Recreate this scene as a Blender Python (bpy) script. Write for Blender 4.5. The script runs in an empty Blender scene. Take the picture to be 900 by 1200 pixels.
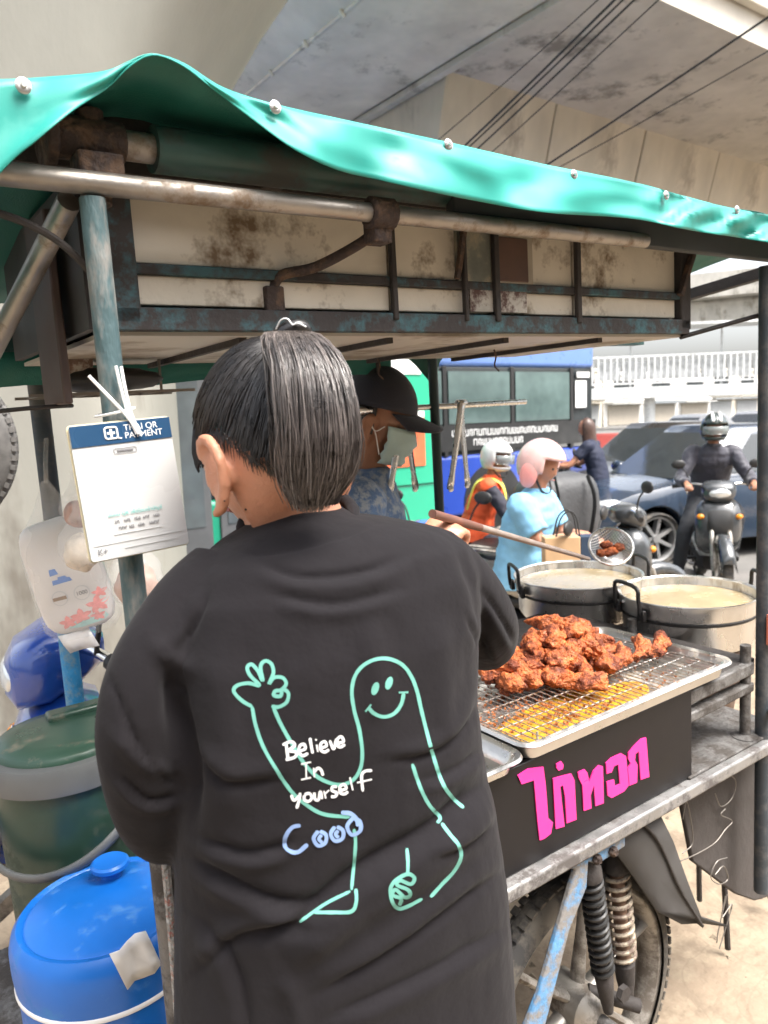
import bpy, bmesh, math, random
from mathutils import Vector, Matrix, Quaternion, noise
from mathutils.bvhtree import BVHTree
RAD = math.radians
rnd = random.Random(7)
sc = bpy.context.scene
COL = sc.collection

# ------------------------------------------------------------------ camera
CAM_H, FPX = 1.52, 900.0            # camera height (m), focal length in pixels of the 900 px wide photograph
PITCH, ROLL = RAD(7.0), RAD(2.0)
_f = Vector((0, math.cos(PITCH), -math.sin(PITCH)))
_r = Vector((1, 0, 0)); _u = _r.cross(_f)
CR = math.cos(ROLL) * _r - math.sin(ROLL) * _u
CU = math.cos(ROLL) * _u + math.sin(ROLL) * _r
CP = Vector((0, 0, CAM_H))
cd = bpy.data.cameras.new('camera'); cam = bpy.data.objects.new('camera', cd); COL.objects.link(cam)
cam.matrix_world = Matrix(((CR.x, CU.x, -_f.x, 0), (CR.y, CU.y, -_f.y, 0), (CR.z, CU.z, -_f.z, CAM_H), (0, 0, 0, 1)))
cd.sensor_fit = 'VERTICAL'; cd.sensor_height = 36.0; cd.lens = 27.0
cd.clip_start = 0.05; cd.clip_end = 2000
cd.dof.use_dof = True; cd.dof.focus_distance = 1.15; cd.dof.aperture_fstop = 7.5
sc.camera = cam

# ------------------------------------------------------------------ sky, sun, exposure
SUN_EL, SUN_AZ = RAD(60), RAD(122)     # azimuth clockwise from +Y: the light comes from the right, a little behind the camera
w = bpy.data.worlds.new('World'); sc.world = w; w.use_nodes = True
nt = w.node_tree; bg = nt.nodes['Background']
sky = nt.nodes.new('ShaderNodeTexSky'); sky.sky_type = 'NISHITA'; sky.sun_disc = False
sky.sun_elevation = SUN_EL; sky.sun_rotation = SUN_AZ
sky.air_density = 1.0; sky.dust_density = 6.0; sky.ozone_density = 0.6
hs = nt.nodes.new('ShaderNodeHueSaturation'); hs.inputs['Saturation'].default_value = 0.35
nt.links.new(sky.outputs[0], hs.inputs['Color']); nt.links.new(hs.outputs[0], bg.inputs[0])
bg.inputs[1].default_value = 0.14
sl = bpy.data.lights.new('sun', 'SUN'); sl.energy = 1.3; sl.angle = RAD(24); sl.color = (1.0, 0.95, 0.88)
so = bpy.data.objects.new('sun', sl); COL.objects.link(so)
so.rotation_euler = Vector((-math.sin(SUN_AZ) * math.cos(SUN_EL), -math.cos(SUN_AZ) * math.cos(SUN_EL), -math.sin(SUN_EL))).to_track_quat('-Z', 'Y').to_euler()
so.location = (0, -20, 40)
vs = sc.view_settings; vs.view_transform = 'Standard'; vs.look = 'None'; vs.gamma = 1.0; vs.use_curve_mapping = False
vs.exposure = 1.9
sc.cycles.max_bounces = 5; sc.cycles.diffuse_bounces = 3; sc.cycles.glossy_bounces = 3; sc.cycles.transmission_bounces = 3; sc.cycles.transparent_max_bounces = 8
sc.cycles.use_adaptive_sampling = True; sc.cycles.adaptive_threshold = 0.02
sc.cycles.caustics_reflective = False; sc.cycles.caustics_refractive = False

# ------------------------------------------------------------------ helpers
def ray(px, py):
    return CR * ((px - 450) / FPX) - CU * ((py - 600) / FPX) + _f
def atY(px, py, Y):
    r = ray(px, py); return CP + r * (Y / r.y)
def atZ(px, py, Z):
    r = ray(px, py); return CP + r * ((Z - CAM_H) / r.z)
def atD(px, py, d):
    return CP + ray(px, py) * d
def proj(p):
    q = p - CP; z = q.dot(_f); return (450 + FPX * q.dot(CR) / z, 600 - FPX * q.dot(CU) / z, z)
# the cart's own frame: u along its length, v away from the camera, w up
AZ, TILT = RAD(55), RAD(1.7)
DU = Vector((math.sin(AZ) * math.cos(TILT), math.cos(AZ) * math.cos(TILT), math.sin(TILT)))
DV = Vector((-math.cos(AZ), math.sin(AZ), 0)); DW = DU.cross(DV)
CO = Vector((.456, 1.43, 0))
CM = Matrix(((DU.x, DV.x, DW.x, CO.x), (DU.y, DV.y, DW.y, CO.y), (DU.z, DV.z, DW.z, CO.z), (0, 0, 0, 1)))
CMI = CM.inverted()
def onL(px, py, ax, val):
    o = CMI @ CP; r = CMI.to_3x3() @ ray(px, py)
    return o + r * ((val - o[ax]) / r[ax])
def T(x, y=None, z=None):
    return Matrix.Translation(Vector((x, y, z)) if y is not None else Vector(x))
def RX(a): return Matrix.Rotation(a, 4, 'X')
def RY(a): return Matrix.Rotation(a, 4, 'Y')
def RZ(a): return Matrix.Rotation(a, 4, 'Z')
def catmull(pts, n=6):
    P = [Vector(p) for p in pts]
    if len(P) < 3: return P
    out = []
    for i in range(len(P) - 1):
        p0 = P[i - 1] if i else P[0] * 2 - P[1]; p1 = P[i]; p2 = P[i + 1]
        p3 = P[i + 2] if i + 2 < len(P) else P[-1] * 2 - P[-2]
        for k in range(n):
            t = k / n
            out.append(.5 * ((2 * p1) + (p2 - p0) * t + (2 * p0 - 5 * p1 + 4 * p2 - p3) * t * t + (3 * p1 - p0 - 3 * p2 + p3) * t ** 3))
    out.append(P[-1]); return out
def lerp(a, b, t): return a + (b - a) * t
def interp(tab, x):
    if x <= tab[0][0]: return tab[0][1]
    for (a, b), (c, d) in zip(tab, tab[1:]):
        if x <= c: return b + (d - b) * (x - a) / (c - a)
    return tab[-1][1]

class MB:
    def __init__(s): s.v = []; s.f = []
    def add(s, vs, fs, M=None):
        n = len(s.v)
        s.v += [tuple(M @ Vector(p)) if M is not None else tuple(p) for p in vs]
        s.f += [tuple(i + n for i in f) for f in fs]; return s
    def box(s, c, d, M=None):
        x, y, z = (q / 2 for q in d)
        vs = [Vector(c) + Vector((sx * x, sy * y, sz * z)) for sx in (-1, 1) for sy in (-1, 1) for sz in (-1, 1)]
        return s.add(vs, [(0, 1, 3, 2), (4, 6, 7, 5), (0, 4, 5, 1), (2, 3, 7, 6), (0, 2, 6, 4), (1, 5, 7, 3)], M)
    def bar(s, a, b, wd, ht, up=(0, 0, 1)):
        a = Vector(a); b = Vector(b); d = b - a; L = d.length; d.normalize()
        side = d.cross(Vector(up)); side = side.normalized() if side.length > 1e-5 else Vector((1, 0, 0))
        u2 = side.cross(d)
        M = Matrix(((d.x, side.x, u2.x, 0), (d.y, side.y, u2.y, 0), (d.z, side.z, u2.z, 0), (0, 0, 0, 1)))
        return s.box((0, 0, 0), (L, wd, ht), T((a + b) / 2) @ M)
    def tube(s, pts, r, n=10, caps=True, flat=1.0, closed=False):
        P = [Vector(p) for p in pts]; m = len(P)
        rs = r if isinstance(r, (list, tuple)) else [r] * m
        tang = []
        for i in range(m):
            a = P[i - 1] if (i or closed) else P[0]; b = P[(i + 1) % m] if (i < m - 1 or closed) else P[-1]
            t = b - a; tang.append(t.normalized() if t.length > 1e-9 else Vector((0, 0, 1)))
        up = Vector((0, 0, 1)) if abs(tang[0].z) < .9 else Vector((1, 0, 0))
        nrm = (up - tang[0] * up.dot(tang[0])).normalized()
        vs = []; fs = []
        for i in range(m):
            nrm = nrm - tang[i] * nrm.dot(tang[i])
            nrm = nrm.normalized() if nrm.length > 1e-6 else tang[i].orthogonal().normalized()
            bi = tang[i].cross(nrm)
            for k in range(n):
                a = 2 * math.pi * k / n
                vs.append(P[i] + (nrm * math.cos(a) + bi * math.sin(a) * flat) * rs[i])
        for i in range(m if closed else m - 1):
            j = (i + 1) % m
            for k in range(n):
                fs.append((i * n + k, i * n + (k + 1) % n, j * n + (k + 1) % n, j * n + k))
        if caps and not closed:
            fs.append(tuple(range(n - 1, -1, -1))); fs.append(tuple((m - 1) * n + k for k in range(n)))
        return s.add(vs, fs)
    def lathe(s, prof, n=32, M=None, cap0=True, cap1=True, sx=1.0, sy=1.0):
        vs = []; fs = []; m = len(prof)
        for r, z in prof:
            for k in range(n):
                a = 2 * math.pi * k / n; vs.append((r * math.cos(a) * sx, r * math.sin(a) * sy, z))
        for i in range(m - 1):
            for k in range(n):
                fs.append((i * n + k, i * n + (k + 1) % n, (i + 1) * n + (k + 1) % n, (i + 1) * n + k))
        if cap0: fs.append(tuple(range(n - 1, -1, -1)))
        if cap1: fs.append(tuple((m - 1) * n + k for k in range(n)))
        return s.add(vs, fs, M)
    def prism(s, poly, z0, z1, M=None):
        n = len(poly)
        vs = [(x, y, z0) for x, y in poly] + [(x, y, z1) for x, y in poly]
        fs = [tuple(range(n - 1, -1, -1)), tuple(range(n, 2 * n))] + [(i, (i + 1) % n, n + (i + 1) % n, n + i) for i in range(n)]
        return s.add(vs, fs, M)
    def grid(s, rows, closed=False):
        m = len(rows); n = len(rows[0]); vs = [p for r in rows for p in r]; fs = []
        for i in range(m - 1):
            for k in range(n if closed else n - 1):
                fs.append((i * n + k, i * n + (k + 1) % n, (i + 1) * n + (k + 1) % n, (i + 1) * n + k))
        return s.add(vs, fs)
    def sphere(s, c, r, nu=20, nv=14, M=None, fn=None):
        if not isinstance(r, (tuple, list)): r = (r, r, r)
        vs = []; fs = []
        for j in range(nv + 1):
            th = math.pi * j / nv
            for i in range(nu):
                ph = 2 * math.pi * i / nu
                d = Vector((math.sin(th) * math.cos(ph), math.sin(th) * math.sin(ph), math.cos(th)))
                k = fn(d) if fn else 1.0
                vs.append(Vector(c) + Vector((d.x * r[0] * k, d.y * r[1] * k, d.z * r[2] * k)))
        for j in range(nv):
            for i in range(nu):
                fs.append((j * nu + i, (j + 1) * nu + i, (j + 1) * nu + (i + 1) % nu, j * nu + (i + 1) % nu))
        return s.add(vs, fs, M)
    def mesh(s, name='m'):
        me = bpy.data.meshes.new(name); me.from_pydata(s.v, [], s.f); me.update(); return me
    def build(s, name, mat, parent=None, smooth=40, bevel=0, bseg=2, solid=0, sub=0, M=None, label=None, kind=None, recalc=True, soff=0):
        me = s.mesh(name)
        if recalc:
            bm = bmesh.new(); bm.from_mesh(me); bmesh.ops.remove_doubles(bm, verts=bm.verts, dist=1e-6)
            bmesh.ops.recalc_face_normals(bm, faces=bm.faces); bm.to_mesh(me); bm.free()
        return link(name, me, mat, parent, smooth, bevel, bseg, solid, sub, M, label, kind, soff)
def link(name, me, mat, parent=None, smooth=40, bevel=0, bseg=2, solid=0, sub=0, M=None, label=None, kind=None, soff=0):
    if smooth:
        me.shade_smooth()
        if smooth < 180: me.set_sharp_from_angle(angle=RAD(smooth))
    if mat is not None and not me.materials: me.materials.append(mat)
    o = bpy.data.objects.new(name, me); COL.objects.link(o)
    if parent: o.parent = parent
    if M is not None: o.matrix_basis = M
    if solid:
        md = o.modifiers.new('s', 'SOLIDIFY'); md.thickness = solid; md.offset = soff
    if bevel:
        md = o.modifiers.new('b', 'BEVEL'); md.width = bevel; md.segments = bseg; md.limit_method = 'ANGLE'; md.angle_limit = RAD(40)
    if sub:
        md = o.modifiers.new('d', 'SUBSURF'); md.levels = sub; md.render_levels = sub
    if label: o['label'] = label
    if kind: o['kind'] = kind
    return o
def tag(o, label, cat, group=None):
    o['label'] = label; o['category'] = cat
    if group: o['group'] = group
    return o
def thing(name, label, cat, M=None, group=None):
    o = bpy.data.objects.new(name, None); COL.objects.link(o); o.empty_display_size = .05
    if M is not None: o.matrix_world = M
    return tag(o, label, cat, group)
def mods_to_mesh(me, mods):
    """apply modifiers given as (type, dict) to mesh data and return the new mesh"""
    o = bpy.data.objects.new('tmp', me); COL.objects.link(o)
    for t, d in mods:
        md = o.modifiers.new('x', t)
        for k, v in d.items(): setattr(md, k, v)
    dg = bpy.context.evaluated_depsgraph_get(); dg.update()
    r = bpy.data.meshes.new_from_object(o.evaluated_get(dg))
    bpy.data.objects.remove(o); return r
def skin_mesh(verts, edges, radii, sub=2, root=0):
    me = bpy.data.meshes.new('sk'); me.from_pydata([tuple(v) for v in verts], edges, [])
    o = bpy.data.objects.new('sk', me); COL.objects.link(o)
    o.modifiers.new('s', 'SKIN')
    if not me.skin_vertices: raise RuntimeError('no skin layer')
    for i, r in enumerate(radii):
        r = r if isinstance(r, tuple) else (r, r)
        me.skin_vertices[0].data[i].radius = r; me.skin_vertices[0].data[i].use_root = (i == root)
    md = o.modifiers.new('d', 'SUBSURF'); md.levels = sub
    dg = bpy.context.evaluated_depsgraph_get(); dg.update()
    r = bpy.data.meshes.new_from_object(o.evaluated_get(dg)); bpy.data.objects.remove(o); return r
def text_mesh(txt, size, extrude=0.0, align='CENTER', shear=0.0):
    c = bpy.data.curves.new('t', 'FONT'); c.body = txt; c.size = size; c.extrude = extrude; c.align_x = align; c.align_y = 'CENTER'; c.shear = shear
    o = bpy.data.objects.new('t', c); COL.objects.link(o)
    dg = bpy.context.evaluated_depsgraph_get(); dg.update()
    r = bpy.data.meshes.new_from_object(o.evaluated_get(dg)); bpy.data.objects.remove(o); return r

# ------------------------------------------------------------------ materials
def mat(name, col, rough=.55, metal=0.0, var=.12, scale=6.0, bump=0.0, bscale=80.0, dirt=None, damt=.5, dscale=9.0, coat=0, sheen=0,
        trans=0, alpha=1, ior=1.5, emit=None, estr=0, sss=0, rvar=.12, stretch=None, rand=0, spec=.5):
    m = bpy.data.materials.new(name); m.use_nodes = True; n = m.node_tree.nodes; L = m.node_tree.links
    b = n['Principled BSDF']; tc = n.new('ShaderNodeTexCoord'); vec = tc.outputs['Object']
    if rand:
        oi = n.new('ShaderNodeObjectInfo'); ad = n.new('ShaderNodeVectorMath'); ad.operation = 'MULTIPLY_ADD'
        cx = n.new('ShaderNodeCombineXYZ')
        for k in range(3): L.new(oi.outputs['Random'], cx.inputs[k])
        L.new(cx.outputs[0], ad.inputs[0]); ad.inputs[1].default_value = (37, 17, 71); L.new(vec, ad.inputs[2]); vec = ad.outputs[0]
    if stretch:
        mp = n.new('ShaderNodeMapping'); mp.inputs['Scale'].default_value = stretch; L.new(vec, mp.inputs['Vector']); vec = mp.outputs[0]
    b.inputs['Roughness'].default_value = rough; b.inputs['Metallic'].default_value = metal; b.inputs['Specular IOR Level'].default_value = spec
    no = n.new('ShaderNodeTexNoise'); no.inputs['Scale'].default_value = scale; no.inputs['Detail'].default_value = 3.5; no.inputs['Roughness'].default_value = .62
    L.new(vec, no.inputs['Vector'])
    mr = n.new('ShaderNodeMapRange'); mr.inputs[1].default_value = .28; mr.inputs[2].default_value = .72
    mr.inputs[3].default_value = 1 - var; mr.inputs[4].default_value = 1 + var; L.new(no.outputs[0], mr.inputs[0])
    mx = n.new('ShaderNodeMix'); mx.data_type = 'RGBA'; mx.blend_type = 'MULTIPLY'; mx.inputs[0].default_value = 1
    mx.inputs[6].default_value = (*col, 1); L.new(mr.outputs[0], mx.inputs[7]); out = mx.outputs[2]
    rr = n.new('ShaderNodeMapRange'); rr.inputs[1].default_value = .3; rr.inputs[2].default_value = .7
    rr.inputs[3].default_value = max(0, rough - rvar); rr.inputs[4].default_value = min(1, rough + rvar); L.new(no.outputs[0], rr.inputs[0])
    rout = rr.outputs[0]
    if dirt is not None:
        d1 = n.new('ShaderNodeTexNoise'); d1.inputs['Scale'].default_value = dscale; d1.inputs['Detail'].default_value = 5.5; d1.inputs['Roughness'].default_value = .72
        L.new(vec, d1.inputs['Vector'])
        dr = n.new('ShaderNodeMapRange'); c = .62 - damt * .3; dr.inputs[1].default_value = c; dr.inputs[2].default_value = c + .12; L.new(d1.outputs[0], dr.inputs[0])
        m2 = n.new('ShaderNodeMix'); m2.data_type = 'RGBA'; L.new(dr.outputs[0], m2.inputs[0]); L.new(out, m2.inputs[6]); m2.inputs[7].default_value = (*dirt, 1); out = m2.outputs[2]
        m3 = n.new('ShaderNodeMix'); L.new(dr.outputs[0], m3.inputs[0]); L.new(rout, m3.inputs[2]); m3.inputs[3].default_value = .85; rout = m3.outputs[0]
        if metal:
            m4 = n.new('ShaderNodeMix'); L.new(dr.outputs[0], m4.inputs[0]); m4.inputs[2].default_value = metal; m4.inputs[3].default_value = .1; L.new(m4.outputs[0], b.inputs['Metallic'])
    L.new(out, b.inputs['Base Color']); L.new(rout, b.inputs['Roughness'])
    if bump:
        n2 = n.new('ShaderNodeTexNoise'); n2.inputs['Scale'].default_value = bscale; n2.inputs['Detail'].default_value = 3; L.new(vec, n2.inputs['Vector'])
        bp = n.new('ShaderNodeBump'); bp.inputs['Strength'].default_value = bump; bp.inputs['Distance'].default_value = .01
        L.new(n2.outputs[0], bp.inputs['Height']); L.new(bp.outputs[0], b.inputs['Normal'])
    if coat: b.inputs['Coat Weight'].default_value = coat; b.inputs['Coat Roughness'].default_value = .06
    if sheen: b.inputs['Sheen Weight'].default_value = sheen; b.inputs['Sheen Roughness'].default_value = .5
    if trans: b.inputs['Transmission Weight'].default_value = trans
    if alpha < 1: b.inputs['Alpha'].default_value = alpha
    if sss: b.inputs['Subsurface Weight'].default_value = sss; b.inputs['Subsurface Radius'].default_value = (.01, .004, .002); b.inputs['Subsurface Scale'].default_value = 1.0
    b.inputs['IOR'].default_value = ior
    if emit: b.inputs['Emission Color'].default_value = (*emit, 1); b.inputs['Emission Strength'].default_value = estr
    return m
# ------------------------------------------------------------------ the setting: ground, road, viaduct
G = Matrix(((math.sin(AZ), -math.cos(AZ), 0, CO.x), (math.cos(AZ), math.sin(AZ), 0, CO.y), (0, 0, 1, 0), (0, 0, 0, 1)))
ROADZ = -0.2
def concrete(name, col, joints=None, jscale=(1, 1, 1), stain=(.30, .27, .22), damt=.35, bump=.25):
    m = mat(name, col, rough=.85, var=.16, scale=1.3, bump=bump, bscale=35, dirt=stain, damt=damt, dscale=1.1, rvar=.05, stretch=(1, 1, .45))
    return m
M_pave = mat('pavement_dust', (.24, .185, .132), rough=.95, var=.32, scale=2.5, bump=.9, bscale=22, dirt=(.30, .24, .17), damt=.55, dscale=4, rvar=.04)
# fine cracks and creases in the worn pavement
def add_cracks(m, col=(.2, .155, .11)):
    n = m.node_tree.nodes; L = m.node_tree.links; b = n['Principled BSDF']
    src = b.inputs['Base Color'].links[0].from_socket
    tc = n.new('ShaderNodeTexCoord'); nz = n.new('ShaderNodeTexNoise'); nz.inputs['Scale'].default_value = 3; L.new(tc.outputs['Object'], nz.inputs['Vector'])
    va = n.new('ShaderNodeVectorMath'); va.operation = 'MULTIPLY_ADD'; va.inputs[1].default_value = (.35, .35, .35); L.new(nz.outputs['Color'], va.inputs[0]); L.new(tc.outputs['Object'], va.inputs[2])
    vo = n.new('ShaderNodeTexVoronoi'); vo.feature = 'DISTANCE_TO_EDGE'; vo.inputs['Scale'].default_value = 4.5; L.new(va.outputs[0], vo.inputs['Vector'])
    mr = n.new('ShaderNodeMapRange'); mr.inputs[1].default_value = .0; mr.inputs[2].default_value = .022; mr.inputs[3].default_value = .42; mr.inputs[4].default_value = 0; L.new(vo.outputs['Distance'], mr.inputs[0])
    mx = n.new('ShaderNodeMix'); mx.data_type = 'RGBA'; L.new(mr.outputs[0], mx.inputs[0]); L.new(src, mx.inputs[6]); mx.inputs[7].default_value = (*col, 1)
    L.new(mx.outputs[2], b.inputs['Base Color'])
add_cracks(M_pave)
M_asph = mat('asphalt', (.135, .13, .122), rough=.9, var=.2, scale=1.2, bump=.5, bscale=60, dirt=(.16, .15, .14), damt=.4, dscale=.8, rvar=.06)
M_kerb = concrete('kerb_concrete', (.36, .34, .30))
M_far = mat('far_ground', (.16, .155, .145), rough=.95, var=.1)
KERB_V = 2.45
mb = MB(); mb.grid([[(x, y, ROADZ - .006) for x in (-300, 300)] for y in (-300, 300)])
mb.build('ground', M_far, kind='structure')
mb = MB(); mb.grid([[(u, v, ROADZ) for u in (-120, 250)] for v in (KERB_V, 19)]); mb.build('road', M_asph, M=G, kind='structure')
# pavement: gently uneven sheet
rows = []
for i in range(61):
    v = -6 + (KERB_V - .15 + 6) * i / 60
    rows.append([(u, v, .012 * noise.noise((u * 1.7, v * 1.7, 3)) * (1 if abs(u) < 8 else 0)) for u in [-60, -20] + [-8 + .18 * k for k in range(90)] + [20, 60, 120]])
mb = MB(); mb.grid(rows); mb.build('pavement', M_pave, M=G, smooth=180, kind='structure')
gr_ = random.Random(21); mb = MB()
for k in range(900):
    u, v = gr_.uniform(-1.5, 2.2), gr_.uniform(-1.2, 2.2); s_ = gr_.choice((.003, .004, .005, .008, .012)) * gr_.uniform(.7, 1.3); z = .012 * noise.noise((u * 1.7, v * 1.7, 3))
    R_ = RZ(gr_.uniform(0, 6)); mb.add([(s_, 0, 0), (-s_ * .6, s_ * .8, 0), (-s_ * .7, -s_ * .7, 0), (s_ * .1, 0, s_ * .6)], [(0, 1, 3), (1, 2, 3), (2, 0, 3), (2, 1, 0)], T(u, v, z + .001) @ R_)
o_ = mb.build('grit', mat('grit', (.20, .165, .12), rough=.9, var=.5, scale=9), M=G, smooth=0, kind='stuff', recalc=False); tag(o_, 'loose grit and crumbs scattered on the dusty pavement', 'grit')
kerb = bpy.data.objects.new('kerb', None); COL.objects.link(kerb); kerb.matrix_world = G; kerb['kind'] = 'structure'
kmb = MB(); kmb.box((0, 0, 0), (.988, .15, .3)); kme = kmb.mesh('kerb_stone')
for k in range(24):
    o = link('kerb_stone', kme, M_kerb, kerb, M=T(-8 + k, KERB_V - .075, -.128 + rnd.uniform(-.006, .006)), smooth=0, bevel=.012)
mb = MB(); mb.box((0, 0, 0), (90, .15, .28)); mb.build('kerb_run', M_kerb, kerb, M=T(61.1, KERB_V - .075, -.13)); 
# painted lane line pieces
M_paint = mat('road_paint', (.62, .61, .57), rough=.7, var=.2, scale=5, dirt=(.2, .19, .18), damt=.5)
lm = MB(); lm.box((0, 0, 0), (2.4, .1, .004)); lme = lm.mesh('lane_dash')
rl = bpy.data.objects.new('lane_marking', None); COL.objects.link(rl); rl.matrix_world = G; rl['kind'] = 'structure'
for k in range(9):
    link('lane_dash', lme, M_paint, rl, M=T(-10 + 6 * k, 6.3, ROADZ + .005), smooth=0)

# the concrete viaduct over the road, its cross beam and the flared pier
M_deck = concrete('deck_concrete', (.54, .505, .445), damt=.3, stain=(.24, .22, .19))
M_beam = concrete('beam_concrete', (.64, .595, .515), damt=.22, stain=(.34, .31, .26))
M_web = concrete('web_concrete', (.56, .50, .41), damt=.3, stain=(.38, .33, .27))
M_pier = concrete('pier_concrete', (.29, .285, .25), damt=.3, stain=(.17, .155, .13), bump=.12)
via = thing('viaduct', 'massive grey concrete viaduct deck and cross beam overhead above the green awning', 'viaduct', G)
# deck: soffit at 6.5 m, near edge upstand, inclined box web in cast segments
mb = MB()
mb.add([(u, v, z) for u in (5.4, 140) for v, z in ((5.38, 6.55), (5.38, 7.4), (12.4, 7.4), (12.4, 6.55), (8.1, 6.5))],
       [(0, 1, 2, 3, 4), (9, 8, 7, 6, 5)] + [(i, i + 5, (i + 1) % 5 + 5, (i + 1) % 5) for i in range(5)])
mb.build('deck', M_deck, via, smooth=0)
mb = MB()
mb.box((72, 5.3, 7.6), (140, .14, 1.3)); mb.build('parapet', M_beam, via, smooth=0, bevel=.02)
seg = MB(); L_ = 2.35
seg.add([(u, v, z) for u in (0, L_ - .03) for v, z in ((8.15, 6.6), (8.5, 5.35), (8.7, 5.2), (9.6, 5.2), (10.3, 6.6))],
        [(0, 1, 2, 3, 4), (9, 8, 7, 6, 5)] + [(i, i + 5, (i + 1) % 5 + 5, (i + 1) % 5) for i in range(5)])
sme = seg.mesh('web_segment')
for k in range(22):
    link('web_segment', sme, M_web, via, smooth=0, bevel=.02, M=T(6.55 + k * L_, rnd.uniform(-.012, .012), rnd.uniform(-.008, .008)))
# cross beam (its left face leans, its underside carries a drip ridge)
mb = MB()
prof = [(2.7, 8.6), (3.42, 6.85), (4.35, 6.46), (6.3, 6.46), (6.75, 6.75), (7.0, 8.6)]
n = len(prof)
mb.add([(u, v, z) for v in (3, 12.4) for u, z in prof], [tuple(range(n)), tuple(range(2 * n - 1, n - 1, -1))] + [(i, i + n, (i + 1) % n + n, (i + 1) % n) for i in range(n)])
mb.build('cross_beam', M_beam, via, smooth=30, bevel=.05, bseg=3)
mb = MB(); mb.box((6.42, 7.7, 6.43), (.14, 9.3, .09)); mb.build('drip_ridge', M_deck, via, bevel=.01)
mb = MB(); mb.box((4.36, 7.7, 6.45), (.05, 9.3, .04)); mb.build('drip_ridge', M_deck, via, bevel=.01)
for k, v in enumerate((5.6, 6.6, 7.5, 8.4, 9.4)):
    mb = MB(); mb.tube([(4.3, v, 6.47), (4.36, v, 6.40)], .03, 8); mb.build('drain_stub', M_deck, via)
# flared pier
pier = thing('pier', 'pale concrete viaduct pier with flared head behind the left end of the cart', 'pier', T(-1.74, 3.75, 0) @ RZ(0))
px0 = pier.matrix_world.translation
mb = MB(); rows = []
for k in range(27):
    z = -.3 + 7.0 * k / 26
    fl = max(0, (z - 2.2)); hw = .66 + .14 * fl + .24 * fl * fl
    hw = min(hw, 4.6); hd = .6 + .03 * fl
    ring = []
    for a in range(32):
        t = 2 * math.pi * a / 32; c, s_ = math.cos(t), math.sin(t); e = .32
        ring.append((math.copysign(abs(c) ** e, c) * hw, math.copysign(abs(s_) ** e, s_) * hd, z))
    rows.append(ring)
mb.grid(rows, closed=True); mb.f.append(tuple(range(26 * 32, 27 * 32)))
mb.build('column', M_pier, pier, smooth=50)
# ------------------------------------------------------------------ the food cart
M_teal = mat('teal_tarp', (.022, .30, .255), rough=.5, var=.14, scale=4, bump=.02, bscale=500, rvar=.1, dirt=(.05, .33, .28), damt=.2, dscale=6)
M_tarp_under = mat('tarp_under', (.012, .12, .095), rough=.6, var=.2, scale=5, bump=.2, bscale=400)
M_galv = mat('galvanised_pipe', (.34, .31, .275), rough=.46, metal=.75, var=.22, scale=12, dirt=(.20, .145, .10), damt=.36, dscale=14, bump=.1)
M_rust = mat('rusty_iron', (.12, .075, .05), rough=.85, metal=.2, var=.35, scale=25, bump=.7, bscale=90, dirt=(.05, .035, .03), damt=.7, dscale=30)
M_bluepaint = mat('old_teal_paint', (.035, .105, .125), rough=.55, var=.3, scale=14, bump=.25, bscale=70, dirt=(.045, .04, .04), damt=.75, dscale=12)
M_pole = mat('worn_pole_paint', (.065, .115, .125), rough=.55, metal=.1, var=.35, scale=10, bump=.35, bscale=90, dirt=(.21, .205, .19), damt=.6, dscale=13, stretch=(1, 1, .35))
M_polelow = mat('grimy_steel', (.16, .155, .15), rough=.55, metal=.45, var=.3, scale=16, bump=.4, bscale=80, dirt=(.06, .052, .046), damt=.6, dscale=14)
M_panel = mat('dirty_white_board', (.62, .57, .48), rough=.6, var=.14, scale=5, bump=.15, bscale=50, dirt=(.17, .12, .075), damt=.36, dscale=7)
M_under = mat('pale_underside', (.50, .47, .42), rough=.5, var=.12, scale=4, dirt=(.27, .235, .19), damt=.4, dscale=3)
M_black = mat('black_laminate', (.009, .008, .009), spec=.3, rough=.45, var=.2, scale=6, rvar=.08)
M_pink = mat('hot_pink_vinyl', (.84, .035, .27), rough=.35, var=.04, scale=5)
M_steel = mat('stainless', (.68, .67, .65), rough=.27, metal=1, var=.08, scale=20, rvar=.1, bump=.03, bscale=60)
M_alu = mat('worn_aluminium', (.70, .69, .67), rough=.36, metal=.95, var=.12, scale=14, dirt=(.36, .30, .22), damt=.22, dscale=9)
M_dark = mat('dark_grime', (.035, .03, .028), rough=.8, var=.35, scale=9, bump=.4, bscale=50)
M_rubber = mat('tyre_rubber', (.045, .043, .042), rough=.85, var=.25, scale=20, dirt=(.13, .115, .095), damt=.5, dscale=10)
M_rim = mat('dull_alloy', (.36, .34, .31), rough=.5, metal=.7, var=.25, scale=15, dirt=(.14, .12, .1), damt=.5, dscale=12)
M_bluesteel = mat('chipped_blue_paint', (.10, .25, .45), rough=.5, var=.25, scale=15, bump=.25, bscale=90, dirt=(.21, .20, .19), damt=.62, dscale=16)
M_brightblue = mat('bright_blue_paint', (.03, .24, .50), rough=.5, var=.2, scale=25, bump=.3, bscale=120, dirt=(.16, .30, .42), damt=.5, dscale=40)
M_wire = mat('thin_wire', (.22, .20, .18), rough=.5, metal=.5)
M_white = mat('white_plastic', (.78, .78, .77), rough=.4, var=.05)

cart = thing('food_cart', 'worn street food cart with green awning, dirty white roof cabinet and pink Thai lettering', 'food cart', CM)
PB = lambda mb, name, m, **k: mb.build(name, m, cart, **k)
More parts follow.
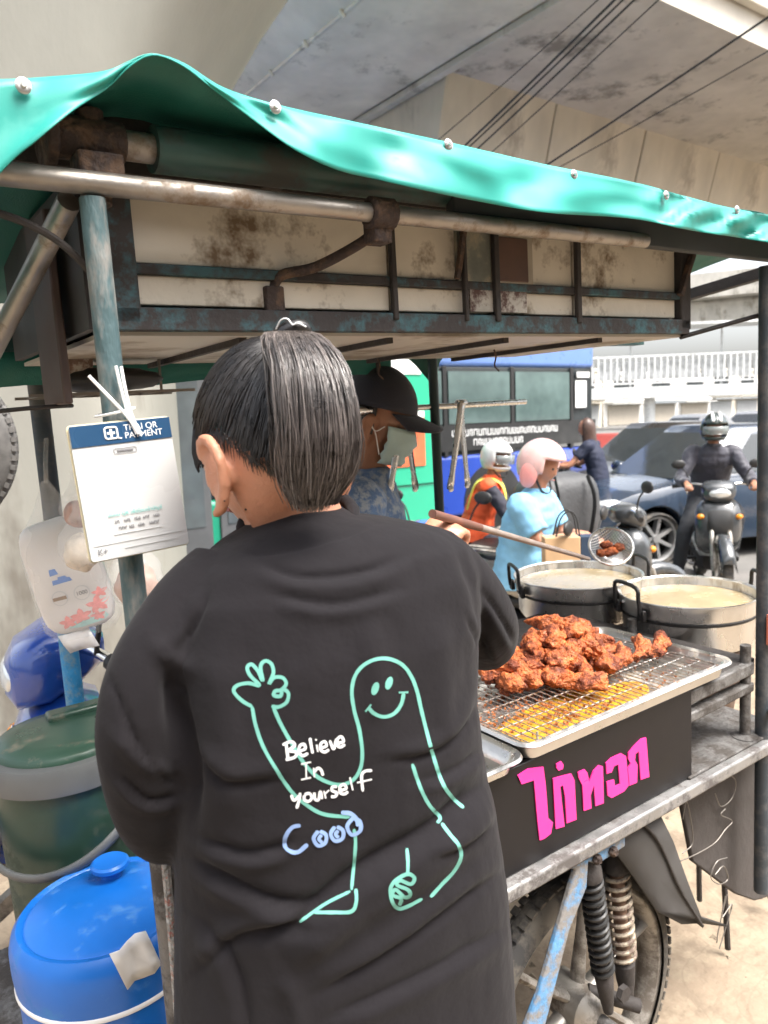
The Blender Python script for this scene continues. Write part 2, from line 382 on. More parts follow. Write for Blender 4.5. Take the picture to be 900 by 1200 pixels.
# posts
def post(u, v, w0, w1, r, m, lean=0):
    mb = MB(); mb.tube([(u, v, w0), (u + lean * .5, v, (w0 + w1) / 2), (u + lean, v, w1)], r, 16); return PB(mb, 'post', m)
post(-.885, 0, 1.06, 1.80, .0142, M_pole)
post(-.885, 0, .02, 1.06, .0165, M_polelow)
post(.525, 0, .34, 1.80, .0165, mat('dark_post_paint', (.035, .045, .055), rough=.55, var=.3, scale=10, dirt=(.10, .10, .10), damt=.5, dscale=12))
post(-.812, .76, .62, 1.15, .019, M_brightblue)
post(-.812, .76, 1.15, 1.80, .019, mat('navy_post', (.03, .045, .06), rough=.6, var=.3, scale=12, dirt=(.09, .09, .09), damt=.45))
post(-.812, .76, .02, .62, .019, M_polelow)
post(.115, .65, .70, 1.70, .0125, mat('dark_green_post', (.012, .03, .03), rough=.5, var=.2))
mb = MB(); mb.box((.525, -.024, .98), (.03, .012, .04)); mb.tube([(.525, -.02, .80), (.49, -.05, .80)], .009, 8); PB(mb, 'clamp', M_galv)
mb = MB(); mb.box((.522, -.021, 1.0), (.035, .006, .07)); PB(mb, 'orange_tag', mat('orange_tag', (.75, .22, .13), rough=.5))
# roof: front pipe, roller tube, back beam, purlins
mb = MB(); mb.tube([(-1.6, -.005, 1.812), (-.5, -.005, 1.817), (.10, -.002, 1.822)], .0128, 16); PB(mb, 'front_pipe', M_galv)
mb = MB(); mb.tube([(-.80, .03, 1.872), (.95, .03, 1.885)], .027, 18); PB(mb, 'roller_tube', mat('dark_green_tube', (.025, .075, .065), rough=.5, var=.25, scale=10, dirt=(.055, .06, .055), damt=.5))
mb = MB(); mb.tube([(-.86, .03, 1.872), (-.79, .03, 1.872)], .017, 14); PB(mb, 'roller_axle', M_galv)
mb = MB()
mb.tube([(-.915, .03, 1.872), (-.835, .03, 1.872)], .024, 14); mb.tube([(-.925, .03, 1.872), (-.912, .03, 1.872)], .036, 18)
mb.tube([(-.87, .03, 1.905), (-.87, .03, 1.80)], .016, 12); mb.box((-.872, .012, 1.835), (.05, .04, .03))
PB(mb, 'pipe_joint', M_rust, bevel=.003)
mb = MB(); mb.bar((-1.6, .09, 1.885), (1.0, .09, 1.90), .03, .07); PB(mb, 'front_beam', M_dark)
mb = MB(); mb.bar((-.35, .016, 1.842), (1.0, .016, 1.838), .02, .05); PB(mb, 'eave_beam', mat('dark_eave', (.04, .045, .047), rough=.7, var=.25, scale=8), bevel=.003)
mb = MB(); mb.bar((-1.6, .68, 1.715), (1.0, .68, 1.72), .04, .05); PB(mb, 'back_beam', mat('dark_teal_beam', (.014, .05, .048), rough=.6, var=.25))
for u in (-1.55, -1.1, -.62, .45, .98):
    mb = MB(); mb.bar((u, .04, 1.875), (u, .70, 1.80), .03, .03); PB(mb, 'rafter', M_dark)
mb = MB(); mb.tube([(-.905, .02, 1.80), (-.955, .30, 1.665), (-.99, .50, 1.57)], .013, 12); PB(mb, 'brace', M_galv)
mb = MB(); mb.tube([(.535, .02, 1.70), (.36, .10, 1.66)], .005, 8); PB(mb, 'stay_rod', M_dark)
# bent rod from the front pipe down to the cabinet rail
p = [(-.50, -.005, 1.80), (-.505, .03, 1.785), (-.56, .07, 1.755), (-.605, .092, 1.745), (-.618, .10, 1.72), (-.622, .096, 1.70)]
mb = MB(); mb.tube(catmull(p, 5), .0075, 10); PB(mb, 'bent_rod', M_rust)
mb = MB(); mb.tube([(-.515, -.005, 1.817), (-.475, -.005, 1.817)], .022, 12); mb.box((-.495, .004, 1.795), (.03, .03, .035)); PB(mb, 'pipe_clamp', M_rust, bevel=.003)
mb = MB(); mb.box((-.618, .096, 1.71), (.03, .014, .04)); PB(mb, 'rod_plate', M_rust, bevel=.003)

# the hanging cabinet: three white boards between painted bars, patches, pale ribbed underside
cab = bpy.data.objects.new('cabinet', None); COL.objects.link(cab); cab.parent = cart
CBm = lambda mb, name, m, **k: mb.build(name, m, cab, **k)
cu0, cu1, cv0, cv1, cw0, cw1 = -.86, .375, .10, .62, 1.668, 1.87
mb = MB(); mb.box(((cu0 + cu1) / 2, (cv0 + cv1) / 2 + .012, (cw0 + cw1) / 2 + .012), (cu1 - cu0 - .03, cv1 - cv0 - .03, cw1 - cw0 - .02)); CBm(mb, 'cabinet_box', M_dark)
seams = [cu0 + .045, -.41, -.19, .02, cu1 - .03]
for i, (a, b) in enumerate(zip(seams, seams[1:])):
    for (w0, w1) in ((1.700, 1.738), (1.752, 1.865)):
        mb = MB(); mb.box(((a + b) / 2, cv0 + .004 + .001 * i, (w0 + w1) / 2), (b - a - .006, .012, w1 - w0)); CBm(mb, 'board', M_panel, bevel=.002)
mb = MB(); mb.box(((cu0 + cu1) / 2, cv0 - .002, 1.681), (cu1 - cu0, .022, .03)); CBm(mb, 'bottom_rail', M_bluepaint, bevel=.002)
mb = MB(); mb.box(((cu0 + cu1) / 2 + .01, cv0 - .002, 1.745), (cu1 - cu0 - .06, .014, .014)); CBm(mb, 'middle_rail', M_bluepaint, bevel=.002)
mb = MB(); mb.box((cu0 + .02, cv0 - .001, 1.77), (.055, .024, .19)); CBm(mb, 'corner_stile', M_bluepaint, bevel=.003)
mb = MB(); mb.box((cu1 - .012, cv0 - .001, 1.77), (.035, .024, .19)); CBm(mb, 'corner_stile', M_dark, bevel=.003)
for u, wd in ((-.41, .010), (-.262, .008), (-.19, .012), (.02, .012)):
    mb = MB(); mb.box((u, cv0 - .012, 1.775), (wd, .010, .18)); CBm(mb, 'stile', M_dark, bevel=.002)
mb = MB(); mb.box((-.145, cv0 - .006, 1.792), (.075, .008, .075)); CBm(mb, 'brown_patch', mat('brown_notice', (.10, .055, .04), rough=.7, var=.3, scale=15), bevel=.002)
mb = MB(); mb.box((-.145, cv0 - .004, 1.792), (.10, .008, .10)); CBm(mb, 'faded_notice', mat('faded_notice', (.30, .27, .22), rough=.8, var=.25, scale=12))
mb = MB(); mb.box((-.235, cv0 - .004, 1.80), (.075, .008, .11)); CBm(mb, 'grey_patch', mat('grey_green_patch', (.16, .17, .145), rough=.75, var=.4, scale=18, dirt=(.30, .27, .2), damt=.4, dscale=18))
mb = MB(); mb.box((-.18, cv0 - .004, 1.72), (.135, .008, .036)); CBm(mb, 'worn_sticker', mat('worn_sticker', (.42, .40, .36), rough=.7, var=.3, scale=14, dirt=(.09, .05, .045), damt=.6, dscale=22))
mb = MB(); mb.bar((-.285, cv0 - .02, 1.752), (-.265, cv0 - .02, 1.835),   .008, .008); CBm(mb, 'strut', M_rust)
mb = MB(); mb.bar((.33, cv0 - .02, 1.745), (.375, cv0 - .02, 1.83), .012, .01); CBm(mb, 'strut', M_rust)
# left end wall, brown leaf of the cupboard behind the post
mb = MB(); mb.box((-.868, .36, 1.765), (.012, .50, .19)); CBm(mb, 'end_wall', mat('dark_end_wall', (.055, .05, .05), rough=.7, var=.3, scale=7))
mb = MB(); mb.box((-.893, .235, 1.705), (.012, .12, .25)); CBm(mb, 'brown_leaf', mat('brown_leaf', (.075, .05, .045), rough=.65, var=.25, scale=6), bevel=.003)
# underside
mb = MB(); mb.box(((cu0 + cu1) / 2, (cv0 + cv1) / 2, 1.664), (cu1 - cu0 - .004, cv1 - cv0, .006)); CBm(mb, 'underside', M_under)
for u in (-.66, -.40, -.14, .12):
    mb = MB(); mb.bar((u, cv0 + .02, 1.658), (u + .03, cv1 - .01, 1.658), .012, .012); CBm(mb, 'rib', M_dark)
for u, v in ((-.42, .45), (-.16, .5), (.0, .3)):
    mb = MB(); mb.tube(catmull([(u, v, 1.655), (u + .005, v, 1.64), (u, v, 1.622), (u + .012, v, 1.61)], 4), .0018, 6); CBm(mb, 'hook', M_rust)
# loose cable looping at the left end
mb = MB(); mb.tube(catmull([(-1.5, .05, 1.79), (-1.15, .03, 1.80), (-1.0, .02, 1.785), (-.92, .02, 1.755), (-.865, .05, 1.70), (-.86, .09, 1.675)], 8), .0045, 8); PB(mb, 'cable', M_dark)
mb = MB(); mb.tube(catmull([(-1.4, .3, 1.60), (-1.1, .28, 1.575), (-.92, .22, 1.578), (-.86, .3, 1.58)], 8), .003, 8); PB(mb, 'cable', M_dark)

# awning tarp: measured valance edge, bulging up over the roller at the left, with eyelet rivets along its top edge
top_px = [(-120, 96), (0, 93), (60, 90), (120, 84), (150, 72), (178, 63), (215, 74), (262, 103), (330, 124), (430, 146), (530, 168), (640, 193), (740, 213), (840, 240), (900, 252), (1010, 275)]
bot_px = [(-120, 345), (0, 203), (42, 165), (85, 130), (125, 104), (152, 78), (180, 64.5), (214, 77), (250, 105), (300, 143), (345, 175), (395, 199), (450, 212), (540, 232), (640, 249), (740, 256), (810, 270), (900, 284), (1010, 305)]
def lsamp(tab, n):
    P = catmull([Vector((x, y, 0)) for x, y in tab], 8); L = [0]
    for a, b in zip(P, P[1:]): L.append(L[-1] + (b - a).length)
    out = []
    for k in range(n):
        s_ = L[-1] * k / (n - 1); i = 0
        while i < len(L) - 2 and L[i + 1] < s_: i += 1
        t = (s_ - L[i]) / (L[i + 1] - L[i]); out.append(P[i].lerp(P[i + 1], t))
    return out
# valance strip between the two edges; the lower edge hangs a little further out
def xs(tab, x):
    P = catmull([Vector((a, b, 0)) for a, b in tab], 8)
    for a, b in zip(P, P[1:]):
        if a.x <= x <= b.x: return a.y + (b.y - a.y) * (x - a.x) / max(1e-6, b.x - a.x)
    return P[0].y if x < P[0].x else P[-1].y
rows = []; NX = 150
for j in range(11):
    t = j / 10; row = []
    for k in range(NX):
        x = -118 + (1008 + 118) * k / (NX - 1)
        yt = xs(top_px, x); yb = xs(bot_px, x); y = lerp(yt, max(yb, yt + .8), t)
        lift = math.exp(-((x - 178) / 75) ** 2)
        v = -.045 - .012 * t + .012 * math.sin(x * .043 + 2.2 * t) * (.3 + .7 * t) + .010 * noise.noise((x * .02, t * 2, 1)) - .02 * lift
        if x > 740: v += .013 * math.sin((x - 740) * .12 + 5 * t) * min(1, (x - 740) / 60)
        row.append(onL(x, y, 1, v))
    rows.append(row)
val_top = [Vector(p) for p in rows[0]]
mb = MB(); mb.grid(rows)
awn = PB(mb, 'awning', M_teal, smooth=180, solid=.0012)
# roof sheet running back from the valance
rows = []
for j in range(12):
    t = j / 11; row = []
    for k in range(NX):
        p = val_top[k]; v = lerp(p.y + .001, .80, t)
        base = lerp(p.z, 1.80, min(1, t * 1.0)); 
        row.append(Vector((p.x, v, lerp(p.z, 1.905, min(1, t * 3.5)) if t < .286 else lerp(1.905, 1.80, (t - .286) / .714)) ) + Vector((0, 0, .004 * noise.noise((p.x * 9, v * 9, 0)))))
    rows.append(row)
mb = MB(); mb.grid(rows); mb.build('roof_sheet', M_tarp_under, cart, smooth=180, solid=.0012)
# dropped green side cloth at the left end
rows = []
for j in range(14):
    t = j / 13
    rows.append([Vector((-1.12 - .03 * math.sin(v * 14 + 3 * t) - .02 * t, v, 1.80 - .23 * t - .02 * math.sin(v * 6))) for v in [.02 + .06 * i for i in range(14)]])
mb = MB(); mb.grid(rows); PB(mb, 'side_cloth', M_teal, smooth=180, solid=.0012)
# green scraps hanging at the back edge
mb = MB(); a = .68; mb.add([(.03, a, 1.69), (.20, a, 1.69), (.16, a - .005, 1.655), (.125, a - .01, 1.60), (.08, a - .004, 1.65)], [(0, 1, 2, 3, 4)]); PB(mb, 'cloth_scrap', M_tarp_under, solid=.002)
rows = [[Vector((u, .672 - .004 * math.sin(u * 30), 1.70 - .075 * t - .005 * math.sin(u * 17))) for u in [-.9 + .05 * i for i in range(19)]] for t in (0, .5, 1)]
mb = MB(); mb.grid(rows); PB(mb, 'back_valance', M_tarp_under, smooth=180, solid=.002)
for x, y in ((27, 101), (322, 126), (525, 170), (672, 205), (780, 229), (863, 246)):
    q = onL(x, y, 1, -.052); mb = MB()
    Mr = T(q) @ RX(RAD(90))
    mb.lathe([(.0078, 0), (.0078, .0018), (.0055, .003), (.003, .0026)], 20, Mr); mb.lathe([(.003, .003), (.0025, .006)], 8, Mr)
    mb.build('rivet', M_steel, cart)

# counter, ledge, sign board
mb = MB(); mb.box((.01, .33, .905), (1.03, .62, .03)); PB(mb, 'counter', M_dark, bevel=.003)
mb = MB(); mb.box((-.02, .35, .722), (1.30, .70, .02)); mb.box((.40, .1, .735), (.36, .22, .008)); PB(mb, 'lower_shelf', M_polelow, bevel=.003)
mb = MB(); mb.bar((-.60, -.012, .718), (.60, -.012, .718), .035, .028); PB(mb, 'ledge', mat('scuffed_ledge', (.30, .295, .29), rough=.45, metal=.6, var=.25, scale=14, dirt=(.10, .09, .085), damt=.5, dscale=15), bevel=.005)
# board corners measured on the plane of the cart front
bl = onL(572, 907, 1, 0); br = onL(799, 818, 1, 0); bb = onL(600, 1034, 1, 0); bbr = onL(805, 905, 1, 0)
mb = MB(); u0, u1 = -.60, .235; w0, w1 = .735, .928
mb.box(((u0 + u1) / 2, 0, (w0 + w1) / 2), (u1 - u0, .012, w1 - w0)); sign = PB(mb, 'sign_panel', M_black, bevel=.002)
mb = MB(); mb.box((-.19, .35, .81), (.80, .66, .15)); PB(mb, 'cupboard', M_dark)
# side frame right of the board
for a, b, s_ in (((.24, .02, .90), (.50, .02, .905), .03), ((.24, .02, .855), (.50, .02, .86), .022), ((.24, .33, .90), (.50, .33, .905), .03)):
    mb = MB(); mb.bar(a, b, .028, s_); PB(mb, 'rail', M_polelow, bevel=.004)
for u, v in ((.485, .02), (.485, .33), (.27, .33)):
    mb = MB(); mb.tube([(u, v, .73), (u, v, .96)], .012, 12); mb.lathe([(.03, .735), (.03, .741), (.012, .747)], 14, T(u, v, 0)); PB(mb, 'stub_post', M_polelow)
mb = MB(); mb.box((.37, .17, .892), (.27, .32, .006)); PB(mb, 'rack_plate', M_polelow, bevel=.002)
# hand-cut Thai lettering, 6 mm proud vinyl
def lettering():
    S = 360 / 900.0
    def z(x, y): return (540 + x * S, 800 + y * S)
    polys = [
        [(165, 271), (196, 251), (240, 246), (247, 300), (254, 395), (268, 408), (262, 441), (243, 456), (229, 461), (222, 400), (216, 330), (212, 285), (176, 297)],
        [(268, 280), (300, 271), (322, 266), (331, 285), (337, 400), (308, 411), (303, 330), (297, 300), (289, 304), (302, 420), (276, 428)],
        [(278, 238), (292, 229), (299, 240), (297, 252), (285, 257), (278, 249)],
        [(341, 262), (361, 253), (369, 263), (374, 290), (386, 258), (403, 241), (414, 244), (417, 352), (392, 361), (388, 300), (378, 330), (381, 367), (358, 375), (354, 300), (343, 278)],
        [(423, 235), (440, 219), (468, 206), (482, 214), (490, 300), (476, 318), (440, 337), (428, 330), (425, 290), (447, 283), (450, 303), (464, 296), (459, 239), (447, 244), (440, 262), (425, 266)],
        [(489, 205), (505, 185), (528, 163), (541, 160), (550, 275), (525, 284), (519, 200), (510, 208), (508, 226), (516, 240), (514, 292), (492, 301), (487, 250), (496, 236), (488, 222)],
    ]
    for P in polys:
        mb = MB(); q = [onL(*z(x, y), 1, -.0065) for x, y in P]
        n = len(q); vs = [(p.x, -.0062, p.z) for p in q] + [(p.x, -.0085, p.z) for p in q]
        mb.add(vs, [tuple(range(n)), tuple(range(2 * n - 1, n - 1, -1))] + [(i, (i + 1) % n, (i + 1) % n + n, i + n) for i in range(n)])
        mb.build('letter', M_pink, sign, smooth=0)
lettering()

# wheel, springs, mudguard, flap
WU, WV, WR = -.045, .085, .298
wheel = bpy.data.objects.new('wheel', None); COL.objects.link(wheel); wheel.parent = cart; wheel.matrix_basis = T(WU, WV, WR) @ RX(RAD(90))
mb = MB(); prof = []
tw = .036
for k in range(15):
    a = math.pi * (k / 14); prof.append((WR - .042 + .042 * math.sin(a), -math.cos(a) * tw))
mb.lathe(prof, 72, cap0=False, cap1=False)
for k in range(72):
    for s_ in (-1, 1):
        a = 2 * math.pi * (k + .25 * s_) / 72; mb.box((WR - .001, 0, s_ * .016), (.006, .017, .016), RZ(a) @ Matrix.Identity(4))
mb.build('tyre', M_rubber, wheel)
mb = MB(); prof = [(WR - .038, -.027), (WR - .052, -.028), (WR - .060, -.016), (WR - .064, 0), (WR - .060, .016), (WR - .052, .028), (WR - .038, .027)]
mb.lathe(prof, 64, cap0=False, cap1=False); mb.build('rim', M_rim, wheel, solid=.003)
for k in range(6):
    a = 2 * math.pi * k / 6 + .3; mb = MB()
    mb.tube([(.03 * math.cos(a), .03 * math.sin(a), .0), (.14 * math.cos(a + .05), .14 * math.sin(a + .05), .0), ((WR - .06) * math.cos(a + .02), (WR - .06) * math.sin(a + .02), .0)], [.020, .014, .018], 10, flat=.6)
    mb.build('spoke', M_rim, wheel)
mb = MB(); mb.lathe([(.012, -.07), (.045, -.05), (.048, .04), (.03, .06), (.012, .07)], 24); mb.build('hub', M_rim, wheel)
mb = MB(); mb.tube([(0, 0, -.06), (0, 0, .13)], .014, 12); mb.build('axle', M_polelow, wheel)
def shock(a, b, r, col1, turns, rodcol):
    a = Vector(a); b = Vector(b); s_ = bpy.data.objects.new('shock_absorber', None); COL.objects.link(s_); s_.parent = cart
    d = (b - a); L = d.length; q = d.to_track_quat('Z', 'Y').to_matrix().to_4x4(); Mx = T(a) @ q
    pts = []
    n = turns * 14
    for k in range(n + 1):
        t = k / n; an = 2 * math.pi * turns * t; pts.append(Mx @ Vector((r * math.cos(an), r * math.sin(an), L * (.10 + .62 * t))))
    mb = MB(); mb.tube(pts, .0046, 7); mb.build('spring', col1, s_)
    mb = MB(); mb.lathe([(r * .62, L * .05), (r * .62, L * .75)], 16, Mx); mb.build('damper', rodcol, s_)
    mb = MB(); mb.lathe([(r * .5, -.012), (r * 1.15, L * .03), (r * 1.15, L * .09), (r * .7, L * .11)], 18, Mx); mb.build('spring_seat', M_dark, s_); mb = MB(); mb.lathe([(r * .75, L * .72), (r * .95, L * .74), (r * .8, L * .86), (r * .5, L * 1.0)], 18, Mx); mb.build('spring_seat', M_dark, s_)
shock(onL(690, 1012, 1, .005), onL(713, 1185, 1, .005), .020, mat('black_spring', (.03, .03, .03), rough=.45, metal=.3), 13, M_dark)
shock(onL(721, 1003, 1, .045), onL(735, 1170, 1, .03), .024, mat('yellow_grey_spring', (.36, .31, .24), rough=.5, metal=.3, dirt=(.14, .1, .08), damt=.5, dscale=30), 10, mat('rusty_damper', (.20, .12, .08), rough=.7, var=.3, scale=30))
mb = MB(); q = [onL(x, y, 1, -.012) for x, y in ((664, 1016), (690, 1000), (733, 974), (733, 992), (700, 1014), (690, 1010), (688, 1040), (668, 1090), (640, 1200), (610, 1260), (594, 1260), (632, 1165), (663, 1060), (675, 1020))]
n = len(q); mb.add([tuple(p) for p in q] + [(p.x, p.y + .012, p.z) for p in q], [tuple(range(n)), tuple(range(2 * n - 1, n - 1, -1))] + [(i, (i + 1) % n, (i + 1) % n + n, i + n) for i in range(n)])
PB(mb, 'blue_bracket', M_bluesteel, bevel=.003)
for x, y in ((698, 1006), (717, 997)):
    q = onL(x, y, 1, -.014); mb = MB(); mb.lathe([(.010, 0), (.010, .008), (.006, .012)], 6, T(q) @ RX(RAD(90))); PB(mb, 'bolt', M_rust)
q1 = onL(728, 1178, 1, -.005); mb = MB(); mb.tube([q1 + Vector((-.03, .06, .01)), q1 + Vector((.045, -.01, -.02))], .014, 12); mb.lathe([(.017, 0), (.017, .012)], 6, T(q1 + Vector((.0, .0, .03))) @ RX(RAD(90))); PB(mb, 'axle_stub', M_dark)
# mudguard: a curved rubber sheet behind the wheel
rows = []
P = catmull([onL(x, y, 1, .0) for x, y in ((742, 955), (770, 985), (795, 1040), (822, 1085))], 6)
for vv in (-.005, .09, .20):
    rows.append([Vector((p.x + .02 * (vv > .05), vv, p.z)) for p in P])
mb = MB(); mb.grid(rows); PB(mb, 'mudguard', M_dark, smooth=180, solid=.006)
rows = []
Pi = [onL(x, y, 1, -.004) for x, y in ((708, 978), (722, 1000), (744, 1030), (770, 1068), (800, 1083))]
Po = [onL(x, y, 1, -.004) for x, y in ((766, 940), (788, 985), (806, 1035), (822, 1075), (852, 1085))]
mb = MB(); mb.grid([Pi, [(a + b) / 2 + Vector((0, .012, 0)) for a, b in zip(Pi, Po)], Po]); PB(mb, 'mudguard_cheek', mat('dusty_rubber', (.045, .042, .04), rough=.8, var=.3, scale=12), smooth=180, solid=.005)
# dark flap board at the right end with loose wires
q = [onL(x, y, 1, .06) for x, y in ((795, 920), (895, 870), (905, 1050), (885, 1056), (862, 1048), (812, 1010))]
n = len(q); mb = MB(); mb.add([tuple(p) for p in q] + [(p.x, p.y + .012, p.z) for p in q], [tuple(range(n)), tuple(range(2 * n - 1, n - 1, -1))] + [(i, (i + 1) % n, (i + 1) % n + n, i + n) for i in range(n)])
PB(mb, 'flap', mat('grey_brown_flap', (.055, .048, .045), rough=.8, var=.3, scale=8, bump=.3, bscale=30), bevel=.004)
for pts in ([(780, 1010), (800, 1008), (835, 990), (850, 972), (858, 962), (845, 955), (850, 948)], [(838, 930), (845, 945), (858, 935), (862, 915), (850, 905)], [(800, 960), (805, 940), (812, 985), (800, 1000)], [(838, 1025), (848, 1015), (853, 1030), (843, 1036), (833, 1028), (840, 1010), (852, 1005)], [(850, 1050), (846, 1075), (858, 1060), (843, 1112)], [(852, 1048), (842, 1090), (840, 1105)]):
    mb = MB(); mb.tube(catmull([onL(x, y, 1, .048) for x, y in pts], 6), .0013, 6); PB(mb, 'wire', M_wire)
# low platform and cross pipes at the left end
mb = MB(); mb.box((-.76, .44, .45), (.76, .74, .02)); PB(mb, 'platform', M_polelow, bevel=.003)
for a, b, r in (((-.885, 0, .60), (-.40, .0, .61), .014), ((-.885, .76, .43), (-.885, 0, .43), .014), ((.5, .76, .44), (-.81, .76, .44), .014)):
    mb = MB(); mb.tube([a, b], r, 12); PB(mb, 'cross_pipe', M_polelow)
mb = MB(); mb.tube([(-.82, 0, .53), (-.82, 0, .60)], .020, 12); PB(mb, 'rusty_sleeve', M_rust)
for u, v in ((.45, .6), (-.35, .6), (-.35, .1)):
    mb = MB(); mb.bar((u, v, .0), (u, v, .72), .03, .03, up=(1, 0, 0)); PB(mb, 'leg', M_polelow)
# utensil rail at the back
mb = MB(); mb.tube([(-.20, .655, 1.543), (.45, .655, 1.538)], .0075, 12); mb.tube([(-.205, .655, 1.543), (-.10, .655, 1.5425)], .0095, 12); PB(mb, 'utensil_rail', M_steel)
mb = MB(); mb.tube([(-.05, .655, 1.54), (-.05, .66, 1.66)], .004, 8); PB(mb, 'rail_hanger', M_dark)
# ------------------------------------------------------------------ people: shared figure builder
import numpy as np
def loft(mb, rings, n=24, e=1.0):
    """rings: (centre, axis_x, axis_y) half-axis vectors"""
    rows = []
    for c, ax, ay in rings:
        c = Vector(c); ax = Vector(ax); ay = Vector(ay); row = []
        for k in range(n):
            t = 2 * math.pi * k / n; a, b = math.cos(t), math.sin(t)
            row.append(c + ax * math.copysign(abs(a) ** e, a) + ay * math.copysign(abs(b) ** e, b))
        rows.append(row)
    m0 = len(mb.v); mb.grid(rows, closed=True); m = len(rows)
    mb.f.append(tuple(m0 + k for k in range(n - 1, -1, -1))); mb.f.append(tuple(m0 + (m - 1) * n + k for k in range(n)))
def head_shape(d):
    """radius factor of a head, facing +Y"""
    k = 1.0
    if d.z < 0: k *= 1 - .10 * (-d.z) ** 1.2 * (1 if d.y > 0 else .2)
    if d.y > 0 and d.z < .15: k *= 1 - .16 * max(0, .15 - d.z) * abs(d.x) * 2
    if d.y < 0 and d.z < -.2: k *= 1 - .5 * (-d.y) * (-d.z - .2)
    nose = math.exp(-((d.x / .10) ** 2)) * math.exp(-(((d.z + .16) / .13) ** 2)) * (d.y > 0); k += .17 * nose
    for s in (-1, 1):
        k -= .055 * math.exp(-(((d.x - s * .34) / .15) ** 2) - ((d.z - .06) / .10) ** 2) * (d.y > 0)
    k += .03 * math.exp(-((d.x / .24) ** 2) - ((d.z + .50) / .06) ** 2) * (d.y > 0)
    k += .05 * math.exp(-((d.x / .25) ** 2) - ((d.z + .78) / .12) ** 2) * (d.y > 0)
    return k
def add_head(mb, M, s=1.0, ears=True, es=1.0):
    mb.sphere((0, 0, 0), (.074 * s, .094 * s, .114 * s), 40, 32, M, head_shape)
    if ears:
        for sx in (-1, 1):
            E = M @ T(sx * .073 * s, -.006 * s, -.026 * s) @ RZ(sx * RAD(-18)) @ RX(RAD(-8))
            pts = [(0, .012, -.028), (sx * .006, -.002, -.024), (sx * .013, -.014, -.006), (sx * .017, -.017, .012), (sx * .014, -.008, .027), (sx * .006, .006, .027), (0, .012, .016)]
            mb.tube([E @ (Vector(p) * s * es) for p in catmull(pts, 4)], .0052 * s * es, 8)
            mb.sphere((sx * .006 * s, -.002 * s, 0), (.005 * s * es, .013 * s * es, .022 * s * es), 12, 8, E)
def add_hand(mb, M, side=1, curl=.5, s=1.0, spread=.12):
    """hand at the wrist, fingers along +Y, palm facing -Z, thumb on the side*-X side"""
    P = lambda p: M @ (Vector(p) * s)
    loft(mb, [(P((0, -.01, 0)), M.to_3x3() @ Vector((.023 * s, 0, 0)), M.to_3x3() @ Vector((0, 0, .017 * s))),
              (P((0, .03, 0)), M.to_3x3() @ Vector((.034 * s, 0, 0)), M.to_3x3() @ Vector((0, 0, .015 * s))),
              (P((0, .07, .001)), M.to_3x3() @ Vector((.038 * s, 0, 0)), M.to_3x3() @ Vector((0, 0, .013 * s))),
              (P((0, .088, 0)), M.to_3x3() @ Vector((.034 * s, 0, 0)), M.to_3x3() @ Vector((0, 0, .009 * s)))], 14)
    for i, (x, L) in enumerate(((-.028, .066), (-.0095, .074), (.0095, .068), (.028, .053))):
        x *= -side if False else 1
        p = Vector((x * side, .082, 0)); a = 0; pts = [p - Vector((0, .015, 0)), p.copy()]; fan = (x / .028) * spread
        for f_ in (.45, .32, .23):
            a += curl * (.9 if f_ == .45 else 1.15)
            p = p + Vector((math.sin(fan) * side, math.cos(a), -math.sin(a))) * L * f_; pts.append(p.copy())
        mb.tube([P(q) for q in catmull(pts, 3)], [lerp(.0092, .0068, k / (3 * (len(pts) - 1))) * s for k in range(3 * (len(pts) - 1) + 1)], 9)
    pts = [(-.018 * side, .015, -.004), (-.040 * side, .038, -.012 - .006 * curl), (-.047 * side, .062, -.018 - .018 * curl), (-.044 * side + .012 * side * curl, .085, -.022 - .022 * curl)]
    mb.tube([P(q) for q in catmull(pts, 3)], [.013 * s, .012 * s, .012 * s, .0115 * s, .011 * s, .0105 * s, .010 * s, .009 * s, .0075 * s, .0075 * s][:10], 9)
def remesh(me, vox, smooth=4, fac=.5):
    return mods_to_mesh(me, [('REMESH', dict(mode='VOXEL', voxel_size=vox)), ('SMOOTH', dict(iterations=smooth, factor=fac))])
def aim(a, b, up=(0, 0, 1)):
    """matrix at a with +Y to b and +Z near up"""
    a = Vector(a); y = (Vector(b) - a).normalized(); x = y.cross(Vector(up)); x = x.normalized() if x.length > 1e-4 else Vector((1, 0, 0)); z = x.cross(y)
    return Matrix(((x.x, y.x, z.x, a.x), (x.y, y.y, z.y, a.y), (x.z, y.z, z.z, a.z), (0, 0, 0, 1)))
def limb(mb, pts, rs, n=14):
    P = catmull(pts, 6); m = len(P); k = len(rs) - 1
    R_ = [interp([(i / k, r) for i, r in enumerate(rs)], j / (m - 1)) for j in range(m)]
    mb.tube(P, R_, n)
M_skin = mat('warm_skin', (.50, .235, .145), rough=.5, var=.10, scale=14, bump=.15, bscale=220, sss=.12)
M_skin_d = mat('tanned_skin', (.30, .145, .085), rough=.5, var=.10, scale=14, bump=.12, bscale=200, sss=.08)
M_hair = mat('black_hair', (.012, .010, .010), rough=.36, var=.3, scale=30, spec=.6)
M_eye = mat('eye_dark', (.015, .01, .008), rough=.2)
M_lip = mat('lip', (.36, .11, .09), rough=.45)
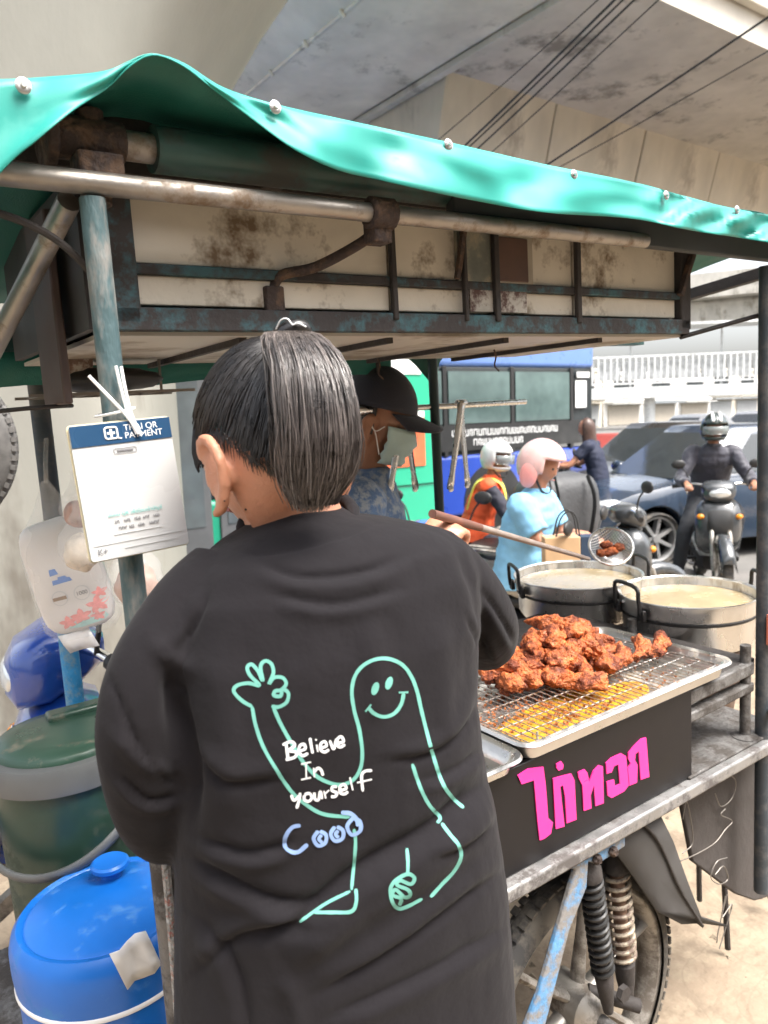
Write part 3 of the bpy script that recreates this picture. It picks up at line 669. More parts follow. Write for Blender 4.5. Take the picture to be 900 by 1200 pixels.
def figure(root, J, skin=M_skin, vox=.008, hs=1.0, hand_curl=.6):
    """one continuous body; J holds joints in the person's frame (x right, y forward, z up)"""
    mb = MB(); X = Vector((1, 0, 0)); Y = Vector((0, 1, 0))
    pel, wst, chs, nk = (Vector(J[k]) for k in ('pelvis', 'waist', 'chest', 'neck'))
    loft(mb, [(pel + Vector((0, 0, -.08)), X * .12, Y * .09), (pel, X * .15, Y * .11), (wst, X * .13, Y * .09), (chs, X * .155, Y * .10), (chs.lerp(nk, .6), X * .12, Y * .075), (nk, X * .055, Y * .055)], 20)
    HM = J['head']; hc = HM.translation
    mb.tube([nk + Vector((0, 0, -.03)), nk.lerp(hc, .5), hc + Vector((0, 0, -.03))], [.056, .051, .055], 16)
    add_head(mb, HM, hs)
    for sd, s in (('l', -1), ('r', 1)):
        sh, el, wr, hd = (Vector(J[sd + k]) for k in ('sho', 'elb', 'wri', 'hnd'))
        limb(mb, [chs.lerp(sh, .5), sh, sh.lerp(el, .5), el, el.lerp(wr, .4), wr], [.055, .050, .044, .036, .034, .024])
        Hm = aim(wr, hd, J.get(sd + 'up', (0, 0, 1))); add_hand(mb, Hm, side=s, curl=J.get(sd + 'curl', hand_curl), s=hs * .95)
        hp, kn, an, toe = (Vector(J[sd + k]) for k in ('hip', 'kne', 'ank', 'toe'))
        limb(mb, [hp, hp.lerp(kn, .5), kn, kn.lerp(an, .4), an], [.082, .070, .052, .050, .034])
        mb.tube(catmull([an + (an - toe).normalized() * .03 + Vector((0, 0, -.03)), an.lerp(toe, .4) + Vector((0, 0, -.01)), toe], 4), [.035, .038, .040, .040, .040, .038, .036, .033, .028], 12)
    me = remesh(mb.mesh('body'), vox, 3)
    b = link('body', me, skin, root, smooth=180)
    for s in (-1, 1):
        e = MB(); e.sphere((s * .027 * hs, .0835 * hs, .008 * hs), (.013 * hs, .006 * hs, .006 * hs), 12, 8, HM); e.build('eye', M_eye, root)
    e = MB(); e.tube([HM @ Vector(p) * 1.0 for p in [(-.022 * hs, .086 * hs, -.056 * hs), (0, .093 * hs, -.057 * hs), (.022 * hs, .086 * hs, -.056 * hs)]], [.002, .0045, .002], 8); e.build('mouth', M_lip, root)
    return b
def garment_top(root, J, m, name='shirt', sleeve=.55, loose=1.16, hem=-.10, vox=.009, fold=.006):
    mb = MB(); X = Vector((1, 0, 0)); Y = Vector((0, 1, 0))
    pel, wst, chs, nk = (Vector(J[k]) for k in ('pelvis', 'waist', 'chest', 'neck'))
    q = loose
    loft(mb, [(pel + Vector((0, 0, hem)), X * .168 * q, Y * .135 * q), (pel, X * .165 * q, Y * .125 * q), (wst, X * .148 * q, Y * .112 * q), (chs, X * .168 * q, Y * .118 * q), (chs.lerp(nk, .45), X * .15 * q, Y * .095 * q), (chs.lerp(nk, .85), X * .085 * q, Y * .07 * q), (nk + Vector((0, 0, .012)), X * .068, Y * .066)], 24)
    for sd in 'lr':
        sh, el, wr = (Vector(J[sd + k]) for k in ('sho', 'elb', 'wri'))
        if sleeve > 1: pts = [chs.lerp(sh, .55), sh, sh.lerp(el, .5), el, el.lerp(wr, min(1, sleeve - 1))]; rs = [.066, .066, .057, .050, .040]
        else: pts = [chs.lerp(sh, .55), sh, sh.lerp(el, sleeve * .5), sh.lerp(el, sleeve)]; rs = [.066, .068, .064, .062]
        limb(mb, pts, [r * (q * .95) for r in rs])
    me = remesh(mb.mesh(name), vox, 5)
    wrinkle(me, fold)
    return link(name, me, m, root, smooth=180)
def garment_legs(root, J, m, name='trousers', vox=.01, upto=.93):
    mb = MB(); X = Vector((1, 0, 0)); Y = Vector((0, 1, 0)); pel = Vector(J['pelvis']); wst = Vector(J['waist'])
    loft(mb, [(pel + Vector((0, 0, -.10)), X * .14, Y * .11), (pel, X * .166, Y * .125), (pel.lerp(wst, .6), X * .15, Y * .112)], 20)
    for sd in 'lr':
        hp, kn, an = (Vector(J[sd + k]) for k in ('hip', 'kne', 'ank'))
        limb(mb, [hp, hp.lerp(kn, .5), kn, kn.lerp(an, .5), kn.lerp(an, upto)], [.096, .085, .070, .064, .056])
    me = remesh(mb.mesh(name), vox, 4); wrinkle(me, .006, 20)
    return link(name, me, m, root, smooth=180)
def shoes(root, J, m):
    for sd in 'lr':
        an = Vector(J[sd + 'ank']); toe = Vector(J[sd + 'toe']); mb = MB(); f = (toe - an); f.z = 0; f.normalize()
        pts = [an - f * .05 + Vector((0, 0, -.035)), an + Vector((0, 0, -.03)), an.lerp(toe, .5) + Vector((0, 0, -.005)), toe + f * .02]
        mb.tube(catmull(pts, 4), [.040, .043, .045, .047, .048, .048, .047, .046, .045, .044, .042, .038, .028], 14, flat=.8); mb.build('shoe', m, root)
def wrinkle(me, amp, freq=26):
    n = len(me.vertices); co = np.empty(n * 3); no = np.empty(n * 3); me.vertices.foreach_get('co', co); me.vertices.foreach_get('normal', no)
    co = co.reshape(-1, 3); no = no.reshape(-1, 3); d = np.empty(n)
    for i, c in enumerate(co):
        d[i] = noise.noise((c[0] * freq * .5, c[1] * freq * .5, c[2] * freq)) + .5 * noise.noise((c[0] * freq * 1.3 + 9, c[1] * freq * 1.3, c[2] * freq * 1.1))
    co += no * (d * amp)[:, None]; me.vertices.foreach_set('co', co.ravel()); me.update()
# ------------------------------------------------------------------ the vendor in the foreground, seen from behind
PSI = RAD(24)
SX = Vector((math.cos(PSI), math.sin(PSI), 0)); FY = Vector((-math.sin(PSI), math.cos(PSI), 0)); UZ = Vector((0, 0, 1))
woman = thing('person', 'woman from behind in long black printed T-shirt, dark ponytail, cooking at the cart', 'person', T(-.06, .83, 0))
WO = Vector((-.06, .83, 0))
TB = 3.7
M_shirt = mat('charcoal_jersey', (.0120, .0106, .0122), rough=.88, var=.10, scale=5, bump=.2, bscale=38, sheen=.04, rvar=.04, spec=.14)
# torso rows: pixel row, left and right outline, depth of the axis, half depth
rowsT = [(596, 318, 392, .835, .050), (604, 300, 412, .832, .062), (613, 285, 465, .83, .078), (626, 262, 515, .825, .090), (645, 240, 548, .82, .10), (680, 220, 562, .815, .112),
         (740, 212, 564, .81, .122), (820, 205, 558, .805, .128), (900, 214, 566, .805, .125), (980, 218, 583, .81, .125), (1060, 219, 596, .815, .13), (1140, 219, 602, .815, .133), (1220, 218, 607, .815, .136), (1330, 216, 612, .815, .138)]
rings = []
for y, l, r, Yc, b in rowsT:
    c = (l + r) / 2; P0 = atY(c, y, Yc); pl = atY(l, y, Yc); pr = atY(r, y, Yc); app = (pr.x - pl.x) / 2
    a = math.sqrt(max(.0016, app * app - (b * math.sin(PSI)) ** 2)) / math.cos(PSI)
    rings.append((P0, SX * a, FY * b))
mb = MB(); loft(mb, rings[::-1], 40, .88)
# sleeves
def wp(x, y, Y): return atY(x, y, Y)
Lpts = [wp(262, 675, .785), wp(222, 715, .755), wp(180, 785, .73), wp(166, 850, .725), wp(172, 910, .74), wp(184, 955, .765), wp(196, 975, .80)]
limb(mb, Lpts, [.042, .042, .0425, .0435, .0435, .041, .036], 24)
Rpts = [wp(500, 660, .84), wp(540, 690, .87), wp(566, 727, .915), wp(570, 745, .98), wp(568, 752, 1.02)]
limb(mb, Rpts, [.046, .043, .041, .042, .041], 24)
me = remesh(mb.mesh('shirt'), .0044, 7, .5)
def folds(me, lines):
    n = len(me.vertices); co = np.empty(n * 3); no = np.empty(n * 3); me.vertices.foreach_get('co', co); me.vertices.foreach_get('normal', no)
    co = co.reshape(-1, 3); no = no.reshape(-1, 3)
    q = co - np.array(CP); z = q @ np.array(_f); px = 450 + FPX * (q @ np.array(CR)) / z; py = 600 - FPX * (q @ np.array(CU)) / z
    face = np.clip(-(no * q).sum(1) / np.linalg.norm(q, axis=1), 0, 1); face = np.clip(face * 2.5, 0, 1)
    disp = np.zeros(n)
    for kind, amp, wd, pts in lines:
        P = [(p.x, p.y) for p in catmull([Vector((x, y, 0)) for x, y in pts], 4)]
        best = np.full(n, 1e9); sgn = np.zeros(n); tt = np.zeros(n); m = len(P) - 1
        for i in range(m):
            ax, ay = P[i]; bx, by = P[i + 1]; dx, dy = bx - ax, by - ay; L2 = dx * dx + dy * dy + 1e-9
            t = np.clip(((px - ax) * dx + (py - ay) * dy) / L2, 0, 1); ex = px - ax - t * dx; ey = py - ay - t * dy
            d = np.hypot(ex, ey); w_ = d < best; best = np.where(w_, d, best); sgn = np.where(w_, np.sign(dx * ey - dy * ex), sgn); tt = np.where(w_, (i + t) / m, tt)
        fade = np.clip(np.minimum(tt, 1 - tt) * 4 + .15, 0, 1); s = best * sgn / wd
        if kind == 'r': disp += amp * np.exp(-s * s) * fade
        elif kind == 'v': disp -= amp * np.exp(-s * s) * fade
        else:
            s = np.where(s * np.sign(amp) > 0, s, s / .5)
            disp += amp * 1.5 * s * np.exp(-s * s) * fade
    # soft background drape
    for i in range(n):
        c = co[i]; disp[i] += .0035 * noise.noise((c[0] * 9, c[1] * 9, c[2] * 6)) + .0012 * noise.noise((c[0] * 30, c[1] * 30, c[2] * 22))
    co += no * (disp * np.maximum(face, .25))[:, None]; me.vertices.foreach_set('co', co.ravel()); me.update()
folds(me, [
    ('s', -.0150, 22, [(585, 915), (540, 950), (505, 979), (424, 1026), (355, 1080), (320, 1100)]),
    ('r', .0070, 13, [(560, 985), (490, 1030), (430, 1066), (380, 1100), (340, 1135)]),
    ('s', .0100, 15, [(222, 1010), (274, 1040), (326, 1060), (372, 1062)]),
    ('s', -.0080, 14, [(230, 1135), (274, 1098), (320, 1085), (380, 1078)]),
    ('s', .0070, 15, [(225, 1075), (262, 1120), (280, 1170), (285, 1230)]),
    ('v', .0150, 13, [(196, 770), (206, 829), (221, 898), (224, 975)]),
    ('r', .0070, 22, [(250, 740), (262, 830), (266, 910), (258, 985)]),
    ('s', .0070, 13, [(300, 662), (350, 680), (420, 676), (480, 655)]),
    ('s', .0050, 11, [(320, 700), (390, 712), (470, 695)]),
    ('v', .0024, 2.6, [(276, 645), (300, 650), (345, 645), (400, 630), (452, 612)]),
    ('v', .0060, 7, [(532, 632), (556, 690), (566, 745), (562, 795)]),
    ('s', .0080, 12, [(232, 985), (290, 1003), (350, 990)]),
    ('s', -.0070, 13, [(225, 880), (275, 912), (330, 910)]),
    ('s', .0090, 15, [(595, 1010), (520, 1068), (440, 1122), (370, 1160)]),
    ('s', -.0070, 14, [(603, 1085), (530, 1130), (450, 1168), (380, 1200)]),
    ('r', .0060, 12, [(330, 1140), (345, 1180), (350, 1230)]),
    ('s', .0070, 11, [(568, 800), (545, 850), (505, 880), (450, 890)]),
    ('s', -.0060, 10, [(573, 875), (535, 905), (485, 920)]),
    ('s', .0060, 10, [(578, 960), (548, 985), (500, 1000)]),
    ('r', .0060, 10, [(130, 850), (165, 892), (205, 905)]),
    ('s', .0070, 9, [(135, 905), (172, 940), (212, 935)]),
    ('v', .0035, 3.0, [(125, 785), (140, 820), (164, 875), (190, 908), (212, 925)]),
    ('s', .0070, 9, [(560, 690), (587, 730), (602, 760)]),
    ('s', -.0060, 8, [(548, 720), (567, 755), (580, 785)]),
    ('r', .0055, 12, [(176, 745), (203, 775), (238, 785)]),
    ('s', .0060, 10, [(240, 690), (225, 730), (205, 765)]),
    ('r', .0040, 16, [(430, 720), (440, 790), (438, 850)]),
    ('r', .0035, 15, [(515, 720), (520, 800), (528, 870)]),
])
shirt_bvh = BVHTree.FromPolygons([v.co.copy() for v in me.vertices], [tuple(p.vertices) for p in me.polygons])
me.transform(T(-WO))
shirt = link('t_shirt', me, M_shirt, woman, smooth=180)
# ribbed collar band
cpts = []
for k in range(40):
    t = 2 * math.pi * k / 40; c = atY(350, 611, .833)
    tilt = -.012 * math.sin(t)
    cpts.append(c + SX * .0605 * math.cos(t) + FY * .060 * math.sin(t) + UZ * (.002 + .012 * math.cos(t) + .020 * math.sin(t)) - WO)
mb = MB(); mb.tube(cpts, .0075, 10, closed=True, flat=1.0); mb.build('collar', M_shirt, shirt, smooth=180)
# body: head turned left and bowed, arms working at the cart, legs down to the pavement
HC = atY(318, 512, .835)
HM = T(HC - WO + Vector((0, 0, -.014))) @ RZ(RAD(44)) @ RX(RAD(-10)) @ RY(RAD(2))
mb = MB(); add_head(mb, HM, 1.0, es=1.28)
nb = atY(350, 640, .835) - WO
mb.tube([nb, nb.lerp(HC - WO, .45) + Vector((.004, -.004, 0)), HC - WO + Vector((.012, -.012, -.035))], [.062, .049, .052], 20)
pelv = Vector((0, 0, .80)); X_, Y_ = SX, FY
loft(mb, [(pelv + UZ * -.08, X_ * .12, Y_ * .09), (pelv, X_ * .15, Y_ * .11), (Vector((0, 0, .98)), X_ * .12, Y_ * .085), (atY(370, 700, .83) - WO, X_ * .14, Y_ * .085), (nb + UZ * .01, X_ * .07, Y_ * .06)], 20)
Lsh, Lel = Lpts[1] - WO, Lpts[5] - WO
Lwr = Vector((Lel.x + .04, Lel.y + .20, Lel.z + .01))
limb(mb, [Lsh.lerp(nb, .4), Lsh, Lpts[3] - WO, Lel, Lel.lerp(Lwr, .5), Lwr], [.026, .024, .023, .023, .027, .021])
add_hand(mb, aim(Lwr, Lwr + Vector((.05, .1, -.02))), side=-1, curl=.6, s=.85)
Rsh, Rel = Rpts[1] - WO, Rpts[4] - WO
HANDLE0 = atY(538, 611, 1.17); HANDLE1 = atY(690, 655, 1.60)
Rwr = HANDLE0 + Vector((-.06, -.06, -.035)) - WO
limb(mb, [Rsh.lerp(nb, .4), Rsh, Rpts[2] - WO, Rel, Rel.lerp(Rwr, .5), Rwr], [.026, .025, .025, .026, .028, .022])
add_hand(mb, aim(Rwr, HANDLE0 - WO + Vector((0, 0, .01)), (.3, -.4, 1)), side=1, curl=1.0, s=.85)
for s, lead in ((-1, 0), (1, .06)):
    hp = pelv + X_ * s * .085 + UZ * -.04; kn = X_ * s * .095 + Y_ * (.02 + lead) + UZ * .43; an = X_ * s * .10 + Y_ * (-.01 + lead) + UZ * .075
    limb(mb, [hp, hp.lerp(kn, .5), kn, kn.lerp(an, .4), an], [.075, .066, .050, .047, .032])
    mb.tube(catmull([an + UZ * -.035 - Y_ * .04, an + UZ * -.03 + Y_ * .06, an + UZ * -.05 + Y_ * .15], 4), [.030, .033, .034, .034, .033, .032, .030, .026, .02], 12)
bm_ = remesh(mb.mesh('body'), .0045, 3)
link('body', bm_, M_skin, woman, smooth=180)
M_pants = mat('dark_trousers', (.02, .02, .024), rough=.85, var=.2, scale=20, bump=.2, bscale=300)
mb = MB(); loft(mb, [(pelv + UZ * -.10, X_ * .15, Y_ * .12), (pelv, X_ * .165, Y_ * .122), (pelv + UZ * .12, X_ * .14, Y_ * .10)], 20)
for s, lead in ((-1, 0), (1, .06)):
    hp = pelv + X_ * s * .085 + UZ * -.04; kn = X_ * s * .095 + Y_ * (.02 + lead) + UZ * .43; an = X_ * s * .10 + Y_ * (-.01 + lead) + UZ * .12
    limb(mb, [hp, hp.lerp(kn, .5), kn, kn.lerp(an, .5), an], [.092, .085, .075, .07, .066])
    sh_ = MB(); a2 = an + UZ * -.075
    sh_.tube(catmull([a2 - Y_ * .055, a2 + Y_ * .05, a2 + Y_ * .17], 5), [.034, .038, .041, .043, .044, .045, .046, .046, .045, .042, .034], 14, flat=.95)
    sh_.build('shoe', mat('shoe_black', (.03, .03, .03), rough=.6), woman)
me = remesh(mb.mesh('trousers'), .009, 4); wrinkle(me, .005); link('trousers', me, M_pants, woman, smooth=180)
for s in (-1, 1):
    e = MB(); e.sphere((s * .027, .0815, .008), (.013, .006, .006), 12, 8, HM); e.build('eye', M_eye, woman)
e = MB(); e.tube([HM @ Vector(p) for p in [(-.018, .074, -.056), (0, .083, -.057), (.018, .074, -.056)]], [.002, .0045, .002], 8); e.build('mouth', M_lip, woman)
bb_ = BVHTree.FromPolygons([v.co.copy() for v in bm_.vertices], [tuple(p.vertices) for p in bm_.polygons])
for mx_, my_, mr_ in ((288, 597, .0014), (263, 587, .0009)):
    h_, n_, _, _ = bb_.ray_cast(CP - WO, ray(mx_, my_))
    if h_: mb = MB(); mb.sphere(h_, mr_, 8, 6); mb.build('mole', M_eye, woman)

# hair: a cap on the skull, combed strands running to the tie, and a full ponytail of strands
def hairline(az):   # az: 0 front .. 1 back; lowest direction z covered by hair
    return interp([(0, .62), (.22, .58), (.36, .30), (.44, .05), (.50, .16), (.56, .14), (.66, -.12), (.80, -.34), (1, -.42)], az)
def covered(d, e=0):
    return d.z - e > .012 * math.sin(d.x * 90 + d.y * 70) + hairline(math.acos(max(-1, min(1, d.y / max(1e-6, math.hypot(d.x, d.y))))) / math.pi)
HRx, HRy, HRz = .0782, .0985, .1155
TIE = Vector((.03, -.50, .86)).normalized()
def scalp(d, k=1.0):
    return Vector((d.x * HRx, d.y * HRy, d.z * HRz)) * head_shape(d) ** .4 * k
mb = MB(); vs = []; fs = []; NU, NV = 120, 84; ok = {}
for j in range(NV + 1):
    for i in range(NU):
        th = math.pi * j / NV; ph = 2 * math.pi * i / NU; d = Vector((math.sin(th) * math.cos(ph), math.sin(th) * math.sin(ph), math.cos(th)))
        ok[(j, i)] = covered(d, .045); vs.append(HM @ scalp(d, .985))
for j in range(NV):
    for i in range(NU):
        c = [(j, i), (j + 1, i), (j + 1, (i + 1) % NU), (j, (i + 1) % NU)]
        if sum(ok[q] for q in c) >= 3: fs.append(tuple(a * NU + b for a, b in c))
mb.add(vs, fs); hair = mb.build('hair', M_hair, woman, smooth=180)
def slerp(a, b, t):
    o = math.acos(max(-1, min(1, a.dot(b)))); 
    return a if o < 1e-4 else (a * math.sin((1 - t) * o) + b * math.sin(t * o)) / math.sin(o)
hr = random.Random(3)
mbs = MB(); cnt = 0
while cnt < 3600:
    d = Vector((hr.gauss(0, 1), hr.gauss(0, 1), hr.gauss(0, 1))).normalized()
    if cnt > 2200:
        if not covered(d, hr.uniform(-.03, .02)) or covered(d, .10): continue
    elif not covered(d): continue
    if d.dot(TIE) > .985: continue
    lift = hr.uniform(.985, 1.03); pts = []; wob = Vector((hr.gauss(0, .03), hr.gauss(0, .03), hr.gauss(0, .03)))
    for k in range(9):
        t = k / 8; dd = (slerp(d, TIE, t) + wob * math.sin(math.pi * t)).normalized()
        pts.append(HM @ scalp(dd, lift + .012 * math.sin(math.pi * t) + (.03 * t * t)))
    rr_ = hr.uniform(.0005, .0011); mbs.tube(pts, [rr_ * .35] + [rr_] * 8, 3, caps=False); cnt += 1
mbs.build('combed_strands', mat('combed_hair', (.013, .011, .0105), rough=.33, var=.5, scale=60, spec=.7), hair, smooth=180, recalc=False)
tie = HM @ scalp(TIE, 1.10)
# ponytail centre line measured in the photograph, hanging behind the head
core = [tie, atY(341, 392, .756) - WO, atY(359, 432, .726) - WO, atY(369, 500, .712) - WO, atY(372, 550, .715) - WO, atY(368, 596, .725) - WO]
core = catmull(core, 8); NC = len(core)
halfw = [(0, .007), (.08, .013), (.17, .022), (.30, .032), (.48, .0385), (.7, .0395), (.88, .035), (1, .027)]
def pony(mb, count, r0, r1, spread, seed):
    g = random.Random(seed)
    for c in range(count):
        rr = math.sqrt(g.random()) * spread; an = g.uniform(0, 2 * math.pi); ox = rr * math.cos(an); oy = rr * math.sin(an)
        kx = round(ox * 5 + oy * 2.2) / 5.0; drift = .85 * noise.noise((kx * 7.3, oy * 1.5, seed)) + g.gauss(0, .16)
        end = min(1.0, g.uniform(.76, 1.0) + .05 * noise.noise((kx * 9, 0, 2))) if g.random() > .12 else g.uniform(.6, .9); ph = g.uniform(0, 6.28); wv = g.uniform(0, .005); pts = []
        m = 13
        for k in range(m):
            t = k / (m - 1) * end; i = min(NC - 2, int(t * (NC - 1))); f = t * (NC - 1) - i; p = core[i].lerp(core[i + 1], f)
            hw = interp(halfw, t)
            sag = -.018 * max(0, t - .75) * (1 if ox < 0 else .2)
            curl_in = -.02 * max(0, t - .8) * 2.5 * ox
            cl = max(-1.05, min(1.05, ox * (1 - .12 * t) + drift * t * (1 - .5 * abs(ox)))); bun = .0030 * math.sin(kx * 31 + 5 * t)
            pts.append(p + CR * (cl * hw * 1.0 + bun * t + wv * math.sin(ph + 7 * t) + curl_in) - Vector((0, 1, 0)) * (oy * hw * .62) + UZ * (sag + .008 * max(0, t - .7) * abs(ox)))
        mb.tube(pts, [lerp(r0, r1, k / (m - 1)) for k in range(m)], 3, caps=False)
mbp = MB(); loftr = []
for k in range(0, NC, 3):
    hw = interp(halfw, k / (NC - 1)); loftr.append((core[k], CR * hw * .80, Vector((0, 1, 0)) * hw * .5))
loft(mbp, loftr, 16); mbp.build('ponytail_core', M_hair, hair, smooth=180)
mbp = MB(); pony(mbp, 2000, .0010, .00045, 1.0, 11); pt = mbp.build('ponytail', mat('brown_black_hair', (.062, .051, .047), rough=.34, var=.5, scale=50, spec=.7), hair, smooth=180, recalc=False)
mbp = MB(); pony(mbp, 420, .00075, .0004, 1.03, 12); mbp.build('faded_strands', mat('faded_hair', (.15, .125, .115), rough=.36, var=.4, scale=50, spec=.7), hair, smooth=180, recalc=False)
mbp = MB(); pony(mbp, 70, .0005, .0003, 1.14, 13); mbp.build('flyaway_strands', mat('light_hair', (.22, .19, .175), rough=.4, spec=.7), hair, smooth=180, recalc=False)
# sideburn wisps in front of the ear
mbp = MB()
for k in range(170):
    a = hr.uniform(-.01, .02); b = hr.uniform(0, 1)
    aa = RAD(hr.uniform(100, 140)); sd_ = lambda z, k: HM @ scalp(Vector((-math.sin(aa) * math.sqrt(1 - z * z), -math.cos(aa) * math.sqrt(1 - z * z), z)), k)
    p0 = sd_(.42, 1.0); p1 = sd_(.10, .99 + .02 * hr.random()); p2 = sd_(-.02 - .10 * b * b, .98 + .03 * hr.random())
    mbp.tube(catmull([p0, p1, p2], 4), .0007, 3, caps=False)
mbp.build('sideburn', M_hair, hair, smooth=180, recalc=False)
# short fine hairs at the nape and round the ear
mbp = MB()
for k in range(420):
    az_ = hr.uniform(.46, .98); z_ = hairline(az_) + hr.uniform(-.01, .06); an = az_ * math.pi; q_ = math.sqrt(max(0, 1 - z_ * z_)); sg = hr.choice((-1, -1, 1))
    d0 = Vector((sg * math.sin(an) * q_, math.cos(an) * q_, z_)); L_h = hr.uniform(.05, .16); sw = hr.uniform(-.03, .10)
    pts = [HM @ scalp((d0 + Vector((0, -sw * t, -L_h * t))).normalized(), .985 + .006 * t * hr.random()) for t in (0, .35, .7, 1)]
    mbp.tube(pts, [.0006, .00055, .0004, .0002], 3, caps=False)
mbp.build('nape_hairs', M_hair, hair, smooth=180, recalc=False)
# hair tie and wire clip
mb = MB(); tm = Matrix.Identity(4)
ring = [tie + CR * .014 * math.cos(t) + UZ * .006 * math.cos(t) + Vector((0, -.8, .6)) * .011 * math.sin(t) for t in [2 * math.pi * k / 20 for k in range(20)]]
mb.tube(ring, .0085, 8, closed=True); mb.build('hair_tie', M_hair, hair, smooth=180)
mb = MB(); mb.tube(catmull([tie + Vector(p) for p in ((-.014, -.01, .006), (-.008, -.014, .015), (-.001, -.016, .016), (.004, -.016, .010), (.010, -.018, .011), (.018, -.018, .007))], 5), .0009, 6)
mb.build('hair_clip', M_white, hair, smooth=180)

# the print on the back of the shirt: brushed outline figure and hand-written words, laid on the cloth
M_mint = mat('mint_print', (.13, .37, .31), rough=.8, var=.12, scale=40)
M_wprint = mat('white_print', (.66, .66, .66), rough=.8, var=.05)
M_bprint = mat('blue_print', (.20, .30, .52), rough=.8, var=.3, scale=25)
def cloth_hit(x, y, off=.0005):
    d = ray(x, y).normalized(); h, nrm, _, _ = shirt_bvh.ray_cast(CP, d)
    if h is None: return None
    if nrm.dot(d) > 0: nrm = -nrm
    return h + nrm * off - WO
def stroke(name, pts, wd, m, closed=False, off=.0005):
    P = catmull([Vector((250 + x * .35556, 740 + y * .35556, 0)) for x, y in pts], 7)
    rows = []; n = len(P)
    for i in range(n):
        a = P[max(0, i - 1)]; b = P[min(n - 1, i + 1)]; t = (b - a); t = t.normalized() if t.length > 1e-6 else Vector((1, 0, 0)); nn = Vector((-t.y, t.x, 0))
        w_ = wd * (1 + .12 * noise.noise((P[i].x * .15, P[i].y * .15, wd)))
        if i in (0, n - 1): w_ *= .55
        row = [cloth_hit(P[i].x + nn.x * s * w_ / 2, P[i].y + nn.y * s * w_ / 2, off) for s in (-1, -.33, .33, 1)]
        if None in row: continue
        rows.append(row)
    if len(rows) > 1:
        mb = MB(); mb.grid(rows); mb.build(name, m, shirt, smooth=180)
W = 4.3
for pts in ([(128, 247), (95, 228), (68, 198), (78, 178), (115, 170), (152, 177), (122, 145), (112, 120), (126, 108), (147, 130), (163, 162), (156, 115), (172, 97), (192, 108), (198, 138), (184, 172), (200, 152), (228, 152), (240, 172), (224, 192), (204, 196), (200, 210), (222, 212), (228, 190), (247, 203), (242, 232), (216, 248), (192, 246)],
            [(128, 247), (140, 310), (165, 380), (205, 450), (260, 530), (320, 580), (370, 603), (450, 611)],
            [(197, 248), (225, 310), (265, 380), (300, 435), (345, 480), (400, 503), (440, 500), (470, 478), (487, 440), (490, 390), (480, 320), (464, 260), (456, 200), (465, 150), (490, 115), (530, 93), (575, 90), (620, 108), (650, 145), (670, 195), (685, 260), (705, 340), (730, 430), (755, 500), (790, 550), (825, 582)],
            [(463, 650), (468, 690), (465, 745), (456, 852)], [(470, 848), (471, 890), (455, 922), (400, 926), (330, 926)], [(452, 856), (380, 892), (330, 925), (285, 957)],
            [(655, 437), (680, 510), (710, 570), (746, 612), (738, 632)], [(752, 632), (780, 670), (808, 705), (815, 745), (792, 790), (755, 830), (715, 875)],
            [(688, 880), (640, 905), (610, 912), (590, 892), (583, 850), (600, 820), (640, 799), (662, 812), (650, 832), (615, 820), (605, 835), (640, 850), (648, 868), (630, 875), (600, 850), (590, 868), (618, 880), (612, 902)],
            [(638, 715), (641, 760), (640, 798)],
            [(510, 250), (530, 270), (562, 281), (595, 270), (618, 240), (627, 203)], [(501, 264), (520, 240)], [(610, 201), (642, 200)]):
    stroke('print_outline', pts, W if len(pts) > 4 else W * .9, M_mint)
for cx, cy in ((533, 188), (578, 170)):
    X0, Y0 = 250 + cx * .35556, 740 + cy * .35556
    q = [cloth_hit(X0 + 4.3 * math.cos(t) - 1.6 * math.sin(t), Y0 + 7.6 * math.sin(t) - .4 * math.cos(t)) for t in [2 * math.pi * k / 18 for k in range(18)]] + [cloth_hit(X0, Y0, .0007)]
    mb = MB(); mb.add(q, [(k, (k + 1) % 18, 18) for k in range(18)]); mb.build('print_eye', M_mint, shirt, smooth=180)
W2 = 3.3
for pts in ([(240, 370), (243, 395), (246, 418)], [(228, 373), (255, 362), (268, 374), (250, 391), (273, 397), (268, 413), (238, 422)], [(284, 393), (302, 386), (299, 371), (285, 376), (282, 396), (295, 408), (312, 400)],
            [(318, 350), (322, 375), (327, 401)], [(340, 372), (344, 396)], [(336, 354), (340, 358)], [(354, 383), (372, 376), (367, 362), (354, 369), (353, 388), (366, 396), (381, 388)], [(383, 358), (396, 386), (405, 352)],
            [(409, 368), (428, 361), (421, 346), (409, 353), (408, 373), (418, 380), (433, 371)],
            [(289, 436), (321, 429)], [(305, 432), (306, 482)], [(289, 487), (321, 480)], [(330, 448), (333, 479)], [(332, 462), (344, 449), (355, 456), (361, 474)],
            [(256, 537), (266, 555), (284, 538)], [(286, 530), (282, 555), (274, 582)], [(300, 536), (316, 532), (324, 546), (314, 558), (300, 553), (299, 538)], [(332, 529), (334, 550), (346, 553), (352, 526), (358, 551)],
            [(364, 524), (370, 549)], [(368, 533), (381, 521)], [(407, 510), (392, 511), (391, 523), (406, 530), (401, 542), (387, 543)], [(417, 523), (437, 516), (430, 503), (417, 510), (418, 530), (432, 534), (443, 526)], [(449, 479), (459, 522)],
            [(522, 457), (500, 459), (488, 475), (492, 526)], [(473, 497), (522, 486)]):
    stroke('print_letter', pts, W2, M_wprint, off=.0009)
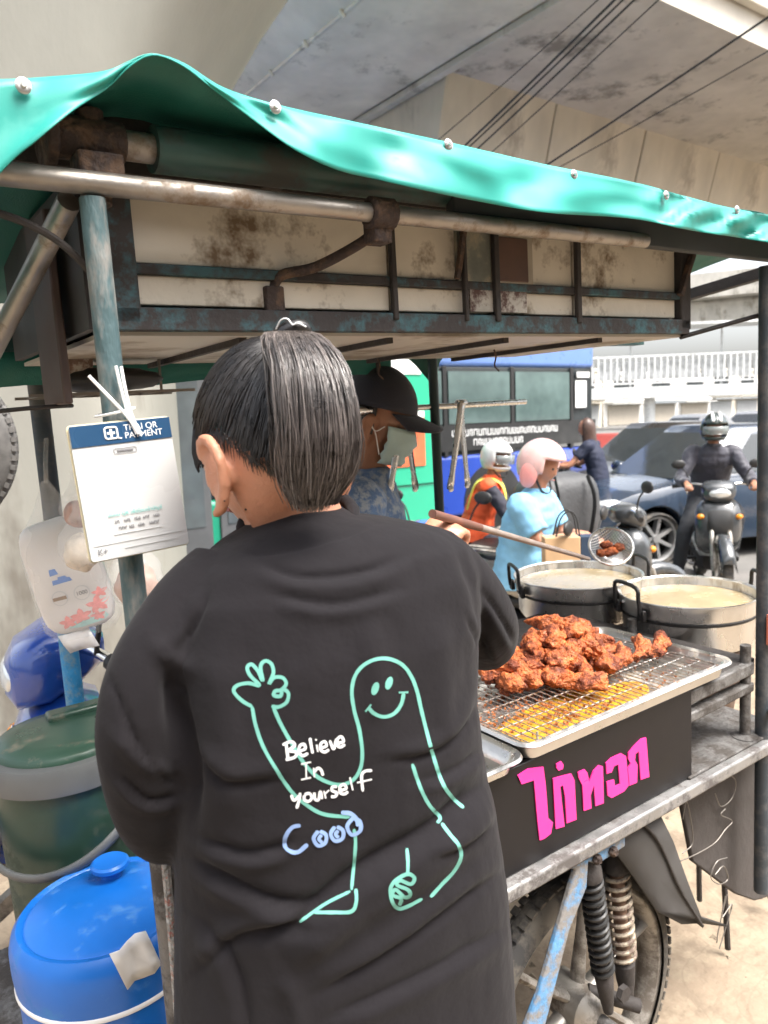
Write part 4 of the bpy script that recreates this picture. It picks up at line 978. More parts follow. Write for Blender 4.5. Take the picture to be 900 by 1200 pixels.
for pts, wd in (([(287, 637), (258, 645), (236, 680), (242, 716), (275, 726), (311, 700)], 4.6), ([(345, 655), (330, 680), (345, 704), (368, 694), (370, 668), (350, 656)], 4.4), ([(356, 668), (347, 682), (358, 694)], 4.2),
                ([(400, 641), (386, 665), (400, 688), (424, 680), (426, 654), (406, 641)], 4.4), ([(411, 654), (402, 666), (412, 678)], 4.2), ([(460, 610), (440, 640), (455, 668), (482, 655), (482, 625), (458, 612)], 4.6), ([(420, 595), (450, 598), (470, 616), (476, 640)], 5.0)):
    stroke('print_letter', pts, wd, M_bprint, off=.0013)
# ------------------------------------------------------------------ food and utensils on the cart
def rrect(hx, hy, r, n=6):
    out = []
    for cx, cy, a0 in ((hx - r, hy - r, 0), (-hx + r, hy - r, 90), (-hx + r, -hy + r, 180), (hx - r, -hy + r, 270)):
        for k in range(n + 1):
            a = RAD(a0 + 90 * k / n); out.append((cx + r * math.cos(a), cy + r * math.sin(a)))
    return out
def tray(name, hx, hy, h, m, label, M, group=None, t=.0016):
    o = thing(name, label, 'tray', M, group); mb = MB()
    rings = [(hx - .022, hy - .022, .02, 0), (hx - .012, hy - .012, .024, .004), (hx - .004, hy - .004, .028, h), (hx + .006, hy + .006, .034, h + .004), (hx + .009, hy + .009, .036, h - .001), (hx + .006, hy + .006, .034, h - .004)]
    inner = [(hx - .006, hy - .006, .028, h - .002), (hx - .014, hy - .014, .024, .005), (hx - .023, hy - .023, .02, .002)]
    rows = [[(x, y, z) for x, y in rrect(a, b, r)] for a, b, r, z in rings[:4]]
    rows_in = [[(x, y, z) for x, y in rrect(a, b, r)] for a, b, r, z in inner]
    n = len(rows[0]); allr = rows_in[::-1] + [rows[3]] + [[(x, y, z) for x, y in rrect(*rings[4][:3])] if False else [(x, y, rings[4][3]) for x, y in rrect(*rings[4][:3])]] + [[(x, y, rings[5][3]) for x, y in rrect(*rings[5][:3])]] + rows[:3][::-1]
    mb.grid(allr, closed=True); mb.f.append(tuple(range(n))); mb.f.append(tuple((len(allr) - 1) * n + k for k in range(n - 1, -1, -1)))
    mb.build('tray_pan', m, o, smooth=50); return o
TU, TV, THX, THY = .052, .158, .312, .178
tr = tray('baking_tray', THX, THY, .036, M_alu, 'large aluminium baking tray of fried chicken on the black counter', CM @ T(TU, TV, .926))
M_oil = mat('yellow_oil', (.60, .33, .03), rough=.16, var=.35, scale=18, bump=.25, bscale=60, coat=.4, dirt=(.38, .13, .035), damt=.35, dscale=26)
mb = MB(); poly = []
for k in range(40):
    a = 2 * math.pi * k / 40; rr = 1 + .12 * noise.noise((math.cos(a) * 2, math.sin(a) * 2, 4)); poly.append((max(-THX + .03, -.08 + .215 * rr * math.cos(a)), max(-THY + .03, -.080 + .075 * rr * math.sin(a))))
mb.prism(poly, .003, .0055); mb.build('oil_pool', M_oil, tr, smooth=0)
# crumbs that fell through the rack: too many to count
cr = random.Random(5); mb = MB()
for k in range(700):
    if cr.random() < .55: x, y = cr.gauss(-.16, .09), cr.gauss(.02, .06)
    elif cr.random() < .5: x, y = cr.gauss(-.08, .07), cr.gauss(-.085, .03)
    else: x, y = cr.uniform(-.28, .28), cr.uniform(-.14, .14)
    if abs(x) > THX - .03 or abs(y) > THY - .03: continue
    s = cr.uniform(.0022, .006); R_ = Matrix.Rotation(cr.uniform(0, 6), 4, Vector((cr.gauss(0, 1), cr.gauss(0, 1), cr.gauss(0, 1))).normalized())
    mb.add([(s, 0, 0), (-s * .8, s * .5, 0), (-s * .4, -s * .8, s * .2), (0, 0, s * .9), (0, .1 * s, -s * .5)], [(0, 1, 3), (1, 2, 3), (2, 0, 3), (1, 0, 4), (2, 1, 4), (0, 2, 4)], T(x, y, .007 + (cr.random() < .3) * .004) @ R_)
mb.build('crumbs', mat('batter_crumbs', (.42, .14, .045), rough=.55, var=.5, scale=60), tr, smooth=0, kind='stuff', recalc=False)
rack = thing('wire_rack', 'steel wire cooling rack inside the large baking tray', 'rack', CM @ T(TU, TV, .926))
M_wr = mat('rack_wire', (.55, .53, .50), rough=.33, metal=.95, var=.2, scale=40, dirt=(.22, .1, .05), damt=.4, dscale=30)
RH = .027
m1 = MB(); m1.tube([(0, -THY + .02, 0), (0, THY - .02, 0)], .00125, 6); m1 = m1.mesh('cross_wire')
m2 = MB(); m2.tube([(-THX + .02, 0, 0), (THX - .02, 0, 0)], .0013, 6); m2 = m2.mesh('long_wire')
for k in range(35):
    link('cross_wire', m1, M_wr, rack, M=T(-THX + .025 + k * (2 * THX - .05) / 34, 0, RH + .0024))
for k in range(9):
    link('long_wire', m2, M_wr, rack, M=T(0, -THY + .022 + k * (2 * THY - .044) / 8, RH))
mb = MB(); mb.tube([(x, y, RH) for x, y in rrect(THX - .02, THY - .02, .02)], .0022, 8, closed=True); mb.build('rim_wire', M_wr, rack)
for sx in (-1, 1):
    for sy in (-1, 1):
        mb = MB(); mb.tube([(sx * .24, sy * .13, .003), (sx * .24, sy * .13, RH)], .0022, 6); mb.build('foot', M_wr, rack)
# fried chicken: craggy battered joints, each one its own piece
M_chick = mat('fried_batter', (.52, .135, .036), rough=.5, var=.55, scale=30, bump=1.0, bscale=150, dirt=(.16, .035, .013), damt=.55, dscale=28, rand=1, coat=.06, rvar=.2)
def icos(sub):
    bm = bmesh.new(); bmesh.ops.create_icosphere(bm, subdivisions=sub, radius=1); return bm
def chicken_mesh(seed, kind):
    g = random.Random(seed); bm = icos(5)
    L = {'thigh': (.040, .030, .022), 'wing': (.052, .019, .016), 'drum': (.050, .024, .023), 'bit': (.022, .016, .012)}[kind]
    off = Vector((seed * 3.1, seed * 1.7, seed))
    for v in bm.verts:
        d = v.co.copy(); r = 1.0
        if kind == 'drum': r *= lerp(.55, 1.2, (d.x + 1) / 2) if True else 1
        p = Vector((d.x * L[0], d.y * L[1] * (r if kind == 'drum' else 1), d.z * L[2] * (r if kind == 'drum' else 1)))
        if kind == 'wing': p.y += .022 * (d.x ** 2) - .008; p.z += .006 * math.sin(3 * d.x)
        q = p + off
        n1 = noise.noise(q * 38); n2 = noise.noise(q * 95); n3 = abs(noise.noise(q * 190)) + .6 * abs(noise.noise(q * 340))
        k = 1 + .42 * n1 + .20 * n2 - .12 * n3
        ridge = 1 - abs(noise.noise(q * 55 + Vector((5, 5, 5)))) * 2
        k += .16 * max(0, ridge - .4)
        v.co = p * k
    me = bpy.data.meshes.new('chicken'); bm.to_mesh(me); bm.free(); return me
kinds = ['thigh', 'wing', 'drum', 'thigh', 'wing', 'drum', 'thigh', 'drum', 'wing', 'thigh']
cm = [(k, chicken_mesh(i + 1, k)) for i, k in enumerate(kinds)]
place = [  # u, v, height above rack, mesh, yaw, roll
    (.005, .155, .016, 0, 20, 0), (.03, .105, .012, 5, -30, 10), (.07, .15, .016, 2, 70, 0), (-.045, .19, .016, 3, 110, 20), (.10, .20, .018, 6, 10, -10), (.14, .14, .014, 9, 60, 0),
    (.17, .19, .016, 4, -20, 10), (.20, .15, .012, 1, 30, 0), (.055, .225, .018, 7, 140, 0), (-.01, .245, .018, 8, 50, 0), (.12, .265, .018, 3, -50, 20), (.19, .255, .016, 0, 30, 0), (.235, .22, .014, 5, 80, 0),
    (.035, .165, .046, 6, -20, 30), (.085, .185, .050, 0, 40, -20), (.0, .20, .046, 2, 160, 20), (.13, .175, .046, 3, -60, 20), (.165, .215, .046, 7, 20, -10), (.065, .24, .050, 9, 100, 0), (.12, .24, .050, 2, -10, 20), (-.035, .235, .044, 6, 70, 10), (.19, .235, .042, 4, 130, 0),
    (.05, .20, .076, 3, 10, 30), (.10, .215, .080, 9, 90, -20), (.145, .22, .074, 0, -40, 10), (.005, .22, .072, 7, 40, 0), (.075, .235, .098, 5, -70, 10),
    (-.085, .20, .014, 0, 75, 0), (-.075, .255, .016, 9, 20, 10), (-.055, .215, .040, 5, 130, 0), (.275, .150, .012, 1, 35, 0), (.318, .135, .012, 8, 20, 0)]
chl = ['lying lowest at the front of the pile', 'in the front row nearest the pink lettering', 'in the middle of the front row', 'at the left end next to the black sleeve', 'deep in the middle of the pile', 'at the front right of the pile', 'low on the right slope', 'flat on the rack at the right foot', 'inside the pile behind the front row', 'at the back left of the pile', 'at the back of the pile by the pot', 'at the back right of the pile', 'at the right back edge',
       'in the second layer above the front row', 'in the second layer at the centre', 'in the second layer at the left', 'in the second layer right of centre', 'in the second layer at the right', 'in the second layer toward the back', 'in the second layer at the back right', 'in the second layer at the back left', 'in the second layer at the right end',
       'near the top, left of the peak', 'near the top, at the centre', 'near the top, at the right', 'near the top, at the far left', 'at the very peak of the pile', 'low at the far left, half behind the black sleeve', 'at the far back left corner of the pile', 'on top of the left end of the pile', 'lying apart from the pile on the bare rack', 'furthest right, at the tip of the loose strip']
for (u, v, h, i, yw, rl_), lb in zip(place, chl):
    k, me = cm[i]
    o = link('fried_chicken', me, M_chick, smooth=180, M=CM @ T(u, v, .958 + h) @ RZ(RAD(yw)) @ RX(RAD(rl_)))
    tag(o, 'fried chicken ' + {'thigh': 'thigh', 'wing': 'wing', 'drum': 'drumstick'}[k] + ' ' + lb, 'fried chicken', 'fried chicken piled on the rack')
# second tray at the left with scraps of foil
tr2 = tray('steel_tray', .15, .16, .03, M_steel, 'smaller steel tray beside the vendor, left of the baking tray', CM @ T(-.425, .135, .922))
mb = MB(); mb.box((.07, -.06, .012), (.10, .012, .012)); mb.box((.06, -.03, .010), (.12, .010, .010), RZ(.2)); mb.build('tong_bar', M_steel, tr2, bevel=.003)
for k in range(7):
    mb = MB(); mb.sphere((cr.uniform(.0, .12), cr.uniform(-.13, -.02), .008), cr.uniform(.004, .007), 8, 6, None, lambda d: 1 + .3 * noise.noise(d * 2)); mb.build('scrap', M_chick, tr2, smooth=180)
# big frying pots
M_pot = mat('pot_aluminium', (.76, .75, .73), rough=.30, metal=.95, var=.14, scale=10, bump=.06, bscale=30, dirt=(.40, .32, .22), damt=.18, dscale=7, stretch=(1, 1, .4))
M_fry = mat('frying_oil', (.42, .33, .19), rough=.25, var=.15, scale=12, bump=.08, bscale=25, coat=.5)
M_soot = mat('sooty_handle', (.014, .013, .013), rough=.55, var=.2)
def pot(label, u, v, wt, R, h, hands):
    o = thing('frying_pot', label, 'pot', CM @ T(u, v, wt - h), 'frying pots'); mb = MB()
    pr = [(R * .80, 0), (R * .90, .004), (R * .955, .02), (R * .965, h * .62), (R * .985, h * .66), (R, h * .70), (R * 1.0, h * .97), (R * 1.025, h), (R * 1.03, h - .003), (R * 1.02, h - .006)]
    pi_ = [(R * 1.0, h - .003), (R * .985, h * .97), (R * .97, h * .70), (R * .95, h * .62), (R * .94, .02), (R * .78, .008)]
    mb.lathe(pi_[::-1] + pr[::-1], 72); mb.build('pot_wall', M_pot, o, smooth=40)
    mb = MB(); mb.lathe([(R * .963, h * .80), (R * .963, h * .803)], 64); mb.build('oil_surface', M_fry, o, smooth=0)
    mb = MB(); mb.lathe([(R * .967, h * .58), (R * .99, h * .60), (R * .992, h * .64), (R * .97, h * .655)], 72, cap0=False, cap1=False); mb.build('seam_ring', M_soot, o)
    for a in hands:
        a = RAD(a); hd = bpy.data.objects.new('handle', None); COL.objects.link(hd); hd.parent = o; hd.matrix_basis = RZ(a)
        mb = MB(); pts = [(R * 1.0, -.055, h * .72), (R * 1.04, -.058, h * .75), (R * 1.06, -.055, h * 1.05), (R * 1.065, -.045, h * 1.28), (R * 1.065, .045, h * 1.28), (R * 1.06, .055, h * 1.05), (R * 1.04, .058, h * .75), (R * 1.0, .055, h * .72)]
        mb.tube(catmull(pts, 4), .0055, 10); mb.build('grip', M_soot, hd)
        for s in (-1, 1):
            mb = MB(); mb.box((R * 1.01, s * .056, h * .74), (.012, .028, .03)); mb.build('lug', M_soot, hd, bevel=.003)
            mb = MB(); mb.sphere((R * .985, s * .035, h * .86), .006, 10, 8); mb.build('rivet', M_steel, hd)
    return o
pot('wide aluminium frying pot of oil nearest the right post', .685, .300, 1.005, .178, .135, (160, -40))
pot('aluminium frying pot of oil behind the chicken, under the skimmer', .635, .640, 1.01, .188, .125, (-30, 150))
# burners under the pots
M_clay = mat('burnt_clay', (.24, .17, .13), rough=.85, var=.3, scale=8, bump=.4, bscale=40, dirt=(.10, .07, .055), damt=.55, dscale=6)
def burner(label, u, v, w0, w1, r):
    o = thing('burner', label, 'stove', CM @ T(u, v, 0)); mb = MB()
    mb.lathe([(r * .72, w0), (r * .8, w0 + .01), (r, w1 - .03), (r * 1.03, w1 - .028), (r * 1.03, w1), (r * .9, w1), (r * .86, w1 - .03), (r * .6, w0 + .03)], 40); mb.build('drum', M_clay, o)
    mb = MB(); mb.lathe([(r * .92, (w0 + w1) / 2), (r * .96, (w0 + w1) / 2 + .004), (r * .94, (w0 + w1) / 2 + .012)], 40, cap0=False, cap1=False); mb.build('band', M_rust, o)
    for k in range(3):
        a = 2 * math.pi * k / 3 + .4; mb = MB(); mb.tube([(r * .6 * math.cos(a), r * .6 * math.sin(a), w0 + .01), (r * .9 * math.cos(a), r * .9 * math.sin(a), .0)], .008, 8); mb.build('leg', M_dark, o)
        mb = MB(); mb.box((r * .85 * math.cos(a), r * .85 * math.sin(a), w1 + .004), (.03, .03, .016)); mb.build('pot_rest', M_rust, o)
burner('brown clay stove under the pot nearest the right post', .70, .30, .66, .86, .135)
burner('dark stove under the pot behind the chicken', .635, .64, .66, .875, .14)
mb = MB(); mb.tube(catmull([(.8, .3, .66), (.83, .27, .5), (.86, .24, .3), (.95, .2, .02)], 6), .008, 8); gh = mb.build('gas_hose', M_dark, M=CM); tag(gh, 'dark gas hose running down from the clay stove to the pavement', 'hose')
# skimmer held over the far pot
sk = thing('skimmer', 'long handled wire skimmer held over the far frying pot', 'skimmer', T(HANDLE0))
H1 = atY(690, 655, 1.90) - HANDLE0; hd = H1.normalized()
mb = MB(); mb.tube([hd * -.10, hd * .04, hd * .09], [.0065, .007, .0065], 12); mb.build('wooden_grip', mat('reddish_wood', (.16, .07, .05), rough=.6, var=.3, scale=20, stretch=(1, 1, 1)), sk)
mb = MB(); mb.tube([hd * .085, H1 * .9, H1], [.006, .0055, .005], 10); mb.build('handle', mat('brown_handle', (.25, .20, .175), rough=.5, var=.25, scale=25), sk)
bc = atY(716, 640, 1.93) - HANDLE0
ax = Vector((.78, .25, .35)).normalized(); nz = Vector((-.1, -.75, .62)).normalized(); ay = nz.cross(ax).normalized(); ax = ay.cross(nz)
Mb = Matrix(((ax.x, ay.x, nz.x, bc.x), (ax.y, ay.y, nz.y, bc.y), (ax.z, ay.z, nz.z, bc.z), (0, 0, 0, 1)))
mb = MB(); RB = .054
mb.tube([Mb @ Vector((RB * math.cos(t), RB * math.sin(t), 0)) for t in [2 * math.pi * k / 36 for k in range(36)]], .0035, 8, closed=True); mb.build('hoop', M_steel, sk)
mb = MB()
for k in range(-9, 10):
    c = k / 10; h_ = math.sqrt(1 - c * c)
    for sw in (0, 1):
        pts = []
        for j in range(11):
            s = -1 + .2 * j; x, y = (c * RB, s * h_ * RB) if sw else (s * h_ * RB, c * RB); pts.append(Mb @ Vector((x, y, -.032 * (1 - (x * x + y * y) / RB ** 2))))
        mb.tube(pts, .0008, 4, caps=False)
mb.build('mesh', M_steel, sk, recalc=False, kind='stuff')
for k in range(5):
    mb = MB(); mb.sphere(Mb @ Vector((cr.uniform(-.03, .03), cr.uniform(-.03, .03), -.018)), (.016, .013, .010), 14, 10, None, lambda d: 1 + .35 * noise.noise(d * 2.4 + Vector((k, 0, 0)))); mb.build('fried_scrap', M_chick, sk, smooth=180)
# tongs hung over the utensil rail
def tongs(label, u, spread, L):
    o = thing('tongs', label, 'tongs', CM @ T(u, .655, 1.5485), 'tongs on the utensil rail')
    for s in (-1, 1):
        mb = MB(); rows = []
        for k in range(12):
            t = k / 11; x = s * (.004 + spread * t) - .02 * t; wd = lerp(.012, .0075, t) + (.003 if t > .9 else 0); z = -L * t
            rows.append([(x - wd, -.010 * (1 if s < 0 else -1) - .002 * s, z), (x, -.0125 * (1 if s < 0 else -1), z), (x + wd, -.010 * (1 if s < 0 else -1), z)])
        mb.grid(rows); mb.build('arm', M_steel, o, smooth=180, solid=.0012)
        mb = MB(); mb.lathe([(.009, -.001), (.0085, .002), (.002, .003)], 10, T(s * (.004 + spread) - .02, -.0125 * (1 if s < 0 else -1), -L) @ RX(RAD(90))); mb.build('tip', M_steel, o)
    mb = MB(); rows = [[(x, .0125 * math.sin(a), .0125 * math.cos(a) - .006) for x in (-.013, 0, .013)] for a in [RAD(-90 + 18 * k) for k in range(11)]]; mb.grid(rows); mb.build('bend', M_steel, o, smooth=180, solid=.0012)
tongs('steel tongs on the rail in front of the man in the cap', .022, .045, .215)
tongs('steel tongs on the rail right of the dark green post', .210, .035, .225)

# ------------------------------------------------------------------ payment sign, bags, coolers
M_card = mat('laminated_card', (.50, .505, .50), rough=.28, var=.04, scale=6)
M_navy = mat('navy_print', (.018, .06, .13), rough=.3, var=.15)
tl, trr, br_, bl_ = (onL(x, y, 1, v) for x, y, v in ((83, 500, -.030), (200, 488, -.030), (220, 640, -.040), (104, 657, -.040)))
ex = (trr - tl).normalized(); ey = (tl - bl_); ey = (ey - ex * ey.dot(ex)).normalized(); ez = ex.cross(ey)
sw_, sh_ = ((trr - tl).length + (br_ - bl_).length) / 2, ((tl - bl_).length + (trr - br_).length) / 2
ctr = (tl + trr + br_ + bl_) / 4
SM = CM @ Matrix(((ex.x, ey.x, ez.x, ctr.x), (ex.y, ey.y, ez.y, ctr.y), (ex.z, ey.z, ez.z, ctr.z), (0, 0, 0, 1)))
qs = thing('payment_sign', 'white laminated payment card with navy header tied to the front left post', 'sign', SM)
mb = MB(); mb.prism(rrect(sw_ / 2, sh_ / 2, .004, 3), -.004, 0); mb.build('card', M_card, qs, smooth=0)
mb = MB(); mb.prism(rrect(sw_ / 2 + .0015, sh_ / 2 + .0015, .005, 3), -.0055, -.0042); mb.build('backing', mat('yellowed_edge', (.62, .55, .36), rough=.5), qs, smooth=0)
hb = sh_ * .155
mb = MB(); mb.box((0, sh_ / 2 - hb / 2 - .0005, .0006), (sw_ - .0005, hb, .0008)); mb.build('header', M_navy, qs, smooth=0)
def sign_text(txt, x, y, size, m, nm='print', align='LEFT'):
    me = text_mesh(txt, size, .0001, align); return link(nm, me, m, qs, smooth=0, M=T(x, y, .0012))
M_ink = mat('grey_ink', (.16, .16, .17), rough=.5); M_tealink = mat('teal_ink', (.16, .50, .46), rough=.5); M_lightink = mat('light_ink', (.55, .56, .56), rough=.5)
sign_text('THAI QR', .002, sh_ / 2 - hb * .33, .0098, M_white); sign_text('PAYMENT', .002, sh_ / 2 - hb * .70, .0098, M_white)
# header emblem: rounded square outline with a tail and a plus
mb = MB(); lx, ly, q = -.0125, sh_ / 2 - hb * .50, .0068
mb.tube([(lx + x, ly + y, .0012) for x, y in rrect(q, q * .92, .0025, 3)], .0011, 6, closed=True); mb.tube([(lx + q, ly - q * .9, .0012), (lx + q + .004, ly - q * .9 - .001, .0012)], .001, 6)
mb.box((lx, ly, .0013), (.0026, .0085, .0008)); mb.box((lx, ly, .0013), (.0085, .0026, .0008)); mb.build('emblem', M_white, qs, smooth=0)
mb = MB(); mb.tube([(x, y + sh_ / 2 - hb - .009, .0008) for x, y in rrect(.0125, .0028, .001, 2)], .0003, 4, closed=True); mb.box((0, sh_ / 2 - hb - .009, .0008), (.018, .0016, .0004)); mb.build('bank_mark', M_ink, qs, smooth=0)
sign_text('สแกน QR เพื่อโอนเข้าบัญชี', 0, -.027, .0058, M_tealink, align='CENTER')
for yy, segs in ((-.0350, ((-.024, .006), (-.014, .009), (-.002, .008), (.008, .009), (.020, .008))), (-.0425, ((-.021, .010), (-.009, .006), (.001, .009), (.014, .013)))):
    mb = MB()
    for x, wd in segs:
        for k in range(int(wd / .0019)):
            a = x + k * .0019; h_ = cr.uniform(.0022, .0034); mb.box((a, yy, .0008), (.0006, h_, .0004)); mb.box((a + .0006, yy + h_ * .4 * cr.choice((-1, 1)), .0008), (.0014, .0006, .0004))
    mb.build('small_print', M_ink, qs, smooth=0, kind='stuff')
mb = MB(); mb.box((0, -.049, .0007), (.055, .0006, .0004)); mb.box((0, -sh_ / 2 + .017, .0007), (sw_ * .92, .0005, .0004)); mb.box((.012, -sh_ / 2 + .0095, .0007), (.06, .0006, .0004)); mb.build('rule', M_lightink, qs, smooth=0)
sign_text('K+', -sw_ / 2 + .008, -sh_ / 2 + .0095, .009, M_ink)
# white cable ties
tie_ = thing('cable_ties', 'white plastic ties holding the payment card to the post', 'cable tie', CM @ T(-.885, -.02, 1.56))
for pts in ([(0, -.002, .055), (.002, -.006, .03), (.006, -.010, .0), (.012, -.014, -.022)], [(.006, -.002, .054), (.006, -.008, .03), (.009, -.012, 0), (.016, -.016, -.024)], [(-.03, .0, .045), (-.012, -.008, .02), (.004, -.012, -.002), (.014, -.016, -.022)]):
    mb = MB(); mb.tube(catmull(pts, 5), .0019, 6); mb.build('strand', M_white, tie_)
mb = MB(); mb.tube([(.022 * math.cos(t), .02 + .022 * math.sin(t), .004 + .004 * math.cos(t)) for t in [2 * math.pi * k / 24 for k in range(24)]], .0016, 6, closed=True); mb.build('loop', M_white, tie_)
# clear bag with a tissue pack, and smaller bags
M_bag = mat('clear_bag', (.86, .87, .87), rough=.22, alpha=.15, var=.05, spec=.7)
M_tissue = mat('tissue_pack', (.70, .68, .66), rough=.35, var=.04, coat=.2)
bg_c = atY(74, 655, 1.28)
bag = thing('tissue_bag', 'clear plastic bag with a flowered white tissue pack hanging at the left end', 'bag', T(bg_c))
BM = RY(RAD(-12)) @ RZ(RAD(12)) @ RX(RAD(6))
mb = MB()
mb.sphere((0, 0, 0), (.060, .030, .098), 40, 28, BM @ T(0, 0, -.028), lambda d: 1 / (abs(d.x) ** 5 + abs(d.y) ** 3 + abs(d.z) ** 5) ** .2 * (1 + .02 * noise.noise(d * 4)))
pk = mb.build('tissue_pack', M_tissue, bag, smooth=180)
pkb = BVHTree.FromPolygons([v.co.copy() for v in pk.data.vertices], [tuple(p.vertices) for p in pk.data.polygons])
def on_pack(x, z, off=.0008):
    o_ = BM @ Vector((x, -.2, z)); d_ = BM.to_3x3() @ Vector((0, 1, 0)); h_, nn, _, _ = pkb.ray_cast(o_, d_)
    return None if h_ is None else h_ - d_ * off
def pack_patch(name, poly, m, off=.0008):
    pts = [on_pack(x, z, off) for x, z in poly]
    if None in pts: return
    c = on_pack(sum(p[0] for p in poly) / len(poly), sum(p[1] for p in poly) / len(poly), off + .0004)
    mb = MB(); mb.add(pts + [c], [(i, (i + 1) % len(pts), len(pts)) for i in range(len(pts))]); mb.build(name, m, pk, smooth=180)
M_pinkf = mat('pink_flower', (.85, .32, .30), rough=.4, var=.3, scale=60); M_mintf = mat('mint_wave', (.42, .70, .66), rough=.4, var=.15, scale=40); M_bluef = mat('blue_ink', (.12, .26, .62), rough=.4)
for cx, cz, r_ in ((.005, -.098, .014), (-.018, -.103, .012), (.036, -.085, .015), (.030, -.105, .010), (.044, -.066, .010)):
    pack_patch('flower', [(cx + r_ * (1 + .35 * math.sin(5 * t)) * math.cos(t), cz + r_ * .8 * (1 + .35 * math.sin(5 * t)) * math.sin(t)) for t in [2 * math.pi * k / 20 for k in range(20)]], M_pinkf)
pack_patch('wave', [(-.022, -.114), (.0, -.108), (.02, -.106), (.040, -.098), (.046, -.110), (.035, -.116), (.0, -.118)], M_mintf, .0012)
for cx in (-.018, .018):
    pack_patch('badge', [(cx + .013 * math.cos(t), -.058 + .013 * math.sin(t)) for t in [2 * math.pi * k / 20 for k in range(20)]], M_lightink)
    pack_patch('badge_face', [(cx + .0115 * math.cos(t), -.058 + .0115 * math.sin(t)) for t in [2 * math.pi * k / 20 for k in range(20)]], M_tissue, .0014)
pack_patch('badge_band', [(-.029, -.061), (-.007, -.061), (-.007, -.055), (-.029, -.055)], mat('brown_band', (.3, .2, .12)), .002)
p0 = on_pack(.018, -.058, .0022)
link('badge_number', text_mesh('1000', .0095, .0001), M_ink, pk, smooth=0, M=T(p0) @ BM @ RX(RAD(90)))
for x0, x1, z0, z1 in ((-.022, -.008, -.018, -.007), (-.022, .010, -.034, -.026), (-.012, .004, -.028, -.022)):
    pack_patch('blue_print', [(x0, z0), (x1, z0 + .001), (x1 - .003, z1), (x0 + .001, z1)], M_bluef)
rows = []
for k in range(15):
    t = k / 14; z = -.135 + .27 * t; s = interp([(0, .75), (.06, 1.0), (.6, .98), (.72, .78), (.88, .32), (1, .08)], t)
    rows.append([BM @ Vector(((.066 * s) * math.cos(a) * (1 + .05 * noise.noise((a * 2, t * 5, 1))) + .03 * max(0, t - .6), (.036 * s) * math.sin(a) * (1 + .2 * noise.noise((a * 3, t * 6, 4))), z + .006 * noise.noise((a, t * 3, 8)))) for a in [2 * math.pi * j / 36 for j in range(36)]])
mb = MB(); mb.grid(rows, closed=True); mb.build('bag_film', M_bag, bag, smooth=180)
mb = MB(); mb.tube(catmull([BM @ Vector((.012, 0, .13)), BM @ Vector((.02, .0, .16)), BM @ Vector((.03, .02, .20))], 4), .004, 8); mb.build('bag_neck', M_bag, bag)
mb = MB(); rows = [[BM @ Vector((-.045 + .05 * j / 5 + .01 * t, -.01 - .004 * math.sin(j + 3 * t), -.125 - .035 * t)) for j in range(6)] for t in (0, .5, 1)]; mb.grid(rows); mb.build('bag_tail', M_white, bag, smooth=180, solid=.001)
def small_bag(label, c, r, colr, seed):
    o = thing('plastic_bag', label, 'bag', T(c)); mb = MB()
    mb.sphere((0, 0, -.01), (r * .8, r * .6, r * .85), 28, 20, None, lambda d: 1 + .16 * noise.noise(d * 2.2 + Vector((seed, 0, 0)))); mb.build('contents', mat('bag_contents', colr, rough=.6, var=.25, scale=30), o, smooth=180)
    mb = MB(); rows = []
    for k in range(17):
        t = k / 16; z = -r * 1.1 + r * 3.4 * t; s = interp([(0, .2), (.1, .8), (.3, 1.06), (.5, .9), (.7, .42), (.85, .2), (1, .3)], t)
        rows.append([(r * s * math.cos(a) * (1 + .14 * noise.noise((a * 2.5 + seed, t * 6, 1))), r * .8 * s * math.sin(a) * (1 + .14 * noise.noise((a * 2.5, t * 6, seed))), z) for a in [2 * math.pi * j / 30 for j in range(30)]])
    mb.grid(rows, closed=True); mb.build('bag_film', M_bag, o, smooth=180)
small_bag('small clear knotted bag with pale contents beside the payment card', atY(95, 640, 1.18), .034, (.70, .62, .52), 2)
small_bag('clear bag with brown contents above the tissue pack', atY(90, 595, 1.22), .026, (.42, .24, .19), 7)
small_bag('crumpled clear bag with brown contents behind the front left post', atY(160, 680, 1.12), .040, (.46, .30, .24), 5)
# coolers on the low platform
M_gcool = mat('green_plastic', (.018, .045, .032), rough=.38, var=.2, scale=8, rvar=.12, dirt=(.045, .065, .05), damt=.3, dscale=12)
M_gcool_l = mat('green_lid_plastic', (.028, .068, .046), rough=.33, var=.12, scale=8, rvar=.1, dirt=(.16, .15, .11), damt=.18, dscale=14)
M_grey = mat('grey_plastic', (.105, .11, .11), rough=.4, var=.1, scale=8)
M_bcool = mat('blue_plastic', (.006, .12, .46), rough=.34, var=.12, scale=6, rvar=.12, bump=.04, bscale=20, dirt=(.05, .19, .48), damt=.22, dscale=14)
M_bcool_d = mat('darker_blue_plastic', (.008, .12, .47), rough=.35, var=.06)
gp = onL(78, 888, 1, .53); GC = CM @ T(gp.x, gp.y, .462)
GH = gp.z - .462
g = thing('ice_bucket', 'dark green insulated bucket with grey rim and swing handle on the cart platform', 'bucket', GC)
GR = .132
mb = MB(); mb.lathe([(GR * .80, 0), (GR * .84, .008), (GR * .94, GH - .02), (GR * .95, GH)], 48); mb.build('body', M_gcool, g)
mb = MB(); mb.lathe([(GR * .94, GH - .014), (GR * 1.03, GH - .010), (GR * 1.06, GH + .022), (GR * 1.02, GH + .036), (GR * .9, GH + .038), (GR * .88, GH + .02)], 48); mb.build('rim', M_grey, g)
mb = MB(); mb.lathe([(GR * .90, GH + .030), (GR * .90, GH + .044), (GR * .82, GH + .054), (GR * .6, GH + .058), (.0, GH + .059)], 48, cap1=False); mb.box((.05, .06, GH + .060), (.13, .04, .02)); mb.build('lid', M_gcool_l, g, bevel=.006)
hb_ = []
